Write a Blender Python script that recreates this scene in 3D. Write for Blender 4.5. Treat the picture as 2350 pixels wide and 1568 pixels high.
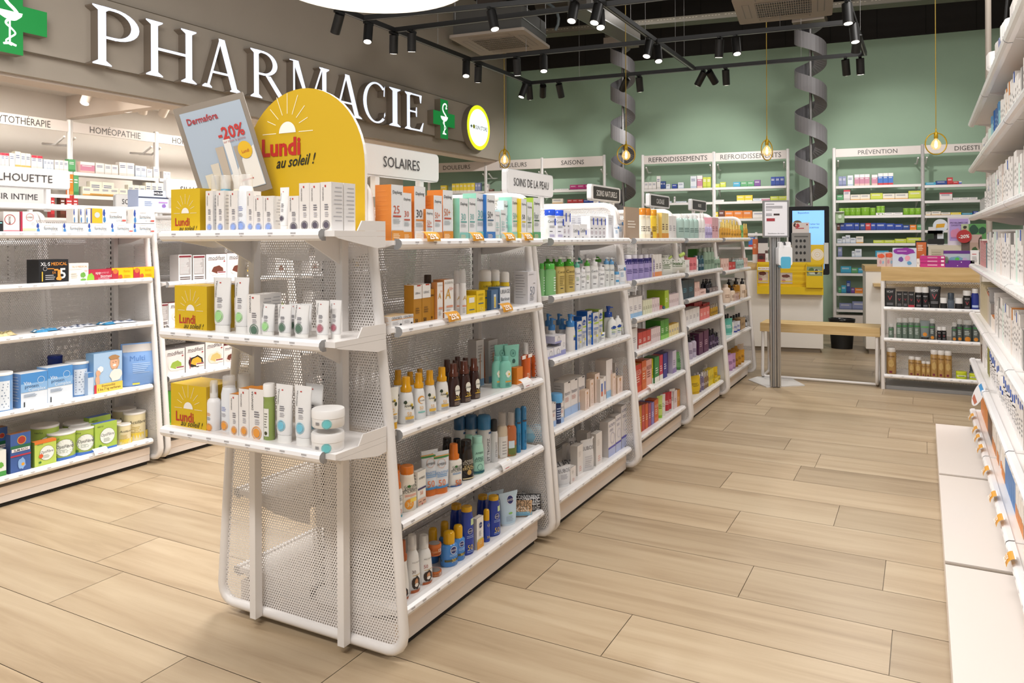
import bpy, math, random
import numpy as np
from mathutils import Matrix, Vector

for o in list(bpy.data.objects):
    bpy.data.objects.remove(o)
SC = bpy.context.scene
COL = SC.collection
R = math.radians

# ---------------------------------------------------------------- camera
F, CX, YH, ROLL, TH, H = 1760.0, 1175.0, 548.0, R(0.28), R(28.18), 1.3
cam = bpy.data.cameras.new('camera')
cam.sensor_width = 36
cam.lens = 36 * F / 2350
cam.shift_y = -(784 - YH) / 2350
cam.clip_start = 0.05
cam_o = bpy.data.objects.new('camera', cam)
cam_o.matrix_world = Matrix.Translation((0, 0, H)) @ Matrix.Rotation(TH, 4, 'Z') @ Matrix.Rotation(R(90), 4, 'X') @ Matrix.Rotation(-ROLL, 4, 'Z')
COL.objects.link(cam_o)
SC.camera = cam_o

# ---------------------------------------------------------------- world, exposure, lights
SC.view_settings.view_transform = 'Standard'
SC.view_settings.look = 'None'
SC.view_settings.gamma = 1
SC.view_settings.use_curve_mapping = False
SC.view_settings.exposure = 0.2
cy = SC.cycles
cy.use_denoising = True
cy.max_bounces = 6
cy.diffuse_bounces = 3
cy.glossy_bounces = 3
cy.transmission_bounces = 4
cy.transparent_max_bounces = 8
cy.caustics_reflective = cy.caustics_refractive = False
cy.sample_clamp_indirect = 4
cy.blur_glossy = 1
w = bpy.data.worlds.new('ambient_fill')  # even background fill added to soften the shop lighting
SC.world = w
w.use_nodes = True
w.node_tree.nodes['Background'].inputs[0].default_value = (1.0, 0.985, 0.97, 1)
w.node_tree.nodes['Background'].inputs[1].default_value = 0.42
WARM = (1.0, 0.965, 0.93)


def area(name, loc, sx, sy, power, target=None, col=WARM, shape='RECTANGLE', spread=None):
    l = bpy.data.lights.new(name, 'AREA')
    l.shape = shape
    l.size = sx
    l.size_y = sy
    l.energy = power
    l.color = col
    if spread:
        l.spread = spread
    o = bpy.data.objects.new(name, l)
    o.location = loc
    if target is not None:
        d = Vector(target) - Vector(loc)
        o.rotation_euler = d.to_track_quat('-Z', 'Y').to_euler()
    COL.objects.link(o)
    return o


def spot(name, loc, target, power, angle=50, blend=0.6, rad=0.04, col=WARM):
    l = bpy.data.lights.new(name, 'SPOT')
    l.energy = power
    l.color = col
    l.spot_size = R(angle)
    l.spot_blend = blend
    l.shadow_soft_size = rad
    o = bpy.data.objects.new(name, l)
    o.location = loc
    o.rotation_euler = (Vector(target) - Vector(loc)).to_track_quat('-Z', 'Y').to_euler()
    COL.objects.link(o)


# soft area fills added without fixtures to brighten aisles, alcove and counter
area('aisle_fill_right', (-0.55, 3.0, 4.2), 0.35, 5.0, 115, (-0.75, 3.0, 0))
area('aisle_fill_left', (-3.0, 1.6, 4.2), 0.35, 3.5, 100, (-2.9, 1.6, 0))
area('aisle_fill_far', (0.5, 6.6, 4.4), 0.8, 1.2, 75, (-0.9, 7.8, 0))
area('aisle_fill_front', (-1.2, -0.6, 3.6), 2.5, 0.4, 85, (-1.7, 2.4, 0.8))
for k_, y_ in enumerate((3.9, 6.15, 8.35)):
    area('alcove_fill_%d' % k_, (-6.95, y_, 2.845), 0.35, 1.6, 100, (-7.1, y_, 0), col=(1, .95, .88))  # extra fill added between the beams, no lamp stands there
area('back_counter_fill', (-1.0, 9.6, 4.3), 5.0, 0.3, 42, (-1.0, 9.9, 0))  # added wash over the counters, without a fixture

# ---------------------------------------------------------------- measuring helpers


def ray(px, py):
    dx, dy = px - CX, py - YH
    c, s = math.cos(ROLL), math.sin(ROLL)
    xc = (dx * c - dy * s) / F
    zc = -(dx * s + dy * c) / F
    return Vector((xc * math.cos(TH) - math.sin(TH), xc * math.sin(TH) + math.cos(TH), zc))


def hit(px, py, p0, n):
    r = ray(px, py)
    c = Vector((0, 0, H))
    t = (Vector(p0) - c).dot(n) / r.dot(n)
    return c + r * t


def at(px, py, x=None, y=None, z=None):
    if x is not None:
        return hit(px, py, (x, 0, 0), Vector((1, 0, 0)))
    if y is not None:
        return hit(px, py, (0, y, 0), Vector((0, 1, 0)))
    return hit(px, py, (0, 0, z), Vector((0, 0, 1)))


# ---------------------------------------------------------------- materials
MATS = {}
NAMED = {
    'white_metal': ('#ebe7e4', .35, 0), 'white_paint': ('#ece6df', .6, 0), 'rail': ('#f1efef', .22, 0),
    'black': ('#0d0c0b', .5, 0), 'dark': ('#1a1816', .7, 0), 'tick': ('#a9a5a5', .6, 0), 'slot': ('#14120f', .9, 0), 'black_gloss': ('#0b0b0d', .15, 0),
    'grey_fascia': ('#8f8271', .8, 0), 'fascia_edge': ('#6f6454', .7, 0), 'grey_metal': ('#8d8b8a', .4, .6),
    'steel': ('#b9bab9', .3, .8), 'green_wall': ('#8fb49a', .7, 0), 'ceiling_dark': ('#16130f', .9, 0),
    'band': ('#1c1814', .8, 0), 'brass': ('#c9a21c', .35, .3), 'cream': ('#e8d9cb', .7, 0), 'plinth': ('#e3d9d1', .4, 0),
    'taupe': ('#8d8172', .5, 0), 'silver': ('#9fa0a2', .35, .5), 'counter_white': ('#f0ebe3', .5, 0),
    'duct': ('#77736c', .4, .5), 'ac_panel': ('#9c9186', .6, 0), 'ink': ('#2a2728', .6, 0),
}


def lin(h):
    h = h.lstrip('#')
    if len(h) == 3:
        h = h[0] * 2 + h[1] * 2 + h[2] * 2
    v = [int(h[i:i + 2], 16) / 255 for i in (0, 2, 4)]
    return tuple(c / 12.92 if c <= .04045 else ((c + .055) / 1.055) ** 2.4 for c in v) + (1,)


def mat(key):
    if key in MATS:
        return MATS[key]
    m = bpy.data.materials.new(key.strip('#!~*'))
    m.use_nodes = True
    nt = m.node_tree
    b = nt.nodes['Principled BSDF']
    if key.startswith('!'):            # emitter  !rrggbb:strength
        hx, st = key[1:].split(':')
        b.inputs['Base Color'].default_value = lin(hx)
        b.inputs['Emission Color'].default_value = lin(hx)
        b.inputs['Emission Strength'].default_value = float(st)
        m.cycles.emission_sampling = 'NONE'
    elif key.startswith('~'):          # clear plastic tinted ~rrggbb
        b.inputs['Base Color'].default_value = lin(key[1:])
        b.inputs['Roughness'].default_value = .12
        b.inputs['Alpha'].default_value = .38
    else:
        hx, ro, me = NAMED.get(key, (key, .42, 0))
        if key.startswith('*'):        # glossy plastic
            hx, ro = key[1:], .18
        b.inputs['Base Color'].default_value = lin(hx)
        b.inputs['Roughness'].default_value = ro
        b.inputs['Metallic'].default_value = me
    MATS[key] = m
    return m


def nodes(m):
    nt = m.node_tree
    return nt, nt.nodes['Principled BSDF'], (lambda t, **k: _nn(nt, t, k))


def _nn(nt, t, k):
    n = nt.nodes.new(t)
    for a, v in k.items():
        setattr(n, a, v)
    return n


def wood_material(name, c1, c2, c3, axis, scale=1.0, attr=False, rough=.45):
    m = bpy.data.materials.new(name)
    m.use_nodes = True
    nt, b, N = nodes(m)
    L = nt.links.new
    tc = N('ShaderNodeTexCoord')
    mp = N('ShaderNodeMapping')
    sc = [14 * scale, 14 * scale, 14 * scale]
    sc[axis] = 1.1 * scale
    mp.inputs['Scale'].default_value = sc
    L(tc.outputs['Object'], mp.inputs['Vector'])
    vec = mp.outputs[0]
    if attr:
        at_ = N('ShaderNodeAttribute', attribute_name='rnd')
        sca = N('ShaderNodeVectorMath', operation='SCALE')
        sca.inputs['Scale'].default_value = 37.0
        L(at_.outputs['Color'], sca.inputs[0])
        ad = N('ShaderNodeVectorMath', operation='ADD')
        L(vec, ad.inputs[0])
        L(sca.outputs[0], ad.inputs[1])
        vec = ad.outputs[0]
    n1 = N('ShaderNodeTexNoise')
    n1.inputs['Scale'].default_value = 1.0
    n1.inputs['Detail'].default_value = 7
    n1.inputs['Roughness'].default_value = .62
    n1.inputs['Distortion'].default_value = .6
    L(vec, n1.inputs['Vector'])
    n2 = N('ShaderNodeTexNoise')
    n2.inputs['Scale'].default_value = .22
    n2.inputs['Detail'].default_value = 3
    n2.inputs['Distortion'].default_value = 1.5
    L(vec, n2.inputs['Vector'])
    mx = N('ShaderNodeMath', operation='MULTIPLY_ADD')
    mx.inputs[1].default_value = .55
    L(n1.outputs[0], mx.inputs[0])
    m2 = N('ShaderNodeMath', operation='MULTIPLY')
    m2.inputs[1].default_value = .45
    L(n2.outputs[0], m2.inputs[0])
    L(m2.outputs[0], mx.inputs[2])
    cr = N('ShaderNodeValToRGB')
    e = cr.color_ramp.elements
    e[0].position, e[0].color = .34, lin(c1)
    e[1].position, e[1].color = .62, lin(c3)
    k = e.new(.47)
    k.color = lin(c2)
    L(mx.outputs[0], cr.inputs[0])
    out = cr.outputs[0]
    if attr:
        hs = N('ShaderNodeHueSaturation')
        mr = N('ShaderNodeMapRange')
        mr.inputs['To Min'].default_value = .9
        mr.inputs['To Max'].default_value = 1.07
        L(at_.outputs['Fac'], mr.inputs['Value'])
        L(mr.outputs[0], hs.inputs['Value'])
        L(out, hs.inputs['Color'])
        out = hs.outputs[0]
    L(out, b.inputs['Base Color'])
    b.inputs['Roughness'].default_value = rough
    return m


def plaster(name, col, rough=.75, bump=.02, vary=.05):
    m = bpy.data.materials.new(name)
    m.use_nodes = True
    nt, b, N = nodes(m)
    L = nt.links.new
    tc = N('ShaderNodeTexCoord')
    n = N('ShaderNodeTexNoise')
    n.inputs['Scale'].default_value = 3
    n.inputs['Detail'].default_value = 4
    L(tc.outputs['Object'], n.inputs['Vector'])
    hs = N('ShaderNodeHueSaturation')
    hs.inputs['Color'].default_value = lin(col)
    mr = N('ShaderNodeMapRange')
    mr.inputs['To Min'].default_value = 1 - vary
    mr.inputs['To Max'].default_value = 1 + vary
    L(n.outputs[0], mr.inputs['Value'])
    L(mr.outputs[0], hs.inputs['Value'])
    L(hs.outputs[0], b.inputs['Base Color'])
    b.inputs['Roughness'].default_value = rough
    return m


MATS['floor'] = wood_material('oak_tile', '#9a8468', '#ae987b', '#bca88b', 0, 1.0, True, .38)
MATS['oak'] = wood_material('oak_veneer', '#b4935f', '#c9a973', '#d8bd8c', 0, 1.6, False, .5)
MATS['green_wall'] = plaster('green_plaster', '#9cb69e')
MATS['grey_fascia'] = plaster('taupe_fascia', '#b6ab9d')
MATS['alcove'] = plaster('alcove_plaster', '#efe7de')
MATS['grout'] = mat('#8f7c62')


# ---------------------------------------------------------------- mesh builder
class MB:
    def __init__(s):
        s.v, s.f, s.m, s.sm = [], [], [], []
        s.mats = []

    def mi(s, key):
        if key not in s.mats:
            s.mats.append(key)
        return s.mats.index(key)

    def add(s, vs, fs, key, smooth=False):
        o = len(s.v)
        s.v += [tuple(v) for v in vs]
        k = s.mi(key)
        for f in fs:
            s.f.append([i + o for i in f])
            s.m.append(k)
            s.sm.append(smooth)
        return s

    def box(s, x0, y0, z0, x1, y1, z1, key, keys=None):
        """keys: optional dict side->material, sides -y +y -x +x -z +z"""
        v = [(x0, y0, z0), (x1, y0, z0), (x1, y1, z0), (x0, y1, z0), (x0, y0, z1), (x1, y0, z1), (x1, y1, z1), (x0, y1, z1)]
        fs = {'-z': (3, 2, 1, 0), '+z': (4, 5, 6, 7), '-y': (0, 1, 5, 4), '+x': (1, 2, 6, 5), '+y': (2, 3, 7, 6), '-x': (3, 0, 4, 7)}
        if not keys:
            return s.add(v, list(fs.values()), key)
        o = len(s.v)
        s.v += v
        for n, f in fs.items():
            s.f.append([i + o for i in f])
            s.m.append(s.mi(keys.get(n, key)))
            s.sm.append(False)
        return s

    def rbox(s, x0, y0, z0, x1, y1, z1, r, key, n=4, axis=1):
        """box with rounded corners seen along axis (prism)"""
        if axis == 1:
            pts = rrect(x0, z0, x1, z1, r, n)
            return s.prism([(p[0], y0, p[1]) for p in pts], (0, y1 - y0, 0), key)
        if axis == 0:
            pts = rrect(y0, z0, y1, z1, r, n)
            return s.prism([(x0, p[0], p[1]) for p in pts], (x1 - x0, 0, 0), key)
        pts = rrect(x0, y0, x1, y1, r, n)
        return s.prism([(p[0], p[1], z0) for p in pts], (0, 0, z1 - z0), key)

    def prism(s, pts, d, key, smooth=False, cap=None):
        n = len(pts)
        q = [(p[0] + d[0], p[1] + d[1], p[2] + d[2]) for p in pts]
        s.add(list(pts) + q, [(i, (i + 1) % n, n + (i + 1) % n, n + i) for i in range(n)], key, smooth)
        s.add(list(pts), [tuple(range(n))[::-1]], cap or key)
        s.add(q, [tuple(range(n))], cap or key)
        return s

    def rings(s, rings, key, smooth=True, cap0=True, cap1=True, closed=False):
        n = len(rings[0])
        vs = [p for r in rings for p in r]
        fs = []
        m = len(rings)
        for j in range(m if closed else m - 1):
            a, b = j * n, ((j + 1) % m) * n
            fs += [(a + i, a + (i + 1) % n, b + (i + 1) % n, b + i) for i in range(n)]
        s.add(vs, fs, key, smooth)
        if not closed:
            if cap0:
                s.add(rings[0], [tuple(range(n))[::-1]], key)
            if cap1:
                s.add(rings[-1], [tuple(range(n))], key)
        return s

    def lathe(s, prof, key, n=14, c=(0, 0), sx=1, sy=1, cap0=True, cap1=True, smooth=True):
        """prof: (r, z) list"""
        rs = [[(c[0] + r * sx * math.cos(2 * math.pi * i / n), c[1] + r * sy * math.sin(2 * math.pi * i / n), z) for i in range(n)] for r, z in prof]
        return s.rings(rs, key, smooth, cap0, cap1)

    def cyl(s, p0, p1, r, key, n=12, r1=None, smooth=True):
        p0, p1 = Vector(p0), Vector(p1)
        d = (p1 - p0).normalized()
        u = d.orthogonal().normalized()
        v = d.cross(u)
        rr = []
        for p, q in ((p0, r), (p1, r if r1 is None else r1)):
            rr.append([p + u * q * math.cos(2 * math.pi * i / n) + v * q * math.sin(2 * math.pi * i / n) for i in range(n)])
        return s.rings(rr, key, smooth)

    def tube(s, pts, r, key, n=8, closed=False, up=None):
        pts = [Vector(p) for p in pts]
        m = len(pts)
        rr = []
        u = None
        for i, p in enumerate(pts):
            a = pts[(i - 1) % m] if (closed or i > 0) else p
            b = pts[(i + 1) % m] if (closed or i < m - 1) else p
            d = (b - a).normalized()
            if up is not None:
                u = Vector(up)
                u = (u - d * u.dot(d)).normalized()
            elif u is None:
                u = d.orthogonal().normalized()
            else:
                u = (u - d * u.dot(d)).normalized()
            v = d.cross(u)
            rr.append([p + u * r * math.cos(2 * math.pi * k / n) + v * r * math.sin(2 * math.pi * k / n) for k in range(n)])
        return s.rings(rr, key, True, closed=closed)

    def torus(s, c, R_, r, key, n=32, k=8, axis=(0, 1, 0)):
        ax = Vector(axis).normalized()
        u = ax.orthogonal().normalized()
        v = ax.cross(u)
        c = Vector(c)
        return s.tube([c + u * R_ * math.cos(2 * math.pi * i / n) + v * R_ * math.sin(2 * math.pi * i / n) for i in range(n)], r, key, k, True, up=ax)

    def flat(s, pts, key):
        return s.add(pts, [tuple(range(len(pts)))], key)

    def data(s, name='mesh'):
        me = bpy.data.meshes.new(name)
        me.from_pydata(s.v, [], s.f)
        for k in s.mats:
            me.materials.append(mat(k))
        me.polygons.foreach_set('material_index', s.m)
        me.polygons.foreach_set('use_smooth', s.sm)
        me.update()
        return me


def rrect(x0, z0, x1, z1, r, n=4):
    pts = []
    for cx, cz, a0 in ((x1 - r, z0 + r, -90), (x1 - r, z1 - r, 0), (x0 + r, z1 - r, 90), (x0 + r, z0 + r, 180)):
        for i in range(n + 1):
            a = R(a0 + 90 * i / n)
            pts.append((cx + r * math.cos(a), cz + r * math.sin(a)))
    return pts


def obj(name, me, parent=None, loc=None, rz=None, mtx=None):
    if isinstance(me, MB):
        me = me.data(name)
    o = bpy.data.objects.new(name, me)
    COL.objects.link(o)
    if parent is not None:
        o.parent = parent
    if loc is not None:
        o.location = loc
    if rz is not None:
        o.rotation_euler = (0, 0, rz)
    if mtx is not None:
        o.matrix_world = mtx
    return o


def tag(o, label, cat, group=None, kind=None):
    if label:
        o['label'] = label
    if cat:
        o['category'] = cat
    if group:
        o['group'] = group
    if kind:
        o['kind'] = kind
    return o


def thing(name, label, cat, loc=(0, 0, 0), rz=0, group=None, mtx=None):
    o = bpy.data.objects.new(name, None)
    o.empty_display_size = .05
    COL.objects.link(o)
    o.location = loc
    o.rotation_euler = (0, 0, rz)
    if mtx is not None:
        o.matrix_world = mtx
    return tag(o, label, cat, group)


def struct(name, mb, **k):
    o = obj(name, mb, **k)
    o['kind'] = 'structure'
    return o


# ---------------------------------------------------------------- lettering
TXT = {}


def text2d(s, bold=0.0, shear=0.0):
    """(verts 2d, faces, width, height) of a string, cap height about 1"""
    k = (s, bold, shear)
    if k not in TXT:
        c = bpy.data.curves.new('t', 'FONT')
        c.body = s
        c.size = 1.0
        c.resolution_u = 2
        c.shear = shear
        c.offset = bold
        o = bpy.data.objects.new('t', c)
        COL.objects.link(o)
        bpy.context.view_layer.update()
        me = bpy.data.meshes.new_from_object(o)
        v = [(p.co.x / .73, p.co.y / .73) for p in me.vertices]
        f = [tuple(p.vertices) for p in me.polygons]
        bpy.data.objects.remove(o)
        bpy.data.curves.remove(c)
        if not v:
            v, f = [(0, 0)], []
        x0 = min(p[0] for p in v)
        x1 = max(p[0] for p in v)
        TXT[k] = ([(p[0] - (x0 + x1) / 2, p[1]) for p in v], f, x1 - x0)
    return TXT[k]


def put_text(mb, s, key, origin, ex, ez, size, maxw=None, bold=0., shear=0., warp=None, xs=1.0, out=.0006):
    """flat lettering centred at origin; ex reading direction, ez up; size = cap height"""
    v, f, wd = text2d(s, bold, shear)
    ex, ez, og = Vector(ex), Vector(ez), Vector(origin)
    sx = size * xs
    if maxw and wd * sx > maxw:
        sx = maxw / wd
    nrm = ex.cross(ez) if warp is None else None
    vs = []
    for x, y in v:
        p = og + ex * (x * sx) + ez * ((y - .5) * size)
        vs.append(warp(p) if warp else p + nrm * out)
    mb.add(vs, f, key)


print('core ready')
# ================================================================ ROOM
XF = -6.2          # fascia plane
WA = R(6.6)        # back wall direction
BU = Vector((math.cos(WA), math.sin(WA), 0))      # along back wall
BN = Vector((math.sin(WA), -math.cos(WA), 0))     # towards the room
BO = Vector((-1.105, 11.74, 0))                   # origin on the wall shelving front
WO = BO - BN * 0.42                               # on the wall itself


def bw(u, off=0, z=0):
    return BO + BU * u + BN * off + Vector((0, 0, z))


def build_floor():
    random.seed(5)
    pitch, L_, y0 = 0.2985, 1.21, 1.93
    known = {0: -2.953, 1: -.889, 2: -1.304, 3: -.595, 4: -1.346, 5: -.77, 6: -.36, 9: -.544, 10: -.755, -1: -2.77, -2: -2.03}
    mb = MB()
    rn = []
    g = .0012
    for k in range(-12, 36):
        ya, yb = y0 + k * pitch, y0 + (k + 1) * pitch
        off = known.get(k, random.uniform(0, L_))
        i0 = int((-9.2 - off) / L_) - 1
        x = off + i0 * L_
        while x < 4.6:
            a, b = max(x, -9.2), min(x + L_, 4.6)
            if b - a > .02:
                mb.add([(a + g, ya + g, 0), (b - g, ya + g, 0), (b - g, yb - g, 0), (a + g, yb - g, 0)], [(0, 1, 2, 3)], 'floor')
                rn.append(random.random())
            x += L_
    mb.add([(-9.2, -1.7, -.004), (4.6, -1.7, -.004), (4.6, 12.7, -.004), (-9.2, 12.7, -.004)], [(0, 1, 2, 3)], 'grout')
    rn.append(.5)
    me = mb.data('floor')
    a = me.attributes.new('rnd', 'FLOAT', 'FACE')
    a.data.foreach_set('value', rn)
    o = struct('floor', me)


build_floor()


def build_shell():
    mb = MB()
    a, b = WO + BU * -8.5, WO + BU * 5.5
    t = BN * -.15
    mb.prism([a, b, b + t, a + t], (0, 0, 4.15), 'green_wall')
    struct('wall_back', mb)
    mb = MB()
    up = Vector((0, 0, 4.15))
    f = BN * .03
    mb.prism([a + up + f, b + up + f, b + t + up, a + t + up], (0, 0, .95), 'band')
    for u in np.arange(-5, 4, .62):
        p = WO + BU * u + BN * .034 + Vector((0, 0, 4.16))
        mb.prism([p, p + BU * .012, p + BU * .012 + BN * -.01, p + BN * -.01], (0, 0, .93), 'slot')
    struct('trim_1', mb)
    mb = MB()
    mb.box(-9.2, -1.8, 5.05, 4.6, 13, 5.2, 'ceiling_dark')
    struct('ceiling', mb)
    mb = MB()
    ye = at(1163, 300, x=XF).y
    mb.box(XF - .18, -1.8, 2.60, XF, ye, 5.05, 'grey_fascia')
    mb.box(XF, -1.8, 2.78, XF + .05, ye - 1.0, 3.36, 'grey_fascia')     # raised sign board
    mb.box(XF + .046, -1.8, 3.36, XF + .0535, ye - 1.0, 3.366, 'fascia_edge')
    mb.box(XF + .046, -1.8, 2.774, XF + .0535, ye - 1.0, 2.78, 'fascia_edge')
    struct('wall_left', mb)
    mb = MB()
    mb.box(-8.1, -1.8, 2.85, XF - .18, 11.6, 2.92, 'alcove')
    mb.box(XF - .3, -1.8, 2.58, XF - .06, ye, 2.60, 'cream')
    mb.box(XF - .3, -1.8, 2.6, XF - .18, 11.3, 2.85, 'cream')
    for y in (.4, 2.75, 5.0, 7.2, 9.4):
        mb.box(-8.1, y, 2.62, XF - .3, y + .13, 2.86, 'cream')
    struct('trim_2', mb)
    mb = MB()
    mb.box(-8.25, -1.8, 0, -8.1, 11.05, 2.92, 'alcove')
    struct('wall_alcove', mb)
    mb = MB()
    mb.box(4.45, -1.8, 0, 4.6, 12.7, 5.05, 'white_paint')
    struct('wall_right', mb)


build_shell()

# ================================================================ SHELVING
HEXC = {}


def perforated(inside, u0, u1, v0, v1, pitch, place, key='white_metal', hole=.31):
    """sheet of hexagonal cells, each with a hole; place(u,v) -> xyz arrays"""
    du, dv = pitch, pitch * math.sqrt(3) / 2
    us, vs = [], []
    for j, v in enumerate(np.arange(v0, v1, dv)):
        u = np.arange(u0 + (du / 2 if j % 2 else 0), u1, du)
        ok = inside(u, np.full_like(u, v))
        us.append(u[ok])
        vs.append(np.full(ok.sum(), v))
    cu, cv = np.concatenate(us), np.concatenate(vs)
    a = np.radians(np.arange(6) * 60 + 30)
    ro, ri = pitch / math.sqrt(3), pitch * hole
    ou = cu[:, None] + ro * np.cos(a)
    ov = cv[:, None] + ro * np.sin(a)
    iu = cu[:, None] + ri * np.cos(a)
    iv = cv[:, None] + ri * np.sin(a)
    n = len(cu)
    key_ = np.round(np.stack([ou.ravel(), ov.ravel()], 1) / (pitch / 8)).astype(np.int64)
    _, first, inv = np.unique(key_, axis=0, return_index=True, return_inverse=True)
    inv = inv.ravel().reshape(n, 6)
    U = np.concatenate([ou.ravel()[first], iu.ravel()])
    V = np.concatenate([ov.ravel()[first], iv.ravel()])
    base = len(first) + np.arange(n)[:, None] * 6 + np.arange(6)
    q = np.stack([inv, np.roll(inv, -1, 1), np.roll(base, -1, 1), base], 2).reshape(-1, 4)
    co = np.stack(place(U, V), 1).astype(np.float32)
    me = bpy.data.meshes.new('perforated')
    me.vertices.add(len(co))
    me.vertices.foreach_set('co', co.ravel())
    me.loops.add(len(q) * 4)
    me.loops.foreach_set('vertex_index', q.ravel().astype(np.int32))
    me.polygons.add(len(q))
    me.polygons.foreach_set('loop_start', np.arange(0, len(q) * 4, 4, dtype=np.int32))
    me.materials.append(mat(key))
    me.update(calc_edges=True)
    return me


FZ = [.095, .315, .705, .967, 1.286, 1.425]
FW = [.392, .374, .342, .312, .279, .262]


def frame_path(y):
    pts = [(0, .036)]
    for i in range(5):
        a = R(-90 + 90 * i / 4)
        pts.append((.335 + .057 * math.cos(a), .093 + .057 * math.sin(a)))
    pts += list(zip(FW[1:], FZ[1:]))
    for i in range(1, 6):
        a = R(90 * i / 5)
        pts.append((.192 + .07 * math.cos(a), 1.425 + .06 * math.sin(a)))
    full = pts + [(-p[0], p[1]) for p in pts[::-1] if p[0] > 1e-6]
    return [(p[0], y, p[1]) for p in full]


def in_frame(u, v):
    w = np.interp(v, [.036, .05, .095] + FZ[1:] + [1.46, 1.485], [.33, .375, .392] + FW[1:] + [.245, .19])
    return (np.abs(u) < w - .006) & (v > .045) & (v < 1.478)


ME_FRAME = MB().tube(frame_path(0), .0165, 'white_metal', 9, True, up=(0, 1, 0)).data('frame')
ME_SIDE = perforated(in_frame, -.40, .40, .04, 1.49, .0098, lambda u, v: (u, u * 0, v), hole=.335)
ME_BACK = perforated(lambda u, v: (u > .035) & (u < .965), 0, 1.0, .13, 1.42, .0108, lambda u, v: (u * 0, u, v), hole=.36)


def upright_mesh(h, w=.026, d=.03, z0=.03):
    mb = MB().box(-w / 2, -d, z0, w / 2, 0, h, 'white_metal')
    for z in np.arange(z0 + .03, h - .03, .0305):
        x = -w / 2 - .0035
        mb.flat([(x - .002, -.003, z), (x + .0035, -.003, z), (x + .0035, -.003, z + .017), (x - .002, -.003, z + .017)], 'slot')
    return mb


PR = [(-.006, -.028), (.010, -.028), (.020, -.022), (.025, -.012), (.023, -.002), (.014, .005), (-.004, .006)]


def rail_mesh(L, seed=0, key='rail'):
    """price rail along +x, outwards -y, origin at plate top front edge"""
    rd = random.Random(seed)
    mb = MB()
    mb.prism([(0, -a, b) for a, b in PR], (L, 0, 0), key, False, 'silver')
    x = rd.uniform(.03, .08)
    while x < L - .05:
        for k, (h, wd) in enumerate(((.0045, .020), (.0016, .014))):
            zc = -.006 - k * .0065
            yo = -.0252
            x0 = x + (.02 - wd) / 2
            n = 5 if k == 0 else 1
            for i in range(n):
                a = x0 + wd * i / n
                mb.flat([(a, yo, zc - h / 2), (a + wd / n * .7, yo, zc - h / 2), (a + wd / n * .7, yo + h * .1, zc + h / 2), (a, yo + h * .1, zc + h / 2)], 'tick')
        x += rd.uniform(.055, .12)
    return mb.data('price_rail')


RAILS = [rail_mesh(1.0, i) for i in range(5)]
RAILS12 = [rail_mesh(1.19, 10 + i) for i in range(3)]


def plate_mesh(L, depth, br=.055):
    """plate front edge at y=0, back at +depth, top z=0"""
    mb = MB().box(0, 0, -.014, L, depth, 0, 'white_metal')
    for x in (0, L - .004):
        mb.prism([(x, .01, -.014), (x, depth, -.014), (x, depth, -.014 - br), (x, depth * .55, -.014 - br * .8)], (.004, 0, 0), 'white_metal')
    return mb.data('shelf')


ME_PLATE = plate_mesh(1.0, .33)
ME_PLATE12 = plate_mesh(1.19, .38)
ME_UP = upright_mesh(1.40).data('upright')
ORD = ['first', 'second', 'third', 'fourth', 'fifth', 'sixth', 'seventh', 'eighth', 'ninth', 'tenth', 'eleventh', 'twelfth', 'thirteenth',
       'fourteenth', 'fifteenth', 'sixteenth', 'seventeenth', 'eighteenth', 'nineteenth', 'twentieth']
ORD += ['%s-%s' % (a_, b_) for a_ in ('twenty', 'thirty', 'forty') for b_ in ORD[:9]]


def gondola(xc, y0, levels, label, group, sides=(1,), far=1.0, left_levels=None, top=False):
    t = thing('gondola_shelf_unit', label, 'shelf', (xc, y0, 0), 0, group)
    for y in (-.03, far + .03):
        obj('end_frame', ME_FRAME, t, (0, y, 0))
        obj('side_panel', ME_SIDE, t, (0, y, 0))
    for x in (-.03, .03):
        b = obj('back_panel', ME_BACK, t, (x, 0, 0))
        b.scale = (1, far, 1)
    for y in (.022, far - .022):
        obj('upright', ME_UP, t, (.04, y, 0), R(90))
    for sd in sides:
        lv = levels if sd == 1 else (left_levels or levels)
        for i, z in enumerate(lv):
            if sd == 1:
                s = obj('shelf', ME_PLATE, t, (.345, 0, z + .028), R(90))
            else:
                s = obj('shelf', ME_PLATE, t, (-.345, far, z + .028), R(-90))
            s.scale = (far, 1, 1)
            obj('price_rail', RAILS[(i + int(y0 * 3)) % 5], s)
    mb = MB()
    mb.box(-.335, 0, .022, .335, far, .100, 'plinth')
    mb.box(-.325, 0.01, .002, .325, far - .01, .022, 'dark')
    if left_levels is None:
        mb.box(.335, 0, .060, .337, far, .100, 'cream')
    obj('plinth', mb, t)
    if top:
        obj('top_panel', MB().box(-.1, 0, 1.475, .13, far, 1.5, 'white_metal'), t)
    return t


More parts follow.
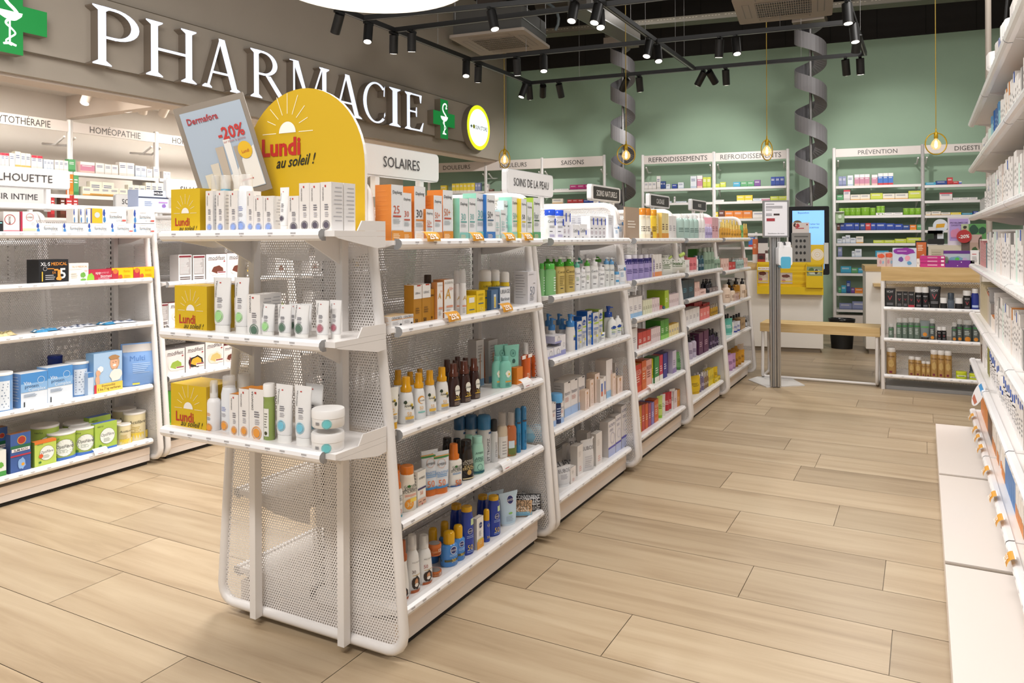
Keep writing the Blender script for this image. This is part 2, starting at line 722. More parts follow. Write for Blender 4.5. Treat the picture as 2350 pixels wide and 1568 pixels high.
XC = -1.79
BAYS = [  # y0, length, levels (rail bottoms)
    (1.93, 1.0, [1.268, .995, .675, .39, .115], 'centre gondola bay with sunscreens, nearest, under the first white sign'),
    (3.04, 1.0, [1.268, 1.016, .736, .426, .115], 'centre gondola bay with cleansers and creams, second from the end panel'),
    (4.138, 1.0, [1.266, 1.03, .815, .625, .373, .13], 'centre gondola bay with purple bottles and colourful boxes, third from the end panel'),
    (5.225, 1.03, [1.264, 1.025, .843, .655, .40, .12], 'centre gondola bay with dark and purple bottles, fourth from the end panel'),
    (6.35, 1.05, [1.266, .993, .714, .43, .116], 'centre gondola bay beside the sanitizer stand, farthest from the end panel'),
]
for i, (y0, L_, lv, lab) in enumerate(BAYS):
    gondola(XC, y0, lv, lab, 'centre gondola bays', sides=(1, -1) if i < 2 else (1,), far=L_)
for y0, lab in ((1.93, 'white gondola bay with slimming products, left of the end display'),
                (3.04, 'white gondola bay with soup and shake boxes behind the end display'),
                (4.14, 'white gondola bay seen through the holes of the end display')):
    gondola(-4.30, y0, [1.314, 1.053, .80, .435, .121] if y0 < 2 else [1.314, 1.02, .765, .46, .13], lab, 'left gondola bays', top=True)
for y0, lab in ((2.0, 'white gondola bay behind the left gondola, in front of the alcove shelves'),
                (3.1, 'white gondola bay behind the left gondola, farther in')):
    gondola(-5.50, y0, [1.27, 1.0, .7, .4, .13], lab, 'rear left gondola bays', sides=(1,))

# ---- end display on the near end of the centre gondola
ED = thing('end_display_shelf', 'perforated white end display with three shelves facing the entrance', 'shelf', (XC, 1.90, 0))
for x in (-.195, .185):
    obj('upright', upright_mesh(1.30), ED, (x, -.018, 0))
EZ = [1.325, 1.013, .700]
ex0, ex1, ey = -.36, .345, -.25
for z in EZ:
    mb = MB().box(ex0, ey, -.016, ex1, -.02, 0, 'white_metal')
    for x in (ex0, ex1 - .004):
        mb.prism([(x, ey + .004, -.0165), (x, -.02, -.0165), (x, -.02, -.048), (x, -.06, -.052), (x, ey + .02, -.022)], (.004, 0, 0), 'white_metal')
        mb.prism([(x, -.15, .0005), (x, -.02, .0005), (x, -.02, .03), (x, -.13, .03)], (.004, 0, 0), 'white_metal')
    for x in (-.195, .185):
        mb.prism([(x - .004, -.02, -.016), (x - .004, -.02, -.15), (x - .004, -.05, -.10), (x - .004, ey * .6, -.05), (x - .004, ey + .03, -.016)], (.006, 0, 0), 'white_metal')
    s = obj('shelf', mb, ED, (0, 0, z))
    r_ = obj('price_rail', rail_mesh(.668, 40 + int(z * 10)), s, (ex0, ey, 0))

# ---- arched yellow header
SUN_ = '#f4efe6'


def sun_print(mb, cx, cz, r, y, key='#f6ecc8', halo=True):
    """half sun with rays, drawn on a plane facing -y"""
    n = 16
    pts = [(cx + r * math.cos(math.pi * i / n), y, cz + r * math.sin(math.pi * i / n)) for i in range(n + 1)]
    mb.flat(pts, SUN_)
    for i in range(9):
        a = math.pi * i / 8
        r0, r1 = r * 1.5, r * (3.3 if i in (3, 4, 5) else 2.9 if i in (2, 6) else 2.6)
        if i in (0, 8):
            r0, r1 = r * 1.35, r * 3.0
        d, p = Vector((math.cos(a), 0, math.sin(a))), Vector((-math.sin(a), 0, math.cos(a)))
        c = Vector((cx, y, cz + (.02 * r if i in (0, 8) else .2 * r)))
        hw = r * .035
        mb.flat([c + d * r0 - p * hw, c + d * r1 - p * hw, c + d * r1 + p * hw, c + d * r0 + p * hw], key)


t = thing('promotional_header_panel', 'large yellow arched header board reading Lundi au soleil on end display', 'sign', (-1.775, 1.872, 1.318))
n = 26
pts = [(.258, 0), (.258, .215)] + [(.258 * math.cos(math.pi * i / n), .215 + .258 * math.sin(math.pi * i / n)) for i in range(1, n)] + [(-.258, .215), (-.258, 0)]
mb = MB()
mb.prism([(x, 0, z) for x, z in pts], (0, .012, 0), '#f7f4ee', False, '#cda71a')
obj('board', mb, t)
mb = MB()
sun_print(mb, -.062, .333, .037, -.0012)
for a, b_, c_, d_ in ():
    pass
obj('sun_emblem', mb, t)
mb = MB()
put_text(mb, 'Lundi', '#b92a20', (-.090, -.0015, .290), (1, 0, 0), (0, 0, 1), .058, .19, bold=.035)
put_text(mb, 'au soleil !', '#20201c', (-.025, -.0015, .241), (.995, 0, .055), (0, 0, 1), .036, .172, bold=.012, shear=.35)
obj('lettering', mb, t)


# ---- shelf signs
def shelf_sign(x, y0, y1, z0, z1, text, label, dark=False, size=.05, cut=.78):
    t = thing('shelf_sign', label, 'sign', (x, (y0 + y1) / 2, 1.49), R(90), 'signs on the gondolas')
    w_ = (y1 - y0) / 2
    a, b = z0 - 1.49, z1 - 1.49
    mb = MB().rbox(-w_, -.014, a, w_, .014, b, .018, '#c9c8c8', 5)
    mb.prism([(p[0], -.0145, p[1]) for p in rrect(-w_ + .004, a + .004, w_ - .004, b - .004, .015, 5)], (0, -.003, 0), '#dedbd8')
    if dark:
        mb.prism([(p[0], -.0176, p[1]) for p in rrect(-w_ + .028, a + .012, w_ - .028, b - .012, .008, 3)], (0, -.001, 0), '#34302e')
    obj('board', mb, t)
    mb = MB()
    put_text(mb, text, '#f0ede8' if dark else '#3d3a3b', (0, -.0195, (a + b) / 2), (1, 0, 0), (0, 0, 1), size, w_ * 2 * cut)
    obj('lettering', mb, t)
    for s in (-1, 1):
        obj('post', MB().box(s * w_ * .55 - .012, -.012, -.03, s * w_ * .55 + .012, .012, a + .002, '#e4e2e0'), t)


shelf_sign(XC, 2.15, 2.67, 1.535, 1.650, 'SOLAIRES', 'white sign reading SOLAIRES above the sunscreen bay', size=.042, cut=.45)
shelf_sign(XC, 3.264, 3.788, 1.522, 1.642, 'SOINS DE LA PEAU', 'white sign reading SOINS DE LA PEAU above the second bay', size=.042, cut=.76)
shelf_sign(XC, 4.335, 4.842, 1.532, 1.632, 'SOINS NATURELS', 'black sign reading SOINS NATURELS above the third bay', True, .038, .7)
shelf_sign(XC, 5.46, 5.968, 1.53, 1.63, 'CAUDALIE', 'black sign above the fourth bay, with a long word', True, .038, .38)
shelf_sign(XC, 6.627, 7.142, 1.54, 1.64, 'NUXE', 'black sign above the farthest bay, with a four letter word', True, .03, .36)
shelf_sign(-4.2, 2.08, 2.603, 1.583, 1.691, 'SILHOUETTE', 'grey sign reading SILHOUETTE above the near left gondola bay', size=.042, cut=.66)
shelf_sign(-4.2, 3.22, 3.74, 1.565, 1.689, 'SILHOUETTE', 'grey sign reading SILHOUETTE partly behind the tilted advert', size=.042, cut=.66)
shelf_sign(-5.5, 2.72, 3.254, 1.55, 1.667, 'PLAISIR INTIME', 'grey sign reading PLAISIR INTIME behind the left gondola', size=.042, cut=.8)
shelf_sign(-5.5, 3.768, 4.29, 1.55, 1.661, 'SOINS DENTAIRES', 'grey sign beginning SOINS D, beside the blue box on the gondola', size=.042, cut=.8)

# ---- right hand shelving
RX = .28
RL = [1.99, 1.70, 1.40, 1.095, .79, .50, .18]
for i, ya in enumerate((2.05, 3.25, 4.45)):
    pos = ('nearest', 'middle', 'farthest')[i]
    t = thing('wall_shelf_unit', 'tall white shelf unit along the right edge, %s of three' % pos, 'shelf', (RX, ya + 1.195, 0), R(-90), 'right hand shelf units')
    for j, z in enumerate(RL):
        s = obj('shelf', ME_PLATE12, t, (0, 0, z + .028))
        obj('price_rail', RAILS12[(i + j) % 3], s)
    obj('back_panel', MB().box(0, .40, .11, 1.19, .415, 1.97, '#d9d2c9'), t)
    for x in (.02, 1.17):
        obj('upright', MB().box(x - .02, .375, .10, x + .02, .40, 2.3, 'white_metal'), t)
    p = thing('display_plinth', 'low white base platform under the right shelving, %s section' % pos, 'plinth', (.067, ya, 0), 0, 'right hand base platforms')
    p2 = obj('top', MB().box(0, .012, .012, .60, 1.178, .098, 'plinth'), p)
    obj('joint_strip', MB().box(0.002, 0, .012, .59, .012, .092, 'taupe').box(0.002, 1.178, .012, .59, 1.19, .092, 'taupe'), p)
    obj('kick_board', MB().box(.01, 0, 0, .6, 1.19, .012, '#d8c8ba'), p)

# ================================================================ BACK WALL AND ALCOVE SHELVING


def wall_bay(root_m, u0, u1, headz, levels, text, label, group, key='white_metal', depth=.33, cutx=.62, z0=.2, tsize=.062):
    t = thing('wall_shelving_bay', label, 'shelf', group=group, mtx=root_m @ Matrix.Translation((u0, 0, 0)))
    L_ = u1 - u0
    for x in (0, L_):
        obj('upright', MB().lathe([(.024, 0), (.024, headz[1] + .01), (.018, headz[1] + .018)], key, 10, (x, 0)), t)
    obj('header_panel', MB().box(.022, -.012, headz[0], L_ - .022, .006, headz[1], '#d9d0ca'), t)
    mb = MB()
    put_text(mb, text, '#37332f', (L_ / 2, -.0135, (headz[0] + headz[1]) / 2), (1, 0, 0), (0, 0, 1), tsize, (L_ - .044) * cutx)
    obj('lettering', mb, t)
    for z in levels:
        mb = MB().box(.022, -.03, z - .035, L_ - .022, -.012, z, key)
        mb.box(.022, -.012, z - .02, L_ - .022, depth, z - .004, key)
        for x in (.05, L_ - .056):
            mb.prism([(x, 0, z - .02), (x, depth, z - .02), (x, depth, z - .13), (x, depth - .05, z - .11)], (.006, 0, 0), key)
        obj('shelf', mb, t)
    for x in (.053, L_ - .053):
        obj('wall_bracket', MB().tube([(x, .37, headz[0] - .1), (x, .15, headz[0] - .12), (x, 0, headz[0] - .05)], .012, key, 6), t)
    if z0:
        obj('base_cabinet', MB().box(.0, -.02, .05, L_, .36, z0, '#e9e0d8'), t)
    return t


MW = Matrix.Translation(BO) @ Matrix.Rotation(WA, 4, 'Z')
G1 = 'wall shelving bays along the green wall'
PRL = [2.02, 1.82, 1.60, 1.392, 1.212, 1.02, .79, .508, .28]
wall_bay(MW, 0, 1.113, (2.43, 2.545), PRL, 'PRÉVENTION', 'wall shelving bay headed PRÉVENTION on the green wall', G1, cutx=.5)
wall_bay(MW, 1.113, 2.3, (2.43, 2.545), [2.0, 1.79, 1.59, 1.39, 1.2, 1.0, .79, .5], 'DIGESTION', 'wall shelving bay headed DIGEST, cut off by the right shelving', G1, cutx=.62)
wall_bay(MW, -2.731, -1.66, (2.44, 2.57), [2.05, 1.835, 1.58, 1.36, 1.16, .96, .7], 'REFROIDISSEMENTS', 'wall shelving bay headed REFROIDISSEMENTS, the one nearer the fascia', G1, cutx=.86, tsize=.075)
wall_bay(MW, -1.655, -.616, (2.44, 2.565), [2.05, 1.835, 1.58, 1.36, 1.16, .96, .7], 'REFROIDISSEMENTS', 'wall shelving bay headed REFROIDISSEMENTS with a lamp hanging before it', G1, cutx=.86, tsize=.075)
wall_bay(MW, -4.382, -3.341, (2.44, 2.6), [2.08, 1.863, 1.62, 1.4], 'SAISONS', 'wall shelving bay headed SAISONS in the corner', G1, cutx=.38, tsize=.075)
wall_bay(MW, -5.379, -4.385, (2.44, 2.6), [2.09, 1.863, 1.62, 1.4], 'DOULEURS', 'wall shelving bay headed DOULEURS, behind the small lamp', G1, cutx=.5, tsize=.075)
wall_bay(MW, -6.45, -5.382, (2.44, 2.6), [2.10, 1.863, 1.62, 1.4], 'DOULEURS', 'wall shelving bay headed DOULEURS under the fascia', G1, cutx=.5, tsize=.075)
MA = Matrix.Translation((-7.6, 0, 0)) @ Matrix.Rotation(R(90), 4, 'Z')
G2 = 'wall shelving bays in the alcove'
for i, (ya, yb, tx, lb) in enumerate(((2.75, 3.735, 'PHYTOTHÉRAPIE', 'headed with the word ending YTHERAPIE at the photo edge'), (3.74, 4.725, 'PHYTOTHÉRAPIE', 'headed YTOTHÉRAPIE, with small jars'),
                                      (4.73, 5.715, 'HOMÉOPATHIE', 'headed HOMÉOPATHIE in full'), (5.72, 6.7, 'HOMÉOPATHIE', 'headed HOMÉO, partly behind the tilted advert'),
                                      (6.705, 7.69, 'HOMÉOPATHIE', 'behind the yellow header board'), (7.695, 8.68, 'DOULEURS', 'next to the header board on its far side'),
                                      (8.685, 9.67, 'DOULEURS', 'in the far part of the alcove'))):
    if i == 0:
        continue
    wall_bay(MA, ya, yb, (2.40, 2.505), [2.0, 1.765, 1.53, 1.3, 1.05], tx, 'white alcove shelving bay ' + lb, G2, cutx=.62, tsize=.07)

# ================================================================ COUNTERS, BENCH, STAND
t = thing('bench', 'long oak bench on white tube legs behind the sanitizer stand', 'bench', (-1.33, 7.33, 0))
obj('seat', MB().box(0, 0, .435, 1.0, .34, .512, 'oak'), t)
for x in (.02, .975):
    obj('leg_frame', MB().tube([(x, .03, .44), (x, .0, .1), (x, .01, .03), (x, .05, .018), (x, .29, .018), (x, .33, .03), (x, .34, .1), (x, .31, .44)], .014, 'white_metal', 8), t)
obj('floor_rail', MB().cyl((.03, .04, .018), (.965, .04, .018), .012, 'white_metal'), t)

t = thing('shelf_counter', 'oak topped shelf counter with perforated back holding men skincare and hair sprays', 'counter', (-.317, 7.28, 0))
W_ = 1.15
obj('counter_top', MB().box(0, 0, .925, W_, .62, 1.043, 'oak'), t)
ME_VB = perforated(lambda u, v: u > -1, 0, W_, .03, .92, .0125, lambda u, v: (u, u * 0 + .36, v), hole=.34)
obj('back_panel', ME_VB, t)
for x in (.012, W_ - .01):
    obj('post', MB().cyl((x, .0, 0), (x, .0, .92), .016, 'white_metal'), t)
    obj('post', MB().cyl((x, .34, 0), (x, .34, .92), .013, 'white_metal'), t)
for z in (.688, .423, .113):
    s = obj('shelf', MB().box(.02, 0, z, W_ - .02, .35, z + .012, 'white_metal'), t)
    s2 = obj('price_rail', RAILS12[int(z * 10) % 3], s, (.02, 0, z + .012))
    s2.scale = ((W_ - .04) / 1.19, 1, 1)
obj('base', MB().box(.03, .02, .0, W_ - .03, .34, .03, 'silver'), t)

t = thing('sales_counter', 'white counter block with oak top left of the perforated shelf counter', 'counter', (-.56, 9.35, 0), WA)
obj('cabinet', MB().box(0, 0, .06, 1.2, .6, .92, 'counter_white'), t)
obj('counter_top', MB().box(-.01, -.01, .92, 1.21, .61, .98, 'oak'), t)
obj('plinth', MB().box(.03, .03, 0, 1.17, .57, .06, 'taupe'), t)
obj('bag_ledge', MB().box(.07, -.14, .76, 1.1, .0, .79, 'oak'), t)

t = thing('sales_counter', 'white counter with yellow leaflet rack hooked on its front', 'counter', (-1.68, 9.10, 0), R(9))
obj('cabinet', MB().box(-.25, 0, .05, .70, .62, .93, 'counter_white'), t)
obj('counter_top', MB().box(-.26, -.01, .93, .71, .63, 1.0, 'oak'), t)
obj('plinth', MB().box(-.22, .03, 0, .67, .59, .05, 'taupe'), t)

t = thing('leaflet_rack', 'bright yellow metal leaflet rack on the white counter', 'rack', (-1.68, 9.10, 0), R(9))
Y_ = '#e8c411'
obj('back_plate', MB().box(0, -.03, .67, .70, -.015, 1.02, Y_), t)
mb = MB()
for z in (.80, .915, 1.0):
    mb.box(0, -.10, z, .70, -.092, z + .010, Y_)
for x in (0, .52, .69):
    mb.box(x, -.10, .68, x + .008, -.03, 1.01, Y_)
obj('wire_tier', mb, t)
obj('front_tray', MB().box(0, -.11, .66, .70, -.03, .745, Y_), t)
obj('side_pocket', MB().box(.52, -.14, .74, .695, -.09, .87, Y_), t)
mb = MB().box(.01, -.106, .93, .16, -.101, .965, '#f6f2ea')
mb.flat([(.018, -.107, .945), (.03, -.107, .945), (.03, -.107, .951), (.018, -.107, .951)], '#25824a')
mb.flat([(.0215, -.1072, .9415), (.0265, -.1072, .9415), (.0265, -.1072, .9545), (.0215, -.1072, .9545)], '#25824a')
mb.add([(.04 + .007 * math.cos(i), -.107, .948 + .007 * math.sin(i)) for i in np.arange(0, 6.2, .6)], [tuple(range(11))], '#e2c12b')
put_text(mb, 'SUN STORE', '#a2362c', (.102, -.107, .948), (1, 0, 0), (0, 0, 1), .016, .10)
obj('name_strip', mb, t)

t = thing('waste_bin', 'black oval waste bin between the two counters', 'bin', (-.84, 9.72, 0))
obj('body', MB().lathe([(.115, 0), (.138, .30), (.14, .31)], 'black', 20, sx=1, sy=.75), t)
obj('rim', MB().lathe([(.143, .31), (.146, .33), (.146, .35), (.13, .35), (.128, .33)], 'black_gloss', 20, sx=1, sy=.75, cap1=False), t)

t = thing('hand_sanitizer_stand', 'aluminium hand sanitizer stand with A4 notice and blue gel dispenser', 'stand', (-1.13, 6.93, 0), R(25))
obj('base_plate', MB().prism([tuple(Matrix.Rotation(-R(25), 3, 'Z') @ (at(*q, z=0) - Vector((-1.13, 6.93, 0)))) for q in ((1717, 873), (1759, 890), (1847, 886), (1812, 868), (1738, 866))], (0, 0, .008), '#d6d4d2'), t)
mb = MB()
for i, x in enumerate((-.045, -.027, -.009, .011, .029)):
    mb.box(x, -.012 - (i % 2) * .006, .008, x + .014, .02, 1.33, 'steel' if i != 1 else 'silver')
mb.box(-.04, -.008, .008, .04, .015, 1.33, '#3a3a3c')
obj('pole', mb, t)
f_ = obj('notice_frame', MB().rbox(-.11, -.035, 1.30, .11, -.015, 1.62, .004, 'silver'), t)
obj('notice', MB().box(-.095, -.037, 1.315, .095, -.0355, 1.605, '#e9e8ee'), f_)
mb = MB()
for z, n_, wd, c_ in ((1.585, 1, .07, '#444'), (1.565, 2, .14, '#8a8a90'), (1.535, 1, .05, '#333'), (1.50, 2, .05, '#999')):
    for k in range(n_):
        mb.box(-.085, -.0385, z - k * .012, -.085 + wd, -.0374, z - k * .012 + .004, '#4a4a50')
mb.box(-.02, -.0385, 1.49, .03, -.0374, 1.505, '#3a2a2c')
mb.box(-.08, -.0385, 1.44, -.01, -.0374, 1.465, '#a33a44')
put_text(mb, 'Désinfection des mains', '#333333', (0, -.0385, 1.335), (1, 0, 0), (0, 0, 1), .011, .16)
obj('lettering', mb, f_)
mb = MB().rbox(.0, -.11, 1.06, .115, -.02, 1.22, .02, '#eceef0')
mb.rbox(.01, -.10, 1.20, .105, -.03, 1.262, .012, '#f2f3f4')
obj('dispenser_housing', mb, t)
obj('gel_window', MB().rbox(.018, -.113, 1.035, .10, -.04, 1.135, .015, '*#5db4d6'), t)
mb = MB().lathe([(.009, 1.235), (.009, 1.25), (.004, 1.252), (.004, 1.26)], '#30343a', 8, (.05, -.112))
mb.box(.03, -.118, 1.257, .055, -.106, 1.262, '#30343a')
obj('pump_symbol', mb, t)

# ================================================================ SIGNAGE ON THE FASCIA
def stem(x, t=.125, z0=0., z1=1., s0=.085, s1=.085):
    b = []
    if s0:
        b.append([(x - t / 2 - s0, z0), (x + t / 2 + s0, z0), (x + t / 2 + s0, z0 + .022), (x + t / 2, z0 + .08), (x - t / 2, z0 + .08), (x - t / 2 - s0, z0 + .022)])
    if s1:
        b.append([(x - t / 2, z1 - .08), (x + t / 2, z1 - .08), (x + t / 2 + s1, z1 - .022), (x + t / 2 + s1, z1), (x - t / 2 - s1, z1), (x - t / 2 - s1, z1 - .022)])
    b.append([(x - t / 2, z0 + (.08 if s0 else 0)), (x + t / 2, z0 + (.08 if s0 else 0)), (x + t / 2, z1 - (.08 if s1 else 0)), (x - t / 2, z1 - (.08 if s1 else 0))])
    return b


def arc(cx, cz, rx, rz, a0, a1, th, tv, n=14):
    out = []
    for i in range(n):
        q = []
        for k, s in ((i, 0), (i + 1, 0), (i + 1, 1), (i, 1)):
            a = R(a0 + (a1 - a0) * k / n)
            q.append((cx + (rx - s * th) * math.cos(a), cz + (rz - s * tv) * math.sin(a)))
        out.append(q if a1 > a0 else q[::-1])
    return out


def bar(x0, z0, x1, z1, w0, w1=None):
    w1 = w1 or w0
    return [[(x0 - w0 / 2, z0), (x0 + w0 / 2, z0), (x1 + w1 / 2, z1), (x1 - w1 / 2, z1)]]


def rect(x0, z0, x1, z1):
    return [[(x0, z0), (x1, z0), (x1, z1), (x0, z1)]]


def foot(x, z0=0, w=.11):
    return [[(x - w, z0), (x + w, z0), (x + w, z0 + .022), (x + .05, z0 + .07), (x - .05, z0 + .07), (x - w, z0 + .022)]]


GL = {
    'P': stem(.20) + rect(.20, .955, .42, 1) + arc(.40, .73, .40, .27, -90, 90, .135, .045) + rect(.20, .46, .42, .505),
    'R': stem(.20) + rect(.20, .955, .40, 1) + arc(.38, .745, .37, .255, -90, 90, .125, .045) + rect(.20, .49, .40, .535) + bar(.93, 0, .50, .50, .15, .14) + [[(.86, 0), (1.06, 0), (1.06, .025), (.93, .05)]],
    'H': stem(.20) + stem(.83) + rect(.20, .48, .83, .53),
    'A': bar(.17, .04, .47, 1., .055) + bar(.80, .04, .49, 1.0, .145) + foot(.15) + foot(.83, w=.14) + rect(.27, .30, .70, .345),
    'M': bar(.18, .05, .18, .95, .05) + foot(.18) + stem(1.04) + bar(.62, .0, .22, 1., .06, .16) + bar(.60, .0, .98, 1., .05) + rect(.06, .975, .3, 1),
    'C': arc(.50, .5, .50, .52, 48, 312, .13, .045, 26) + [[(.79, .70), (.83, .70), (.845, .98), (.80, .90)], [(.80, .14), (.86, .22), (.845, .30), (.81, .25)]],
    'I': stem(.24),
    'E': stem(.20) + rect(.20, .955, .74, 1) + rect(.20, .485, .56, .53) + rect(.20, 0, .78, .045) + [[(.70, .78), (.74, .78), (.77, 1), (.66, .96)], [(.52, .38), (.56, .38), (.56, .64), (.52, .64), (.50, .51)], [(.78, 0), (.85, .25), (.81, .25), (.68, .04)]],
}
NAT = {'P': .80, 'R': 1.03, 'H': 1.03, 'A': .97, 'M': 1.19, 'C': .86, 'I': .48, 'E': .85}
LET = [('P', 3.958, 4.39), ('H', 4.455, 4.99), ('A', 5.055, 5.532), ('R', 5.651, 6.188), ('M', 6.201, 6.831), ('A', 6.89, 7.417), ('C', 7.441, 7.882), ('I', 7.964, 8.206), ('E', 8.302, 8.735)]
GLOW = '!e2eafc:.84'
for i, (ch, ya, yb) in enumerate(LET):
    polys = GL[ch]
    x0 = min(p[0] for q in polys for p in q)
    x1 = max(p[0] for q in polys for p in q)
    sx, sz = (yb - ya) / (x1 - x0), .495
    lab = 'glowing white capital letter %s of the fascia sign' % ch
    if ch == 'A':
        lab += ', between H and R' if i == 2 else ', between M and C'
    t = thing('sign_letter', lab, 'letter', (XF + .05, ya, 2.772), R(90), 'letters of the fascia sign')
    mb, mb2 = MB(), MB()
    for q in polys:
        q = [((p[0] - x0) * sx, p[1] * sz) for p in q]
        area2 = sum(q[k][0] * q[(k + 1) % len(q)][1] - q[(k + 1) % len(q)][0] * q[k][1] for k in range(len(q)))
        if area2 < 0:
            q = q[::-1]
        mb.flat([(x, -.10, z) for x, z in q], GLOW)
        mb2.prism([(x, -.098, z) for x, z in q], (0, .098, 0), '#8d8072')
    obj('face', mb, t)
    obj('return', mb2, t)


def ribbon(mb, pts, ws, y, key):
    for i in range(len(pts) - 1):
        a, b = Vector((pts[i][0], pts[i][1])), Vector((pts[i + 1][0], pts[i + 1][1]))
        q = []
        for k, w_ in ((i, ws[i]), (i + 1, ws[i + 1])):
            p0 = Vector(pts[max(k - 1, 0)])
            p1 = Vector(pts[min(k + 1, len(pts) - 1)])
            d = (p1 - p0).normalized()
            n_ = Vector((-d.y, d.x))
            c = Vector(pts[k])
            q.append((c + n_ * w_ / 2, c - n_ * w_ / 2))
        vs = [q[0][1], q[1][1], q[1][0], q[0][0]]
        mb.flat([(v.x, y, v.y) for v in vs], key)


def pharmacy_cross(yc, zc, label):
    h, a, d = .28, .098, .10
    t = thing('pharmacy_cross_sign', label, 'sign', (XF + .05, yc, zc), R(90), 'green crosses on the fascia')
    out = [(a, -h), (a, -a), (h, -a), (h, a), (a, a), (a, h), (-a, h), (-a, a), (-h, a), (-h, -a), (-a, -a), (-a, -h)]
    mb, m2 = MB(), MB()
    for x0, z0, x1, z1 in ((-a, -h, a, h), (-h, -a, -a, a), (a, -a, h, a)):
        mb.flat([(x0, -d, z0), (x1, -d, z0), (x1, -d, z1), (x0, -d, z1)], '!17843c:.5')
    m2.prism([(x, -d + .002, z) for x, z in out], (0, d - .002, 0), '#8a8070', False)
    obj('face', mb, t)
    obj('return', m2, t)
    for i, (p, q) in enumerate(zip(out, out[1:] + out[:1])):
        m2 = None
    mb = MB()
    K = '!f4f6f4:.95'
    y = -d - .002
    sn = [(.055, .125), (.03, .12), (.045, .155), (.015, .172), (-.02, .15), (-.03, .11), (-.01, .075), (.025, .045), (.045, .015), (.03, -.01), (-.005, -.02), (-.02, -.045), (.01, -.07), (.03, -.095), (.0, -.125), (-.02, -.15), (.02, -.17)]
    pts = []
    for i in range(len(sn) - 1):
        for k in range(4):
            u = k / 4
            p0, p1, p2, p3 = [Vector(sn[min(max(i + j, 0), len(sn) - 1)]) for j in (-1, 0, 1, 2)]
            pts.append(.5 * ((2 * p1) + (p2 - p0) * u + (2 * p0 - 5 * p1 + 4 * p2 - p3) * u * u + (3 * p1 - p0 - 3 * p2 + p3) * u ** 3))
    ribbon(mb, pts, [.010 + .010 * math.sin(math.pi * min(1, i / len(pts) * 1.3)) for i in range(len(pts))], y, K)
    mb.flat([(.07, y - .0005, .03)] + [(.07 * math.cos(a_) * 1.0, y - .0005, .03 + .05 * math.sin(a_)) for a_ in np.linspace(0, -math.pi, 9)[1:-1]] + [(-.07, y - .0005, .03)], K)
    ribbon(mb, [(.0, -.02), (.0, -.15)], [.010, .010], y - .0005, K)
    ribbon(mb, [(-.035, -.165), (0, -.155), (.035, -.165)], [.012, .016, .012], y - .001, K)
    e_ = obj('snake_and_bowl_emblem', mb, t)
    e_.scale = (1.35, 1, 1.3)


pharmacy_cross(3.305, 2.995, 'green pharmacy cross sign before the big letters, at the photo edge')
pharmacy_cross(9.25, 3.02, 'green pharmacy cross sign between the letter E and the round sign')
t = thing('round_store_sign', 'round lit sign with lime rim and small lettering on the fascia', 'sign', (XF + .05, 10.22, 3.02), R(90))
n = 40
c_ = lambda r, y, k=n: [(r * math.cos(2 * math.pi * i / k), y, r * math.sin(2 * math.pi * i / k)) for i in range(k)]
obj('drum', MB().rings([c_(.345, 0), c_(.345, -.098)], '#90867a', True), t)
mb = MB()
mb.flat(c_(.345, -.10), '!d8e021:.9')
obj('lime_rim', mb, t)
mb = MB()
mb.flat(c_(.285, -.103), '!eaf3f6:.95')
put_text(mb, 'SUN STORE', '#3a2f30', (.075, -.105, 0), (1, 0, 0), (0, 0, 1), .062, .36, bold=.01)
for a_, b_ in ((.028, .009), (.009, .028)):
    mb.flat([(-.225 - a_, -.105, -b_), (-.225 + a_, -.105, -b_), (-.225 + a_, -.105, b_), (-.225 - a_, -.105, b_)], '#1f6a49')
mb.flat([(-.15 + .033 * math.cos(i), -.105, .033 * math.sin(i)) for i in np.linspace(0, 6.28, 17)[:-1]], '#c8d22e')
obj('face', mb, t)

# ================================================================ CEILING FITTINGS


def cam_dir(r_, a_, d_):
    return Vector((r_ * math.cos(TH) - a_ * math.sin(TH), r_ * math.sin(TH) + a_ * math.cos(TH), -d_))


TZ = 3.3


TR = []


def snap(p):
    best = None
    for a, b in TR:
        u = max(0, min(1, (p - a).dot(b - a) / (b - a).length_squared))
        q = a + (b - a) * u
        if best is None or (q - p).length < (best - p).length:
            best = q
    return best if (best - p).length < .5 else p


def track(p0, p1, label):
    p0, p1 = Vector((p0[0], p0[1], TZ)), Vector((p1[0], p1[1], TZ))
    L_ = (p1 - p0).length
    TR.append((p0, p1))
    t = thing('lighting_track', label, 'light track', p0, math.atan2(p1.y - p0.y, p1.x - p0.x), 'black lighting tracks')
    mb = MB().box(0, -.021, 0, L_, .021, .042, 'black')
    mb.box(.01, -.006, -.0012, L_ - .01, .006, 0, 'silver')
    obj('rail', mb, t)
    k = max(2, int(L_ / 1.3))
    for i in range(k):
        x = L_ * (i + .5) / k
        obj('suspension_wire', MB().cyl((x, 0, .03), (x, 0, 1.75), .0022, 'grey_metal', 5), t)


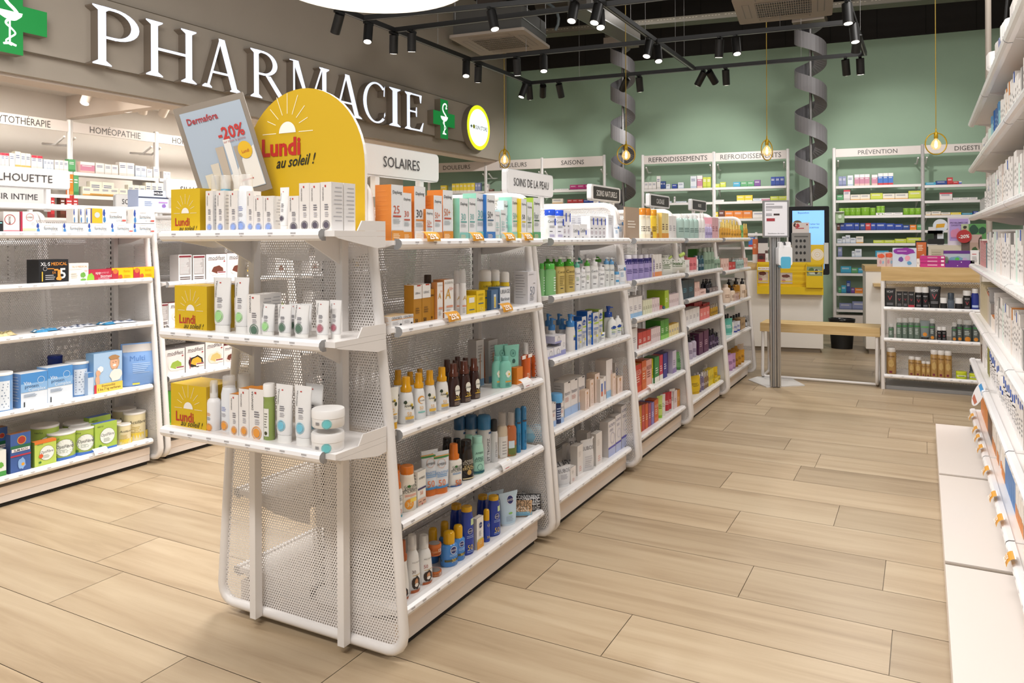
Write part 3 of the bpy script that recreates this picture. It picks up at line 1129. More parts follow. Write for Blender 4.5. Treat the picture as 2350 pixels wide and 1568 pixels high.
track((-4.5, 4.6), (-4.48, 8.90), 'black track running along the fascia side, with six spotlights')
track((-4.48, 8.90), (-.555, 9.30), 'black track crossing in front of the green wall, farthest of the cross tracks')
track((-4.47, 7.40), (-.56, 7.86), 'black cross track passing under the near air conditioner')
track((-2.42, 4.7), (-2.40, 9.06), 'black track in the middle running towards the green wall')
track((-4.5, 6.0), (-.56, 6.43), 'black cross track nearer the camera than the air conditioners')
track((-4.52, 5.53), (-2.42, 5.96), 'black cross track just behind the white drum lamp')
track((-.56, 5.2), (-.555, 9.30), 'black track running towards the green wall on the aisle side')
OUTS = 0
HEADS = [  # px, py, aim right / away / down, power of its lamp (0: light lost to view)
    (768, 28, -.42, .5, 1), (843, 52, 0, -.35, 1), (893, 76, -.08, .35, 1), (930, 62, -.05, .3, 1), (1067, 138, 0, -.35, 1),
    (1099, 148, -.05, .35, 1), (1200, 190, -.35, -.15, 1), (1212, 193, .1, .4, 1), (1114, 6, .2, -.25, 1), (1250, 194, 0, 1.0, .8),
    (1287, 191, .25, .5, 1), (1190, 133, .05, .3, 1), (1251, 127, 0, -.3, 1), (1440, 177, -.3, .8, .8), (1468, 174, .15, .35, 1),
    (1478, 90, -.25, -.3, 1), (1499, 103, 0, -.4, 1), (1362, 6, -.25, -.3, 1), (1376, 17, 0, -.4, 1), (1312, -8, -.2, -.35, 1), (1618, 165, -.4, .5, .9),
    (1632, 164, .6, .5, .7), (1668, 160, .15, .35, 1), (1655, 92, 0, .25, 1), (1691, 88, 0, -.3, 1), (1944, 2, 0, -.15, 1),
    (1957, 50, 0, -.2, 1), (1940, 133, .25, .35, 1), (1974, 128, .15, .25, 1), (1960, 75, .1, .5, 1)]
WHERE = ['on the fascia side track, nearest', 'on the fascia side track, bright lens, near the drum lamp', 'on the fascia side track where the second cross track meets',
         'on the near cross track beside the fascia side track', 'bright lens, middle of the fascia side track', 'dark, beside the bright one in mid fascia side track',
         'tilted, at the far corner of the tracks, bright lens', 'tilted away, at the far corner of the tracks', 'bright lens, over the near air conditioner',
         'turned to the wall, first along the farthest cross track', 'dark, second along the farthest cross track', 'dark, left one below the near air conditioner',
         'bright lens, below the near air conditioner', 'turned to the wall, beside the first spiral chute', 'dark, just right of the first spiral chute',
         'bright lens, left of the pair on the middle track', 'bright lens, right of the pair on the middle track', 'bright lens, left of the pair at the frame top',
         'bright lens, right of the pair at the frame top', 'bright lens, cut by the frame top', 'turned aside, left of the pair right of the track junction',
         'turned to the wall, right of the pair right of the track junction', 'dark, third right of the track junction', 'dark, left of the pair on the long cross track',
         'bright lens, right of the pair on the long cross track', 'bright lens, at the frame top above the aisle side track', 'bright lens, lower one above the aisle side track end',
         'dark, left of the pair at the aisle side corner', 'dark, at the very corner of the aisle side track', 'dark, under the lower bright one of the aisle side track']
for (px, py, r_, a_, d_), wh in zip(HEADS, WHERE):
    p = snap(at(px, py, z=TZ))
    d = cam_dir(r_, a_, d_).normalized()
    t = thing('track_spotlight', 'black cylinder spotlight ' + wh, 'spotlight', p, 0, 'black track spotlights')
    obj('adapter', MB().box(-.014, -.06, -.022, .014, .06, 0, 'black').cyl((0, 0, -.02), (0, 0, -.055), .010, 'black', 8), t)
    c0 = Vector((0, 0, -.045)) - d * .02
    c1 = c0 + d * .175
    mb = MB().cyl(c0, c1, .0425, 'black', 16)
    obj('housing', mb, t)
    mb = MB().cyl(c1 + d * .0005, c1 + d * .002, .034, '!fff4e4:9', 14)
    obj('lens', mb, t)
    OUTS += 1
# beams of the spots that wash the wall and the shelves
for i, (px, py, u, zt, pw, an) in enumerate(((1250, 194, -5.0, 2.2, 110, 50), (1440, 177, -3.6, 2.2, 80, 50), (1632, 164, -1.75, 2.3, 115, 56), (1668, 160, -1.0, 1.7, 60, 50), (1974, 128, .8, 2.3, 105, 58), (1940, 133, .1, 1.6, 50, 50))):
    p = at(px, py, z=TZ)
    tg = bw(u, -.3, zt)
    q = p + (tg - p).normalized() * .26 + Vector((0, 0, -.05))
    spot('wall_spot', q, tg, pw, an, .8, .05)
for i, (px, py, tx, ty, tz, pw) in enumerate(((843, 52, -3.9, 3.6, .9, 60), (1067, 138, -1.5, 3.6, .9, 60), (1251, 127, -1.4, 5.2, .8, 60), (1499, 103, -1.2, 6.0, .8, 60), (1691, 88, -.9, 6.6, .2, 60), (1957, 50, .2, 5.4, 1.0, 60), (1376, 17, -1.4, 4.2, .8, 60))):
    p = at(px, py, z=TZ)
    tg = Vector((tx, ty, tz))
    spot('aisle_spot', p + (tg - p).normalized() * .27 + Vector((0, 0, -.05)), tg, pw, 50, .7, .05)

# drum pendant
dp = Vector((0, 0, 0))
rr_ = ray(855, 548)
dp = Vector((rr_.x, rr_.y, 0)) * 4.82
t = thing('drum_pendant_lamp', 'large white round drum lamp cut off by the frame top', 'lamp', (dp.x, dp.y, 2.9))
obj('shade', MB().lathe([(.615, 0), (.615, .28)], '#f6f2ea', 48, cap0=False), t)
obj('diffuser', MB().lathe([(.612, .002), (.612, .006)], '!fffaf0:1.0', 48), t)
obj('cable', MB().cyl((0, 0, .28), (0, 0, 2.1), .006, 'black', 6), t)
area('drum_lamp_light', (dp.x, dp.y, 2.885), 1.15, 1.15, 60, shape='DISK')

# ring pendants
for i, (px, py, az, wh) in enumerate(((1158, 365, 55, 'in front of the DOULEURS header'), (1437, 355, 15, 'in front of the first spiral chute'), (1760, 345, 40, 'in front of the REFROIDISSEMENTS header'), (2148, 330, 0, 'in front of the DIGEST header'))):
    p = at(px, py, z=2.27)
    t = thing('ring_pendant_lamp', 'brass ring lamp with glowing globe bulb hanging ' + wh, 'lamp', p, TH + R(az), 'brass ring lamps')
    obj('ring', MB().torus((0, 0, 0), .112, .006, 'brass', 36, 6, (0, 1, 0)), t)
    obj('socket', MB().lathe([(.007, .16), (.008, .125), (.019, .118), (.020, .058), (.016, .055)], 'brass', 14), t)
    obj('cord', MB().cyl((0, 0, .12), (0, 0, 2.75), .0045, '#b3952f', 6), t)
    b_ = obj('bulb', MB().lathe([(.013, .056), (.018, .045), (.038, .025), (.050, -.005), (.050, -.022), (.040, -.047), (.022, -.06), (.004, -.065)], '~ffe6a8', 18), t)
    obj('filament', MB().lathe([(.004, .035), (.013, .015), (.014, -.03), (.006, -.045)], '!ffe9a0:9', 10), b_)

# air conditioners
for cx_, cy_, lab, gr in ((-4.18, 7.56, 'grey ceiling air conditioner cassette over the fascia side', '#3b352f'), (-1.17, 7.72, 'cream ceiling air conditioner cassette with dark square grille, aisle side', '#2a2825')):
    t = thing('air_conditioner', lab, 'air conditioner', (cx_, cy_, 3.5), WA)
    mb = MB().rbox(-.44, -.44, 0, .44, .44, .03, .03, 'ac_panel', 4, axis=2)
    for k in range(4):
        a = R(90 * k)
        rot = lambda x, y: (x * math.cos(a) - y * math.sin(a), x * math.sin(a) + y * math.cos(a))
        q = [(-.24, .30), (.24, .30), (.24, .37), (-.24, .37)]
        mb.flat([(*rot(x, y), -.0008) for x, y in q[::-1]], '#6d655c')
        q = [(-.23, .31), (.23, .31), (.23, .36), (-.23, .36)]
        mb.flat([(*rot(x, y), -.0014) for x, y in q[::-1]], 'ac_panel')
    obj('panel', mb, t)
    mb = MB().flat([(-.25, .25, -.001), (.25, .25, -.001), (.25, -.25, -.001), (-.25, -.25, -.001)], gr)
    for k in range(24):
        x = -.245 + k * .0209
        mb.box(x, -.25, -.006, x + .006, .25, -.0015, 'ac_panel')
    for k in range(7):
        y = -.24 + k * .08
        mb.box(-.25, y - .003, -.007, .25, y + .003, -.0012, 'ac_panel')
    obj('grille', mb, t)
    mb = MB().box(-.40, -.40, .03, .40, .40, .29, '#4b4a47')
    mb.box(-.41, -.41, .14, .41, .41, .15, 'steel')
    obj('casing', mb, t)
    for x in (-.43, .43):
        for y in (-.3, .3):
            obj('hanger_rod', MB().cyl((x, y, .2), (x, y, 1.55), .005, 'steel', 6), t)
    if cx_ < -3:
        obj('hose', MB().tube([(-.0 + .32 * math.cos(a) + .25, .35, .30 + .25 * math.sin(a)) for a in np.linspace(math.pi, -.5, 14)], .018, '#5d6668', 8), t)
        obj('control_box', MB().box(-.2, -.2, .29, .05, .05, .5, '#4a4039'), t)

t = thing('ceiling_duct', 'flat grey duct panel hanging between the two air conditioners', 'duct', (-3.48, 8.10, 3.9), R(-3.5))
obj('duct_body', MB().box(-.12, 0, 0, .12, 1.6, .16, 'duct'), t)
mb = MB()
for x0, x1 in ((-.125, -.118), (.118, .125)):
    mb.box(x0, 0, -.004, x1, 1.6, .01, 'steel')
obj('edge_trim', mb, t)
t = thing('cable_tray', 'long perforated metal cable tray crossing under the dark ceiling', 'cable tray', (-6.1, 9.55, 4.2), math.atan2(1.06, 5.8))
mb = MB().box(0, 0, 0, 8.5, .22, .012, '#5b5547')
mb.box(0, 0, .012, 8.5, .008, .075, '#6d6656')
for i in range(0, 200):
    if i % 7 != 6:
        mb.box(.05 + i * .042, -.0015, .045, .075 + i * .042, 0, .052, '#b8b09c')
obj('tray', mb, t)
for x in (.8, 2.6, 4.4, 6.2, 8.0):
    obj('hanger_rod', MB().cyl((x, .1, .012), (x, .1, .86), .006, 'dark', 6), t)
for i, (z_, y_, x0_, x1_) in enumerate(((4.45, 7.0, -6.0, .8), (4.62, 8.6, -5.5, 1.4), (4.35, 8.9, -4.4, -2.6))):
    t = obj('ceiling_pipe', MB().cyl((x0_, y_, z_), (x1_, y_ + .4, z_), .045 if i < 2 else .09, '#2a2723', 10))
    tag(t, ['dark pipe under the ceiling, nearest the camera', 'dark pipe under the ceiling, nearer the wall', 'thick dark pipe piece above the grey duct'][i], 'pipe')
o = obj('ceiling_pole', MB().cyl((.45, 6.93, 0), (.45, 6.93, 5.05), .021, '#a79d92', 12))
tag(o, 'thin grey floor to ceiling pole behind the right shelving', 'pole')
o = obj('hanging_cable', MB().tube([(.60, 7.2, 5.05), (.60, 7.2, 3.2), (.56, 7.2, 2.7), (.55, 7.2, 2.2)], .012, 'black', 6))
tag(o, 'black cable hanging beside the grey pole', 'cable')


def spiral(c, r, z0, z1, pitch, band, ph, label):
    t = thing('spiral_delivery_chute', label, 'chute', (c[0], c[1], z0), 0, 'spiral chutes')
    turns = (z1 - z0) / pitch
    n = int(turns * 28)
    outer, top, inn = [], [], []
    for i in range(n + 1):
        a = ph + 2 * math.pi * i / 28
        z = pitch * i / 28
        outer.append((-a, z))
    mb = MB()
    V, Fq = [], []
    for a, z in outer:
        ca, sa = math.cos(a), math.sin(a)
        V += [(r * ca, r * sa, z), (r * ca, r * sa, z + band), ((r - .008) * ca, (r - .008) * sa, z + band), ((r - .008) * ca, (r - .008) * sa, z + .01),
              (.05 * ca, .05 * sa, z + .06), (.05 * ca, .05 * sa, z + .05)]
    for i in range(n):
        for k in range(6):
            b0, b1 = i * 6, (i + 1) * 6
            Fq.append((b0 + (k + 1) % 6, b0 + k, b1 + k, b1 + (k + 1) % 6))
    mb.add(V, Fq, '#7a787a', False)
    obj('slide', mb, t)
    obj('centre_pole', MB().cyl((0, 0, -z0), (0, 0, z1 - z0 + .1), .02, 'grey_metal', 10), t)
    mb = MB().box(-.20, -.25, z1 - z0, .20, .15, z1 - z0 + .10, '#9a8f84')
    mb.box(-.16, -.30, z1 - z0 + .1, .16, .10, z1 - z0 + .22, 'duct')
    obj('inlet', mb, t)


spiral((-3.86, 10.66), .18, 1.2, 4.1, .55, .21, R(200), 'grey spiral chute in front of the green wall, behind the black signs')
spiral((-1.32, 10.98), .205, 1.1, 4.15, .57, .22, R(195), 'grey spiral chute in front of the green wall, behind the info screen')

# alcove spots
t = thing('lighting_track', 'white track on the alcove ceiling', 'light track', (-7.15, 3.5, 2.82), 0)
obj('rail', MB().box(-.018, 0, 0, .018, 7, .03, '#f0e8de'), t)
for i, (px, py, d, wh) in enumerate(((205, 214, (.2, -.5, -1), 'with glowing lens, left of the HOMÉOPATHIE header'), (287, 222, (-.1, .4, -1), 'with glowing lens, above the HOMÉOPATHIE header'), (332, 232, (-.7, .3, -1), 'dim, third along the alcove ceiling'), (384, 240, (-.8, .1, -.8), 'dim, fourth along the alcove ceiling'))):
    p = at(px, py, x=-7.15)
    p.z = 2.82
    d = Vector(d).normalized()
    t = thing('alcove_spotlight', 'white cylinder spotlight ' + wh, 'spotlight', p, 0, 'white alcove spotlights')
    obj('adapter', MB().cyl((0, 0, 0), (0, 0, -.06), .012, '#f0e8de', 8), t)
    c0 = Vector((0, 0, -.06)) - d * .02
    c1 = c0 + d * .17
    obj('housing', MB().cyl(c0, c1, .045, '#efe4d8', 16), t)
    obj('lens', MB().cyl(c1, c1 + d * .002, .036, '!fff6ea:6', 14), t)

# ================================================================ PRODUCTS
STY = {}
CACHE = {}
PLACED = []


def S(key, kind, name, cat, desc, **o):
    STY[key] = (kind, name, cat, desc, o)


def prints(mb, items, w, h, fy, z0=0., z1=None):
    """draw printed marks on the front; fy(x, z) -> y of the surface"""
    z1 = h if z1 is None else z1
    E_ = .0009
    hh = z1 - z0

    def wp(x, z, e=E_):
        return (x, fy(x, z) - e, z)
    for k, it in enumerate(items):
        e = E_ + .00025 * k
        t = it[0]
        if t == 't':
            _, s, cx, cz, size, col = it[:6]
            o = it[6] if len(it) > 6 else {}
            v, f, wd = text2d(s, o.get('b', 0), o.get('sh', 0))
            rot = o.get('rot', 0)
            sz = size * w
            mx = o.get('mw', (hh * .5 / w) if rot else .92) * w
            sx = min(sz * o.get('xs', 1), mx / max(wd, .01))
            vs = []
            for x, y in v:
                a, b = x * sx, (y - .5) * sz
                if rot:
                    a, b = -b, a
                vs.append(wp(cx * w + a, z0 + cz * hh + b, e))
            mb.add(vs, f, col)
        elif t == 'r':
            _, x0, x1, a, b, col = it
            x0, x1 = x0 * w, x1 * w
            a, b = z0 + a * hh, z0 + b * hh
            nx = max(1, int(abs(x1 - x0) / w * 8))
            nz = 3 if (b - a) > .3 * hh else 1
            vs = [wp(x0 + (x1 - x0) * i / nx, a + (b - a) * j / nz, e) for j in range(nz + 1) for i in range(nx + 1)]
            mb.add(vs, [(j * (nx + 1) + i, j * (nx + 1) + i + 1, (j + 1) * (nx + 1) + i + 1, (j + 1) * (nx + 1) + i) for j in range(nz) for i in range(nx)], col)
        elif t in 'oq':
            _, cx, cz, r, col = it
            r *= w
            n = 18
            rr = [0, r * .55, r] if t == 'o' else [r * .88, r]
            vs, fs = [], []
            for q in rr:
                vs += [wp(cx * w + q * math.cos(6.2832 * i / n), z0 + cz * hh + q * math.sin(6.2832 * i / n), e) for i in range(n)]
            for j in range(len(rr) - 1):
                fs += [(j * n + i, j * n + (i + 1) % n, (j + 1) * n + (i + 1) % n, (j + 1) * n + i) for i in range(n)]
            mb.add(vs, fs, col)
        elif t == 'l':
            _, x0, x1, a, b, n, col = it
            rd = random.Random(n)
            for i in range(n):
                zc = z0 + (b - (b - a) * (i + .5) / n) * hh
                hz = (b - a) / n * hh * .22
                xa, xb = x0 * w, (x0 + (x1 - x0) * rd.uniform(.6, 1)) * w
                mb.add([wp(xa, zc - hz, e), wp((xa + xb) / 2, zc - hz, e), wp(xb, zc - hz, e), wp(xb, zc + hz, e), wp((xa + xb) / 2, zc + hz, e), wp(xa, zc + hz, e)], [(0, 1, 4, 5), (1, 2, 3, 4)], col)
        elif t == 's':
            sun_print(mb, it[1] * w, z0 + it[2] * hh, it[3] * w, fy(0, z0 + it[2] * hh) - e)
        elif t == 'p':     # blob picture: list of polar radii
            _, cx, cz, rx, rz, col, seed = it
            rd = random.Random(seed)
            n = 14
            vs = [wp(cx * w, z0 + cz * hh, e)] + [wp(cx * w + rx * w * rd.uniform(.75, 1.1) * math.cos(6.2832 * i / n), z0 + cz * hh + rz * hh * rd.uniform(.75, 1.1) * math.sin(6.2832 * i / n), e) for i in range(n)]
            mb.add(vs, [(0, i + 1, (i + 1) % n + 1) for i in range(n)], col)


def body_rings(mb, prof, key, n=14, p=2.0):
    """prof [(z, a, b)]; superellipse sections of power p"""
    rs = []
    for z, a, b in prof:
        r = []
        for i in range(n):
            t = 2 * math.pi * i / n
            c, s_ = math.cos(t), math.sin(t)
            e = 2 / p
            r.append((a * abs(c) ** e * (1 if c >= 0 else -1), b * abs(s_) ** e * (1 if s_ >= 0 else -1), z))
        rs.append(r)
    mb.rings(rs, key, True)


def surf(prof, p=2.0):
    zs = [q[0] for q in prof]

    def f(x, z):
        a = np.interp(z, zs, [q[1] for q in prof])
        b = np.interp(z, zs, [q[2] for q in prof])
        u = min(abs(x) / max(a, 1e-4), 1)
        return -float(b) * (1 - u ** p) ** (1 / p)
    return f


def build(kind, w, h, d, o):
    c = o.get('c', '#f1eee9')
    pr = o.get('pr', [])
    out = []
    if kind == 'box':
        s_, t_ = o.get('s', c), o.get('t', o.get('s', c))
        mb = MB().box(-w / 2, -d / 2, 0, w / 2, d / 2, h, c, {'-x': s_, '+x': s_, '+z': t_, '+y': s_})
        prints(mb, pr, w, h, lambda x, z: -d / 2)
        if o.get('sl'):
            col = o['sl']
            rd = random.Random(3)
            for i in range(9):
                z = h * (.88 - i * .085)
                ln = d * rd.uniform(.5, .76)
                for sg in (-1, 1):
                    q = [(sg * (w / 2 + .0006), d * .38, z), (sg * (w / 2 + .0006), d * .38 - ln, z), (sg * (w / 2 + .0006), d * .38 - ln, z + h * .02), (sg * (w / 2 + .0006), d * .38, z + h * .02)]
                    mb.flat(q if sg < 0 else q[::-1], col)
        if o.get('seam', 1):
            mb.flat([(-w / 2, -d / 2 + .002, h + .0005), (w / 2, -d / 2 + .002, h + .0005), (w / 2, -d / 2 + .0035, h + .0005), (-w / 2, -d / 2 + .0035, h + .0005)], '#8b857e')
        return [('carton', mb)]
    a, b = w / 2, d / 2
    if kind in ('bot', 'pump', 'spray', 'aero', 'foam'):
        cf = o.get('ch', {'bot': .16, 'pump': .30, 'spray': .30, 'aero': .26, 'foam': .34}[kind])
        hb = h * (1 - cf)
        sh = o.get('sh', .16 if kind != 'aero' else .08)
        cw = o.get('cw', .5 if kind != 'aero' else .93) * (a if kind in ('aero',) else min(a, b * 1.3))
        if kind == 'aero':
            cw = a * o.get('cw', .93)
        wa = o.get('waist', 0)
        prof = [(0, a * .90, b * .90), (hb * .03, a, b), (hb * .35, a * (1 - wa), b * (1 - wa)), (hb * (1 - sh), a * (1 - wa * .3) * o.get('tp', 1), b), (hb * (1 - sh * .45), a * .88 * o.get('tp', 1), b * .9), (hb * .99, max(cw * .98, a * .35), max(cw * .98, b * .5)), (hb, cw * .9, cw * .9)]
        pw = o.get('p', 2.0)
        mb = MB()
        body_rings(mb, prof, c, 14 if pw == 2 else 16, pw)
        if o.get('c2'):      # label band all round
            z0, z1, lc = o['c2']
            zz = [hb * z0, hb * (z0 + z1) / 2, hb * z1]
            zs = [q[0] for q in prof]
            body_rings(mb, [(z, np.interp(z, zs, [q[1] for q in prof]) + .0004, np.interp(z, zs, [q[2] for q in prof]) + .0004) for z in zz], lc, 16, pw)
        prints(mb, pr, w, hb * .97, surf(prof, pw), 0, hb * (1 - sh * .6))
        out.append(('body', mb))
        k = o.get('k', '#f4f2ee')
        mb = MB()
        ht = h - hb
        if kind == 'bot':
            mb.lathe([(cw, hb - .001), (cw, hb + ht * .9), (cw * .9, h)], k, 14)
            out.append(('cap', mb))
        elif kind == 'aero':
            mb.lathe([(cw * .96, hb), (cw, hb + ht * .05), (cw, hb + ht * .8), (cw * .8, h - ht * .04), (cw * .3, h)], k, 14)
            out.append(('cap', mb))
        elif kind == 'pump':
            mb.lathe([(cw, hb), (cw, hb + ht * .42), (cw * .45, hb + ht * .48), (cw * .4, hb + ht * .78)], k, 12)
            out.append(('collar', mb))
            mb = MB().lathe([(cw * .5, hb + ht * .74), (cw * .55, h)], o.get('k2', k), 10)
            z = h - ht * .13
            dx, dy = o.get('noz', (1, 0))
            mb.cyl((0, 0, z), (a * 1.15 * dx, a * 1.15 * dy - .001, z - ht * .04), ht * .08, o.get('k2', k), 8, ht * .05)
            out.append(('pump_head', mb))
        elif kind == 'spray':
            mb.lathe([(cw * 1.08, hb), (cw * 1.08, hb + ht * .28), (cw * .82, hb + ht * .36), (cw * .78, hb + ht * .95), (cw * .7, h)], k, 12)
            mb.lathe([(cw * .14, 0), (cw * .14, .004)], '#6d5a20', 6, (0, 0)) if False else None
            out.append(('spray_cap', mb))
        else:   # foam dispenser with clear cover
            mb.lathe([(cw * 1.05, hb), (cw * 1.05, hb + ht * .25)], k, 12)
            mb.lathe([(cw * .55, hb + ht * .25), (cw * .5, hb + ht * .8)], k, 10)
            out.append(('pump', mb))
            mb = MB().lathe([(cw * 1.1, hb + ht * .02), (cw * 1.05, hb + ht * .9), (cw * .9, h)], o.get('kc', '~f4f2f0'), 14)
            out.append(('clear_cover', mb))
        return out
    if kind == 'tube':
        cf = o.get('ch', .13)
        hc = h * cf
        top = o.get('top', 1.06)
        prof = [(hc, a * .80, b * .85), (hc + h * .05, a * .86, b * .9), (h * .45, a * .93, b * .72), (h * .8, a * .99, b * .36), (h * .94, a * top, .0016), (h, a * top, .0012)]
        mb = MB()
        body_rings(mb, prof, c, 14)
        prints(mb, pr, w, h, surf(prof), hc, h * .95)
        out.append(('body', mb))
        mb = MB()
        body_rings(mb, [(0, a * .78, b * .85), (hc * .97, a * .78, b * .85)], o.get('k', '#f4f2ee'), 14)
        out.append(('cap', mb))
        return out
    if kind == 'jar':
        cf = o.get('ch', .36)
        hb = h * (1 - cf)
        prof = [(0, a * .94, b * .94), (h * .04, a * .98, b * .98), (hb, a * .98, b * .98)]
        mb = MB()
        body_rings(mb, prof, c, 22)
        prints(mb, pr, w, hb, surf(prof))
        out.append(('body', mb))
        mb = MB().lathe([(a, hb + .0005), (a, h - .003), (a * .97, h)], o.get('k', '#f6f4f0'), 22, sy=b / a)
        if o.get('lid'):
            mb.lathe([(a * .8, h + .0003), (a * .8, h + .0008)], o['lid'], 18)
        out.append(('lid', mb))
        return out
    if kind == 'can':
        hb = h * .93
        prof = [(0, a * .97, b * .97), (h * .02, a, b), (hb, a, b)]
        mb = MB()
        body_rings(mb, prof, c, 24)
        if o.get('c2'):
            z0, z1, lc = o['c2']
            body_rings(mb, [(h * z0, a + .0005, b + .0005), (h * z1, a + .0005, b + .0005)], lc, 24)
        prints(mb, pr, w, hb, surf(prof))
        out.append(('body', mb))
        out.append(('lid', MB().lathe([(a * 1.02, hb), (a * 1.03, h * .985), (a * .98, h), (a * .9, h - .002)], o.get('k', '#f4f2ee'), 24)))
        return out
    if kind == 'pouch':
        prof = [(0, a * .98, b * .5), (h * .04, a, b * .75), (h * .35, a * .99, b), (h * .75, a * .97, b * .5), (h * .93, a, .002), (h, a, .0015)]
        mb = MB()
        body_rings(mb, prof, c, 18, 3.0)
        prints(mb, pr, w, h, surf(prof, 3.0))
        out.append(('bag', mb))
        if o.get('spout'):
            out.append(('spout', MB().cyl((a * .55, 0, h * .9), (a * .95, -.005, h * 1.06), w * .06, o['spout'], 10)))
        return out
    if kind == 'flat':     # crumpled sachet lying down
        rd = random.Random(o.get('seed', 1))
        n, m = 7, 5
        vs = []
        for sgn in (0, 1):
            for j in range(m + 1):
                for i in range(n + 1):
                    e = min(i, n - i, j, m - j)
                    z = .003 + (h * (.35 + .65 * rd.random()) if (sgn and e) else .001 * sgn)
                    vs.append((-w / 2 + w * i / n, -d / 2 + d * j / m, z if sgn else .001))
        q = (n + 1) * (m + 1)
        fs = []
        for j in range(m):
            for i in range(n):
                k = j * (n + 1) + i
                fs.append((q + k, q + k + 1, q + k + n + 2, q + k + n + 1))
                fs.append((k, k + n + 1, k + n + 2, k + 1))
        mb = MB().add(vs, fs, c)
        if o.get('c3'):
            mb.add([(x, y, z + .0006) for x, y, z in vs[q:]], [tuple(i - q for i in f) for f in fs[::2][8:20]], o['c3'])
        return [('sachet', mb)]
    raise ValueError(kind)


ROUND = {'bot': .62, 'pump': .62, 'spray': .72, 'aero': 1, 'foam': .9, 'tube': .5, 'jar': 1, 'can': 1, 'pouch': .45}


def proto(style, w, h, d):
    w, h, d = round(w, 3), round(h, 3), round(d, 3)
    k = (style, w, h, d)
    if k not in CACHE:
        kind, name, cat, desc, o = STY[style]
        CACHE[k] = [(n, m.data(n)) for n, m in build(kind, w, h, d, o)]
    return CACHE[k]


def place(style, M_, w, h, d, where, plain=False):
    kind, name, cat, desc, o = STY[style]
    parts = proto(style, w, h, d)
    if len(parts) == 1:
        r = obj(name, parts[0][1], mtx=M_)
    else:
        r = thing(name, None, None, mtx=M_)
        for n, me in parts:
            obj(n, me, r)
    PLACED.append((r, desc, cat, where, STY[style][1]))
    return r


class Row:
    """a shelf line: O point on the front plane, ex along it (reading direction), shelf height z"""

    def __init__(s, O, ex, z, where, crop=(0, 0, 1)):
        s.O, s.ex, s.z, s.where, s.crop = Vector(O), Vector(ex).normalized(), z, where, crop
        s.n = Vector((s.ex.y, -s.ex.x, 0))      # outward (towards the shopper)

    def pt(s, x, y, back=0.):
        ox, oy, k = s.crop
        return hit(ox + x / k, oy + y / k, s.O - s.n * back, s.n)

    def put(s, style, x0, x1, yt, n=1, ws=1.0, deep=1, sx=None, d=None, back=0., zb=None, gap=.003, tilt=0., lean=0., step=None, where=None, ft=0, dz=0):
        kind, name, cat, desc, o = STY[style]
        rat = o.get('dr', ROUND.get(kind, .0))
        zb = s.z if zb is None else zb
        if rat:
            pw = (x1 - x0) / n
            c0 = s.pt((x0 + x1) / 2, yt, back)
            vd = Vector((c0.x, c0.y, 0))
            dep = -c0.x * math.sin(TH) + c0.y * math.cos(TH)
            ca = abs(vd.normalized().dot(s.n))
            rt = .4 if kind == 'tube' else .25 if kind == 'pouch' else rat
            w_ = pw / s.crop[2] * dep / F / math.sqrt(ca * ca + rt * rt * (1 - ca * ca))
            w_ *= ws
            if s.ex.y > .9:
                w_ *= 1.08
                tilt -= 24
            half = w_ * rat / 2
            p0, p1 = s.pt(x0 + pw / 2, yt, back + half), s.pt(x1 - pw / 2, yt, back + half)
            s0, s1 = (p0 - s.O).dot(s.ex), (p1 - s.O).dot(s.ex)
            st_ = (s1 - s0) / (n - 1) if n > 1 else w_
            s0, s1 = s0 - st_ / 2, s1 + st_ / 2
            h_ = (p0.z + p1.z) / 2 - zb
        else:
            p0, p1 = s.pt(x0, yt, back), s.pt(x1, yt, back)
            s0, s1 = (p0 - s.O).dot(s.ex), (p1 - s.O).dot(s.ex)
            w_ = (s1 - s0) / n - (gap if n > 1 else 0)
            h_ = p0.z - zb
        if d is None or (rat and kind in ('jar', 'can', 'aero')):
            if sx is not None:
                ox, oy, k = s.crop
                q = hit(ox + sx / k, oy + yt / k, s.O + s.ex * s0, s.ex)
                d = max(.02, (s.O - q).dot(s.n) - back)
            else:
                d = w_ * rat if rat else min(max(w_ * .8, .025), .07)
        h_ = max(h_, .015)
        for i in range(n):
            for j in range(deep):
                c = s.O + s.ex * (s0 + (s1 - s0) * (i + .5) / n) - s.n * (back + d / 2 + j * ((step or d) + .004))
                c.z = zb + dz
                M_ = Matrix.Translation(c) @ Matrix.Rotation(math.atan2(s.ex.y, s.ex.x) + R(tilt), 4, 'Z')
                if lean:
                    M_ = M_ @ Matrix.Translation((-w_ / 2 if lean > 0 else w_ / 2, 0, 0)) @ Matrix.Rotation(R(-lean) * -1 if False else R(lean), 4, 'Y') @ Matrix.Translation((w_ / 2 if lean > 0 else -w_ / 2, 0, 0))
                wh = where or s.where
                if j:
                    wh = wh + ' behind'
                place(style, M_, w_, h_, d, wh)
        return s


LONG = set()


def img_x(r):
    q = r.matrix_world.translation
    return (q.x * math.cos(TH) + q.y * math.sin(TH)) / (-q.x * math.sin(TH) + q.y * math.cos(TH))


def finish_labels():
    bpy.context.view_layer.update()
    g = {}
    for p in PLACED:
        g.setdefault((p[1], p[3]), []).append(p)
    for (desc, wh), L_ in g.items():
        beh = wh.endswith(' behind')
        base = wh[:-7] if beh else wh
        row = 'back row of ' if beh else ''
        L_.sort(key=lambda p: img_x(p[0]))
        for i, p in enumerate(L_):
            if len(L_) == 1:
                lab = '%s, %s%s' % (desc, row, base)
            else:
                lab = '%s, %s from left, %s%s' % (desc, ORD[i], row, base)
                if len(lab.split()) > 16:
                    lab = '%s, %s along %s%s' % (desc, ORD[i], row, base)
            ws = lab.split()
            if len(ws) > 16:
                LONG.add((len(ws), lab))
            tag(p[0], ' '.join(ws[:16]), p[2], p[4].replace('_', ' ') + 's ' + base)

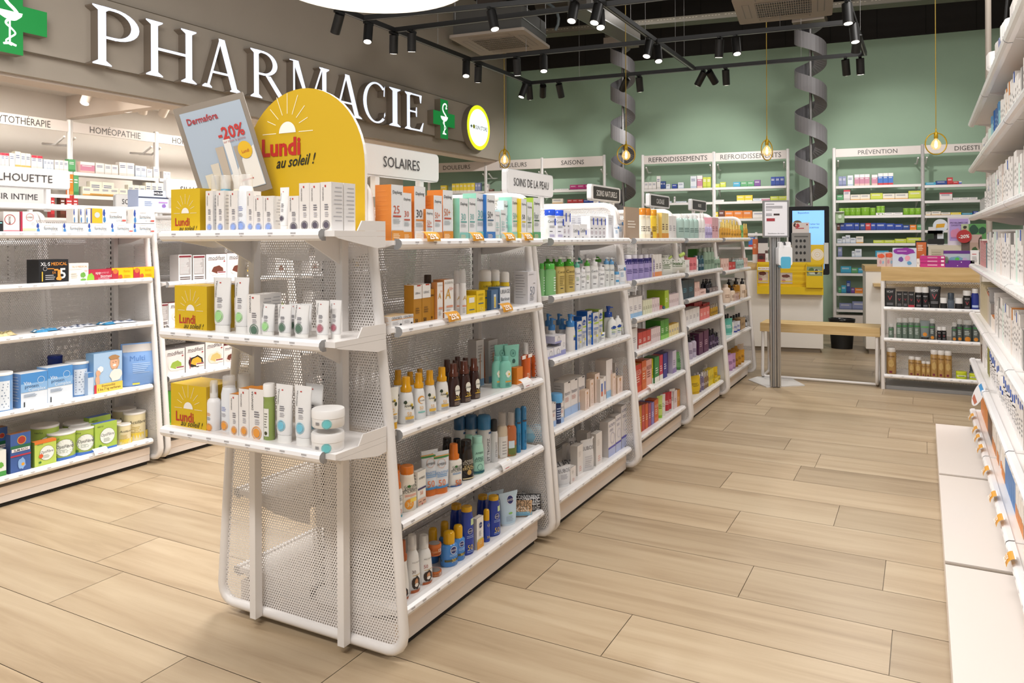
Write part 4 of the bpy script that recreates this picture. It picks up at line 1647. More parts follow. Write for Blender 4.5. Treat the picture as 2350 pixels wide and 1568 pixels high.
# ---------------------------------------------------------------- product styles
INK, GRY = '#3b3a3f', '#9b999c'
RED = '#c23a34'


def derm(dot, tz=.66, extra=()):
    return [('t', 'DERMAFORA', -.26, .76, .12, INK, {'rot': 1}), ('r', -.10, .02, .90, .94, RED), ('l', -.12, .32, .42, .56, 3, '#77757c'), ('l', -.08, .32, .28, .40, 3, '#b5b2b6'),
            ('q', .04, .12, .34, dot), ('o', .04, .12, .24, dot)] + list(extra)


LU = [('s', .0, .44, .13), ('t', 'Lundi', -.10, .25, .19, '#b8352a', {'b': .02, 'xs': .9}), ('t', 'au soleil !', .10, .10, .115, '#26241c', {'sh': .35})]
S('lundi', 'box', 'display_box', 'box', 'yellow box printed with sun and Lundi', c='#dab616', s='#c6a010', t='#d4ae14', pr=LU, seam=0)
for k, nm, dot in (('b', 'blue', '#8ea6df'), ('k', 'dark', '#5a5360'), ('g', 'lime', '#a6dd93'), ('n', 'deep green', '#5d7a66'), ('p', 'pink', '#b9707c'), ('o', 'orange', '#f0a040'), ('t', 'light blue', '#79c4dc')):
    S('dc' + k, 'box', 'skincare_carton', 'box', 'slim pale skincare carton with %s dot' % nm, c='#e6e0da' if k in 'kb' else '#eeeae6', s='#e9e7e6', t='#e08c22' if k == 'o' else '#dedad6', pr=derm(dot), sl='#b9b8bc')
    S('dt' + k, 'tube', 'skincare_tube', 'tube', 'white standing skincare tube with %s dot' % nm, c='#ecebea', pr=[('t', 'DERMAFORA', -.30, .80, .085, INK, {'rot': 1}), ('r', -.12, -.03, .93, .955, RED), ('l', -.16, .22, .50, .62, 3, '#77757c'), ('l', -.12, .22, .38, .48, 3, '#b5b2b6'), ('q', -.02, .20, .25, dot), ('o', -.02, .20, .19, dot)])
    S('db' + k, 'bot', 'skincare_bottle', 'bottle', 'white skincare bottle with clear cap and %s dot' % nm, c='#e9ebee', k='~eeeae6', ch=.20, cw=.74, dr=.8, pr=[('l', -.2, .25, .50, .62, 3, '#8d97c8'), ('l', -.2, .25, .36, .46, 3, '#b5b2b6'), ('q', 0, .14, .28, dot), ('o', 0, .14, .21, dot)])
S('dclear', 'bot', 'skincare_bottle', 'bottle', 'clear skincare bottle behind slim cartons', c='#d9cdb6', k='~f2eee8', ch=.24, cw=.9, dr=.8, pr=[])
S('dblue', 'bot', 'skincare_bottle', 'bottle', 'clear bottle with blue liquid behind slim cartons', c='#5b9ab4', k='~f2eee8', ch=.24, cw=.9, dr=.8, pr=[])
S('dfoam', 'foam', 'foam_dispenser', 'bottle', 'white foam dispenser with clear cover and orange dot', c='#f0eeee', pr=[('l', -.2, .25, .50, .62, 3, '#e09a4e'), ('l', -.2, .25, .36, .48, 3, '#8d97a8'), ('q', 0, .12, .28, '#f0a040'), ('o', 0, .12, .22, '#f0a040')])
S('dgreen', 'bot', 'shower_oil_bottle', 'bottle', 'olive green skincare bottle with white cap', c='*8fa257', k='#f3f1ee', ch=.22, cw=.95, dr=.75, pr=[('r', -.24, .28, .10, .80, '#eceae2'), ('l', -.15, .2, .30, .7, 6, '#8b8a80'), ('o', .02, .18, .15, '#4c4a2c')])
S('djar', 'jar', 'cream_jar', 'jar', 'large white cream jar with turquoise dot', c='#f1efed', k='#f4f2f0', ch=.48, pr=[('o', -.05, .5, .12, '#74cdd2'), ('q', -.05, .5, .15, '#74cdd2'), ('l', -.38, -.22, .35, .7, 4, '#6a6a70')])


def dayl(key, num, nc, base, side, desc, txt='Daylong', nz=.56, bar='#c0523c'):
    S(key, 'box', 'sunscreen_carton', 'box', desc, c='#eceef0', s=side, t=side, sl='#d08038' if side.startswith('#cc') else None, pr=[('t', txt, 0, .87, .17, '#36373b', {'mw': .8, 'b': .01}),
      ('t', num, -.08, nz, .42, nc, {'mw': .6}), ('r', -.38, .3, nz - .14, nz - .11, bar), ('l', -.38, .35, nz - .26, nz - .17, 3, '#a9b2b6'), ('r', -.5, .5, 0, .18, base), ('l', -.38, .3, .04, .13, 3, '#f0d9b8')])


OR, TE = '#e27a1e', '#8fd0c4'
dayl('dl25', '25', '#c8512e', '#dc9138', '#cc7a30', 'tall orange sided carton marked 25')
dayl('dl30s', '30', '#c8512e', '#dc9138', '#cc7a30', 'orange sided carton marked 30')
dayl('dl30', '30', '#33343a', '#f3f1ee', '#cc7a30', 'orange sided carton with black 30', nz=.5, bar='#d98a42')
dayl('dl50', '50+', '#cc6f3f', '#dc9138', '#cc7a30', 'orange sided carton marked 50 plus')
dayl('dlk', '30', '#6fb3b0', '#8ccfc8', '#7dbfa9', 'slim mint sided carton marked 30', bar='#5fa9a4')
dayl('dlkb', '30', '#6fb3b0', '#8ccfc8', '#93cfbd', 'taller mint sided carton marked 30', bar='#5fa9a4')
dayl('dlg', '50+', '#33343a', '#3f7fc6', '#2f6fb8', 'carton with blue base marked 50 plus', bar='#4b6a84')
dayl('dlt', '50+', '#6fb3b0', '#8ccfc8', '#93cfbd', 'mint sided carton marked 50 plus', bar='#5fa9a4')
dayl('dlm', '50', '#9cc9c6', '#bfe3df', '#cfe6e2', 'small pale mint carton', bar='#9cc9c6')
dayl('dly', '50', '#33343a', '#f0efe8', '#d9bb1c', 'yellow edged carton marked 50', bar='#e0c52a')
dayl('dlr', 'Repair', '#7d8e86', '#62b27c', '#9cba3c', 'lime sided repair carton', bar='#4e6d57', nz=.58)
S('oeno', 'box', 'supplement_carton', 'box', 'low white and orange supplement carton', c='#efecea', s='#e6e1dd', t='#e3c394', pr=[('t', 'OENOBIOL', 0, .82, .16, '#4a4a52'), ('r', -.5, .5, .66, .71, '#e69c3c'), ('l', -.4, .3, .2, .5, 4, '#b8b4b4'), ('o', .3, .14, .08, '#222')], sl='#e0a050')
S('lier', 'box', 'sunscreen_carton', 'box', 'white topped golden brown carton marked 50', c='#b8801e', s='#a97318', t='#e7e2dc', pr=[('r', -.5, .5, .64, 1, '#edeae6'), ('r', -.1, .35, .965, 1, '#b8432a'), ('t', 'LIERAC', 0, .79, .16, '#45454c'), ('t', '50', -.2, .08, .26, '#2b1c08', {'b': .02}), ('l', -.3, .3, .25, .42, 3, '#7c5410')])
S('lierb', 'box', 'sunscreen_carton', 'box', 'golden brown carton behind white topped ones', c='#bb821f', s='#a97318', pr=[('t', 'LIERAC', 0, .8, .2, '#2b1c08', {'b': .02}), ('t', '50', -.1, .1, .3, '#2b1c08', {'b': .02})])
S('brcap', 'bot', 'sun_oil_bottle', 'bottle', 'bottle with dark brown cap behind the cartons', c='#8a5a1c', k='#4a3524', ch=.22, cw=.9, dr=.8)
S('ader', 'box', 'sunscreen_carton', 'box', 'white carton with gold curve and orange side', c='#f0eeea', s='#d8955a', t='#d0823c', pr=[('t', 'A-DERMA', 0, .92, .15, '#a9a7a4'), ('t', 'A', -.12, .64, .62, '#d6a23c', {'sh': .1}), ('t', '50+', .22, .76, .2, '#e0825a'), ('r', -.3, .38, .28, .33, '#e29a7c'), ('l', -.3, .3, .1, .24, 4, '#bdb9b4')])
S('adera', 'aero', 'sun_spray_can', 'spray can', 'white aerosol with gold A and clear cap', c='#eeecea', k='~f4f2f0', sh=.2, ch=.3, pr=[('t', 'A', 0, .62, .6, '#c7a24a', {'sh': .1}), ('r', -.32, .32, .30, .36, '#e0a080'), ('l', -.3, .3, .08, .26, 4, '#bdb9b4')])
S('urb', 'box', 'sunscreen_carton', 'box', 'yellow sunscreen carton with blue band', c='#ecc818', s='#d9b410', pr=[('t', 'URIAGE', 0, .82, .13, '#9c8a1c'), ('r', -.3, .3, .40, .44, '#2c5a8c'), ('t', '50', .05, .14, .3, '#f6e58a'), ('l', -.2, .2, .55, .7, 2, '#b59a18')])
S('urs', 'box', 'sunscreen_carton', 'box', 'short yellow carton with white label', c='#ecc818', s='#d9b410', pr=[('r', -.3, .3, .62, .9, '#f1efe6'), ('r', -.3, .3, .22, .27, '#2c5a8c')])
S('ura', 'aero', 'sun_spray_can', 'spray can', 'yellow aerosol can with white cap', c='#eac81c', k='#f4f0ea', ch=.30, cw=.97, pr=[('t', 'URIAGE', 0, .86, .16, '#4d4a2c'), ('t', 'Bariésun', 0, .70, .13, '#4d4a2c'), ('r', -.4, .4, .40, .45, '#2c5a8c'), ('t', '30', 0, .22, .3, '#f4eeb0')])
S('urw', 'box', 'sunscreen_carton', 'box', 'white carton with blue seascape panel', c='#eef0f4', s='#5d7fa6', pr=[('t', 'URIAGE', 0, .80, .2, '#4b4f5c'), ('t', 'Bariésun', 0, .46, .18, '#3f4353'), ('l', -.3, .3, .14, .3, 3, '#8aa0c8')])
S('urst', 'box', 'lip_stick_pack', 'box', 'blister pack with yellow stick on blue sea', c='#53749a', s='#3e5f86', pr=[('r', -.18, .18, .10, .78, '#d9e2ea'), ('r', -.10, .10, .14, .66, '#e6c424')])
S('w50', 'box', 'sunscreen_carton', 'box', 'tall plain white carton marked 50', c='#e6e4e8', s='#dcdbe0', sl='#a9a8b0', pr=[('t', '50', 0, .42, .42, '#8f94a2'), ('l', .1, .4, .62, .65, 1, '#333'), ('l', -.4, .4, .90, .93, 1, GRY), ('l', -.3, .3, .1, .3, 4, GRY)])
FL = [('p', -.02, .66, .26, .16, '#f2eedf', 3), ('p', -.22, .78, .10, .07, '#31402c', 4), ('p', .24, .55, .10, .07, '#39452e', 5), ('o', .16, .66, .09, '#e2c12e'), ('t', 'lovea', -.05, .66, .16, '#33302a', {'b': .01, 'sh': .2})]
S('lovt', 'tube', 'sun_lotion_tube', 'tube', 'white flowered lotion tube on yellow cap', c='#efece2', k='#e2a81a', ch=.16, pr=FL + [('t', '50', -.05, .38, .24, '#e8b04a'), ('r', -.3, .3, .24, .27, '#e2a81a'), ('l', -.3, .3, .1, .2, 2, GRY)])
S('lovs', 'spray', 'sun_spray_bottle', 'spray bottle', 'white flowered yellow nozzle spray', c='#efefee', k='*dfa013', ch=.32, cw=.62, tp=.8, waist=.05, sh=.2, pr=FL + [('t', '50', 0, .36, .22, '#e8b04a'), ('r', -.25, .3, .16, .26, '#e6b64a'), ('l', -.25, .3, .04, .13, 2, GRY)])
S('lovc', 'spray', 'sun_spray_bottle', 'spray bottle', 'white spray bottle with orange sun circle', c='#eceeee', k='*dfa013', ch=.32, cw=.62, tp=.8, waist=.05, sh=.2, pr=[('o', 0, .72, .26, '#eaa445'), ('o', .04, .70, .2, '#f6f3ec'), ('t', 'lovea', .04, .70, .14, '#33302a', {'sh': .2}), ('t', '50', 0, .42, .22, '#e8b04a'), ('r', -.25, .3, .24, .29, '#7fbfb4')])
S('lovd', 'spray', 'tanning_oil_bottle', 'spray bottle', 'dark brown tanning oil bottle', c='*3a211c', k='*5d3123', ch=.30, cw=.66, tp=.8, sh=.2, pr=[('p', .12, .62, .28, .22, '#efece0', 8), ('t', 'lovea', .10, .62, .17, '#2b2622', {'sh': .2}), ('t', '20', .10, .33, .24, '#e2c050'), ('r', -.15, .38, .24, .27, '#e0b03a'), ('l', -.15, .38, .05, .2, 4, '#b09a88')])
S('lovdk', 'spray', 'tanning_oil_bottle', 'spray bottle', 'dark brown tanning oil bottle with flower print', c='*331d19', k='*4e2b1f', ch=.30, cw=.66, tp=.8, sh=.2)
S('mintt', 'tube', 'after_sun_tube', 'tube', 'mint green tube with mandala print', c='#8fd3c0', k='#8fd3c0', pr=[('q', .02, .80, .20, '#2f6f68'), ('q', .02, .80, .12, '#2f6f68'), ('o', .02, .80, .05, '#2f6f68'), ('p', .02, .55, .12, .08, '#2f5a52', 7), ('l', -.3, .3, .1, .4, 5, '#4f948a')])
S('mintb', 'bot', 'after_sun_bottle', 'bottle', 'mint green after sun bottle', c='#86cdb9', k='#7cc3b2', ch=.13, cw=.62, sh=.22, pr=[('p', .05, .60, .24, .16, '#efecdc', 9), ('o', .1, .58, .08, '#e2c12e'), ('r', -.2, .3, .24, .3, '#e6a84a'), ('l', -.2, .3, .06, .2, 4, '#4f948a')])
S('acry', 'box', 'lotion_carton', 'box', 'grey backed carton with blue base', c='#cfccca', s='#b9b4b0', pr=[('r', -.5, .5, 0, .15, '#7fa6c8'), ('l', -.3, .3, .5, .9, 6, '#a8a4a2'), ('r', -.06, .02, .15, .7, '#c98a5a')])
S('orts', 'tube', 'bronzing_tube', 'tube', 'narrow orange bronzing tube', c='#c8642a', k='#7a3a18', pr=[])
S('orsp', 'foam', 'sun_oil_spray', 'spray bottle', 'orange oil spray with clear cover', c='*e2692a', ch=.32, pr=[('l', -.2, .2, .1, .3, 3, '#f3cfae')])
S('orbx', 'box', 'small_sun_carton', 'box', 'small plain orange carton', c='#ea8a28', s='#e07a18')
S('ortag', 'box', 'hanging_price_card', 'card', 'small red and white card on the bottles', c='#f4efe8', s='#b8432a', pr=[('r', -.5, -.4, 0, 1, '#b8432a')])
GA = [('p', -.05, .80, .10, .05, '#3c8c3a', 3), ('t', 'GARNIER', .05, .80, .13, '#2f4a38'), ('t', 'AMBRE', 0, .71, .15, '#33383a'), ('t', 'SOLAIRE', 0, .64, .15, '#33383a')]
S('gasp', 'spray', 'sun_spray_bottle', 'spray bottle', 'white sun milk spray with tall orange cap', c='#efebe2', k='*d97520', ch=.36, cw=.66, p=2.6, sh=.1, pr=GA + [('l', -.3, .3, .48, .56, 2, '#5b92c8'), ('t', '50', .08, .16, .34, '#dd6f2a', {'b': .01}), ('r', -.5, .5, 0, .06, '#3d68a8')])
S('gafl', 'bot', 'sun_milk_bottle', 'bottle', 'white sun milk bottle with orange flip cap', c='#f2e9da', k='*db7a22', ch=.17, cw=.85, p=2.3, tp=.8, sh=.25, pr=GA + [('o', -.05, .24, .26, '#ee9a2c'), ('t', '30', -.05, .24, .24, '#f6e0b0'), ('r', 0, .4, .3, .42, '#f2d25a'), ('l', -.3, .4, .47, .55, 2, '#e08a6a')])
S('gas3', 'spray', 'sun_spray_bottle', 'spray bottle', 'white invisible protect spray marked 30', c='#efece6', k='*d96f1e', ch=.38, cw=.8, p=2.6, sh=.1, pr=GA + [('t', 'INVISIBLE', 0, .5, .13, '#3b4a5a'), ('t', '30', .1, .24, .34, '#dd6f2a'), ('r', -.4, .4, .0, .08, '#3aa2b8')])
S('gaca', 'box', 'sun_cream_carton', 'box', 'white face cream carton with eyes picture', c='#ece9e2', s='#dcd8d0', sl='#7a787a', pr=[('t', 'AMBRE', 0, .80, .17, '#44484a'), ('r', -.5, .5, .48, .53, '#3a3466'), ('t', '50', -.05, .38, .28, '#dd7a3a'), ('r', -.5, .5, .04, .22, '#dcae92'), ('r', -.4, -.1, .13, .15, '#4a2c22'), ('r', .1, .4, .13, .15, '#4a2c22'), ('o', 0, .06, .07, '#b8504c')])
S('gatu', 'tube', 'sun_cream_tube', 'tube', 'white sensitive sun tube with green crimp', c='#dfe4ea', k='*dc7426', ch=.14, top=1.0, pr=[('r', -.5, .5, .92, .95, '#d9a65c'), ('r', -.5, .5, .87, .915, '#3f8a45'), ('q', 0, .72, .24, '#e0bfae'), ('t', 'AMBRE', 0, .70, .13, '#44484a'), ('t', 'SENSITIVE', 0, .46, .13, '#5b92c8'), ('l', -.3, .3, .32, .42, 2, '#7aa8d8'), ('t', '50', -.05, .17, .32, '#dd6f2a'), ('r', -.45, .45, .01, .07, '#4a90c8')])
S('gadk', 'bot', 'tanning_lotion_bottle', 'bottle', 'black bronzing lotion bottle', c='*1d1714', k='*17120f', ch=.12, cw=.8, sh=.34, tp=.86, pr=[('t', 'AMBRE', 0, .70, .15, '#cfc8b8'), ('t', 'SOLAIRE', 0, .62, .15, '#cfc8b8'), ('t', 'IDEAL', 0, .50, .17, '#d8c08a'), ('t', 'BRONZE', 0, .42, .15, '#d8c08a'), ('o', 0, .28, .15, '#c8a05a'), ('r', -.4, .4, .04, .09, '#d8c8a0')])
S('gadb', 'bot', 'tanning_lotion_bottle', 'bottle', 'black bronzing bottle partly hidden', c='*1a1412', k='*17120f', ch=.12, cw=.8, sh=.34, tp=.86)
S('gamn', 'bot', 'after_sun_bottle', 'bottle', 'mint after sun milk bottle with deep base print', c='#a5dac4', k='#a9ddc9', ch=.16, cw=.8, sh=.25, tp=.9, waist=.05, pr=[('t', 'AMBRE', 0, .80, .14, '#3d5a52'), ('t', 'APRES', 0, .60, .17, '#2f5a58'), ('t', 'SOLEIL', 0, .52, .17, '#2f5a58'), ('q', 0, .26, .2, '#2f6a68'), ('r', -.4, .4, .04, .12, '#1f5f6a')])
S('trop', 'aero', 'tanning_mousse_can', 'spray can', 'white tanning mousse can with blue and grey cap', c='#e4e3e2', k='*3f7fae', ch=.30, cw=1.0, sh=.05, pr=[('t', 'ST.TROPEZ', .02, .42, .24, '#5a5a5e', {'rot': 1, 'mw': 1.9}), ('r', .05, .35, .90, .96, '#2c5a8c')])
S('tropb', 'aero', 'tanning_mousse_can', 'spray can', 'white tanning can with blue cap partly hidden', c='#dddcda', k='*355f86', ch=.30, cw=1.0, sh=.05, pr=[('r', .05, .35, .90, .96, '#2c5a8c')])
S('tropk', 'aero', 'tanning_mousse_can', 'spray can', 'slim white tanning can with black cap', c='#dfdedd', k='#232225', ch=.28, cw=.9, sh=.12, pr=[('t', 'ST.TROPEZ', .02, .45, .28, '#6a6a6e', {'rot': 1, 'mw': 2.2})])
S('tropl', 'bot', 'body_lotion_bottle', 'bottle', 'clear bottle with cream label and beige cap', c='#d8c8b0', k='~d8cfc6', ch=.28, cw=.75, pr=[('r', -.45, .45, .02, .74, '#e6e2dc'), ('l', -.2, .2, .1, .6, 5, '#b0aca8')])
S('tropo', 'bot', 'sun_oil_bottle', 'bottle', 'amber and green bi-phase bottle with blue label', c='*b8683a', k='~dcd6d0', ch=.28, cw=.6, pr=[('r', -.5, .5, 0, .38, '#6b7a3a'), ('r', -.4, .1, .30, .56, '#cfe0e8')])
S('trope', 'aero', 'tanning_mousse_can', 'spray can', 'all blue slim tanning can', c='*2f86b8', k='*3a78a2', ch=.28, cw=1.0, sh=.04, pr=[('r', -.5, .5, .93, .99, '#4a4a50'), ('t', 'ST.TROPEZ', .0, .45, .3, '#16455e', {'rot': 1, 'mw': 2.4})])
S('tropp', 'pouch', 'tanning_mitt_pack', 'pouch', 'light blue flat tanning pack', c='#8cc4de', pr=[('r', -.4, .35, .55, .9, '#b6dcec')])
S('hwb', 'spray', 'sun_mist_bottle', 'spray bottle', 'white mist bottle with brown collar', c='#eceae6', k='#a8582a', ch=.34, cw=.66, tp=.7, sh=.25, pr=[('p', 0, .22, .30, .16, '#2b1d18', 3), ('p', 0, .24, .13, .08, '#c08058', 4), ('r', -.4, .4, 0, .08, '#b8602c')])
HW = [('t', 'POLYSIANES', .1, .86, .08, '#777'), ('r', -.2, .4, .49, .505, '#c8a24c'), ('p', .06, .28, .32, .20, '#30211b', 3), ('p', .06, .32, .14, .09, '#c48a62', 4), ('p', .06, .22, .14, .06, '#efe6da', 5), ('r', -.3, .4, 0, .09, '#b8602c')]
S('hwa', 'foam', 'sun_mist_bottle', 'spray bottle', 'white sun mist with dark haired figure print, marked 30', c='#eeedeb', ch=.26, sh=.26, tp=.85, dr=.8, pr=[('t', '30', -.1, .60, .2, '#5a2f2a')] + HW)
S('hwc', 'foam', 'sun_mist_bottle', 'spray bottle', 'white sun mist with dark haired figure print, marked 50', c='#eeedeb', ch=.26, sh=.26, tp=.85, dr=.8, pr=[('t', '50', -.1, .62, .2, '#a83f34')] + HW)
S('hwj', 'jar', 'tanning_balm_jar', 'jar', 'orange brown tanning balm jar', c='*b9602a', k='*c56a30', ch=.3, lid='#8b8580', pr=[('t', '15', .15, .72, .22, '#f0e6d8', {'b': .02}), ('t', 'Sublime', -.15, .60, .14, '#d9a878', {'sh': .3}), ('l', -.3, .3, .2, .35, 2, '#7a3a18')])
NI = lambda z, r: [('o', .05, z, r, '#1b2a6b'), ('q', .05, z, r * 1.05, '#e4e6f0'), ('t', 'NIVEA', .05, z, r * .55, '#f0f0f4')]
S('nilb', 'aero', 'sun_lotion_bottle', 'bottle', 'light blue sun lotion bottle with yellow cap', c='*4a8bd2', k='*e2ac12', ch=.36, cw=.62, sh=.10, dr=.75, pr=NI(.80, .19) + [('r', -.5, .5, .26, .36, '#5d5a34'), ('t', '30', .05, .31, .2, '#e8ce6a'), ('l', -.2, .3, .5, .62, 2, '#a8cdf0')])
S('nilk', 'aero', 'sun_lotion_bottle', 'bottle', 'light blue sun bottle with yellow cap, hidden', c='*3f7cc0', k='*c9980f', ch=.42, cw=.66, sh=.10, dr=.75)
S('nidb', 'bot', 'sun_milk_bottle', 'bottle', 'tall dark blue sun milk bottle with yellow cap', c='*1f3fa4', k='*e2ac12', ch=.09, cw=.84, sh=.14, tp=.86, pr=[('r', .1, .4, .74, .9, '#cfe3b0')] + NI(.60, .17) + [('l', -.2, .3, .42, .5, 2, '#9ab0e0'), ('t', '50', .05, .20, .32, '#e6c84a'), ('l', -.2, .3, .06, .14, 2, '#9ab0e0')])
S('nidk', 'bot', 'sun_milk_bottle', 'bottle', 'dark blue sun milk bottle with yellow cap, hidden', c='*1a368e', k='*d09c10', ch=.10, cw=.84, sh=.14, tp=.86)
S('nisp', 'aero', 'sun_spray_bottle', 'spray bottle', 'dark blue trigger spray with tall yellow cap', c='*2344ac', k='*e2ac12', ch=.34, cw=.8, sh=.1, dr=.8, pr=NI(.84, .2) + [('t', '50', .0, .25, .34, '#e6c84a')])
S('nica', 'box', 'sun_cream_carton', 'box', 'white and orange carton with round blue emblem', c='#f0ede8', s='#cfc8c0', t='#e8e2da', pr=NI(.74, .24) + [('r', -.5, .5, .0, .25, '#e6a234'), ('r', -.4, .4, .25, .31, '#d8bd3a'), ('t', '50', 0, .18, .3, '#f3d9a0'), ('l', -.2, .2, .4, .58, 4, GRY)])
S('nitu', 'tube', 'after_sun_tube', 'tube', 'pale blue after sun tube', c='#c4dcec', k='#d9e4ec', ch=.06, top=1.12, pr=NI(.80, .19) + [('p', 0, .36, .12, .04, '#8bc06a', 3), ('l', -.25, .25, .08, .28, 4, '#a8bccc')])
S('mitt', 'pouch', 'tanning_mitt_pack', 'pouch', 'pack with gold and blue lettering pattern', c='#c9a27a', pr=[('t', 'LOOK', 0, .85, .24, '#6b543a'), ('t', 'FUCHS', 0, .68, .22, '#6b543a'), ('t', 'SKIN', 0, .5, .24, '#e8dccb'), ('r', -.48, .48, 0, .38, '#7fb4cf')])
S('mitb', 'pouch', 'shower_cap_pack', 'pouch', 'pack covered in black and white lettering', c='#26252a', pr=[('t', 'CONVENIENT', 0, .86, .12, '#e8e8ea', {'b': .01}), ('t', 'COSMETIC', 0, .70, .14, '#e8e8ea', {'b': .01}), ('t', 'CONVENIENT', 0, .54, .13, '#d8d8da'), ('t', 'COSMETIC', 0, .38, .14, '#e8e8ea'), ('t', 'CONVENIENT', 0, .22, .13, '#c8c8ca'), ('t', 'COSMETIC', 0, .08, .13, '#e8e8ea')])
# second bay
CE = lambda z=.80: [('t', 'CeraVe', -.08, z, .22, '#4a4c58', {'mw': .66})]
CB = [('r', .22, .44, .62, .92, '#2a4fc4')]
S('ce_b', 'bot', 'moisturiser_bottle', 'bottle', 'white moisturiser bottle with cobalt cap', c='#edeef3', k='*2a55d4', ch=.20, cw=1.1, p=3, sh=.1, pr=CE() + CB + [('l', -.3, .2, .5, .62, 2, GRY), ('r', -.3, .0, .34, .37, INK), ('l', -.3, .2, .1, .22, 2, '#9c8fc8')])
S('ce_c', 'box', 'moisturiser_carton', 'box', 'white moisturiser carton with blue wedge', c='#eeedf0', s='#e6e5e8', pr=CE(.84) + CB + [('r', -.3, .1, .45, .48, INK), ('l', -.3, .3, .2, .36, 3, '#b9a6b0'), ('r', -.3, .1, .08, .11, INK)])
S('ce_j', 'box', 'cream_carton', 'box', 'squat white cream carton', c='#efeeef', s='#e9e8ea', pr=CE(.6) + [('r', .3, .42, .3, .6, '#2a4fc4'), ('r', -.2, 0, .12, .16, INK)])
S('ce_w', 'box', 'cream_carton', 'box', 'plain white backed carton', c='#e9e9ec', s='#e4e4e8', pr=[('l', -.4, .4, .6, .9, 4, '#c4c4cc')])
S('ce_t', 'tube', 'cream_tube', 'tube', 'white tube with blue corner and small print', c='#eef0f4', k='#e4ecf4', pr=CE(.78) + [('r', .2, .42, .7, .9, '#3a86c8'), ('l', -.3, .2, .3, .6, 4, '#8fb4d4')])
S('cegb', 'bot', 'cleanser_bottle', 'bottle', 'clear green cleanser bottle with green cap', c='*86c07e', k='*5cc24e', ch=.16, cw=.85, sh=.10, pr=[('l', .1, .4, .15, .75, 6, '#e8f4e6')])
S('cegp', 'pump', 'cleanser_pump_bottle', 'pump bottle', 'honey coloured cleanser bottle with green collar pump', c='*cdb468', k='*4aa82e', k2='#e9ebe4', ch=.26, cw=.9, sh=.08, pr=[('t', 'CeraVe', .05, .84, .22, '#5a4c28'), ('l', -.25, .3, .3, .7, 6, '#8f7c44'), ('r', -.2, .1, .2, .23, INK)])
S('cewp', 'pump', 'cleanser_pump_bottle', 'pump bottle', 'white cleanser bottle with teal collar pump', c='#eeeef0', k='*6ab8a2', k2='#eceef0', ch=.24, cw=.9, sh=.10, pr=CE() + [('l', -.3, .2, .45, .65, 3, '#9bb8a4'), ('r', -.3, 0, .3, .33, INK)])
S('cewl', 'pump', 'cleanser_pump_bottle', 'pump bottle', 'white cleanser bottle with lime collar pump', c='#efefec', k='*58a83a', k2='#eceeea', ch=.24, cw=.9, sh=.10, pr=CE() + [('l', -.3, .2, .45, .65, 3, '#a9c08a'), ('r', -.3, 0, .3, .33, INK)])
S('cewn', 'pump', 'cleanser_pump_bottle', 'pump bottle', 'plain white cleanser pump bottle', c='#efefee', k='#eceaea', ch=.24, cw=.9, sh=.10, pr=CE() + [('l', -.3, .2, .45, .6, 3, GRY), ('r', -.3, 0, .2, .23, INK)])
S('cebp', 'pump', 'cleanser_pump_bottle', 'pump bottle', 'white pump bottle with sky blue collar', c='#e8eae6', k='*6aa6d6', k2='#e6ecf0', ch=.24, cw=.9, sh=.10, pr=CE() + [('q', .2, .8, .2, '#7ab4dc'), ('l', -.3, .2, .4, .6, 3, GRY), ('r', -.3, 0, .3, .33, INK)])
S('ceba', 'jar', 'cream_jar', 'jar', 'white cream tub with sky blue lid', c='#eef0f2', k='*62a8da', ch=.22, pr=[('r', -.4, .2, .3, .5, '#4ea0d0'), ('t', 'CeraVe', -.05, .72, .14, INK)])
S('ct_p', 'pump', 'lotion_pump_bottle', 'pump bottle', 'white lotion bottle with mid blue pump', c='#e6e2de', k='*3f84c6', ch=.34, cw=.85, sh=.2, dr=.7, pr=[('r', .1, .5, .5, .64, '#1d4a9c'), ('r', .1, .5, .66, .72, '#b6d24a')])
S('ct_s', 'box', 'soap_carton', 'box', 'small white and lavender soap carton', c='#ebe8ea', s='#c3c2dd', t='#eae6e6', pr=[('q', .1, .5, .18, '#222'), ('r', -.5, .5, 0, .25, '#9d9fcf')])
CT = [('p', -.02, .80, .40, .10, '#1b4a9c', 11), ('t', 'Cetaphil', -.02, .80, .19, '#f0f4f8', {'mw': .7}), ('r', -.3, .45, .64, .69, '#b6d24a'), ('r', -.4, .4, .50, .52, '#3a6cc0'), ('r', -.4, .4, .46, .475, '#3a6cc0'), ('l', -.4, .3, .3, .42, 3, '#8a92a4'), ('r', .05, .3, .22, .29, '#e8de3a'), ('l', -.4, .3, .05, .18, 3, '#a8acb4')]
S('ct_c', 'box', 'lotion_carton', 'box', 'grey carton with royal blue side', c='#d9dadb', s='#1b62b8', t='#1f58a4', pr=CT)
S('ct_g', 'box', 'lotion_carton', 'box', 'grey carton with lime green top', c='#dcdcd8', s='#a9c24a', t='#9cc23c', pr=CT)
S('ct_w', 'bot', 'lotion_bottle', 'bottle', 'white lotion bottle with blue oval', c='#f0f0ee', k='#f0f0ee', ch=.08, cw=.4, sh=.3, p=2.4, pr=[('p', 0, .66, .34, .12, '#1b4a9c', 11), ('r', -.3, .4, .5, .54, '#b6d24a'), ('l', -.3, .3, .2, .44, 4, '#8fa0c4'), ('r', -.3, .3, .36, .39, '#b6d24a')])
S('ct_b', 'pump', 'lotion_pump_bottle', 'pump bottle', 'white lotion bottle with navy pump', c='#edece8', k='*1f4aa4', ch=.36, cw=.9, sh=.14, pr=[('o', -.02, .6, .26, '#3a3f4c'), ('l', -.3, .3, .2, .44, 4, GRY)])
S('ct_l', 'pump', 'lotion_pump_bottle', 'pump bottle', 'lime green lotion bottle with white pump', c='#8fb82c', k='#e8eadc', ch=.26, cw=.7, sh=.12)
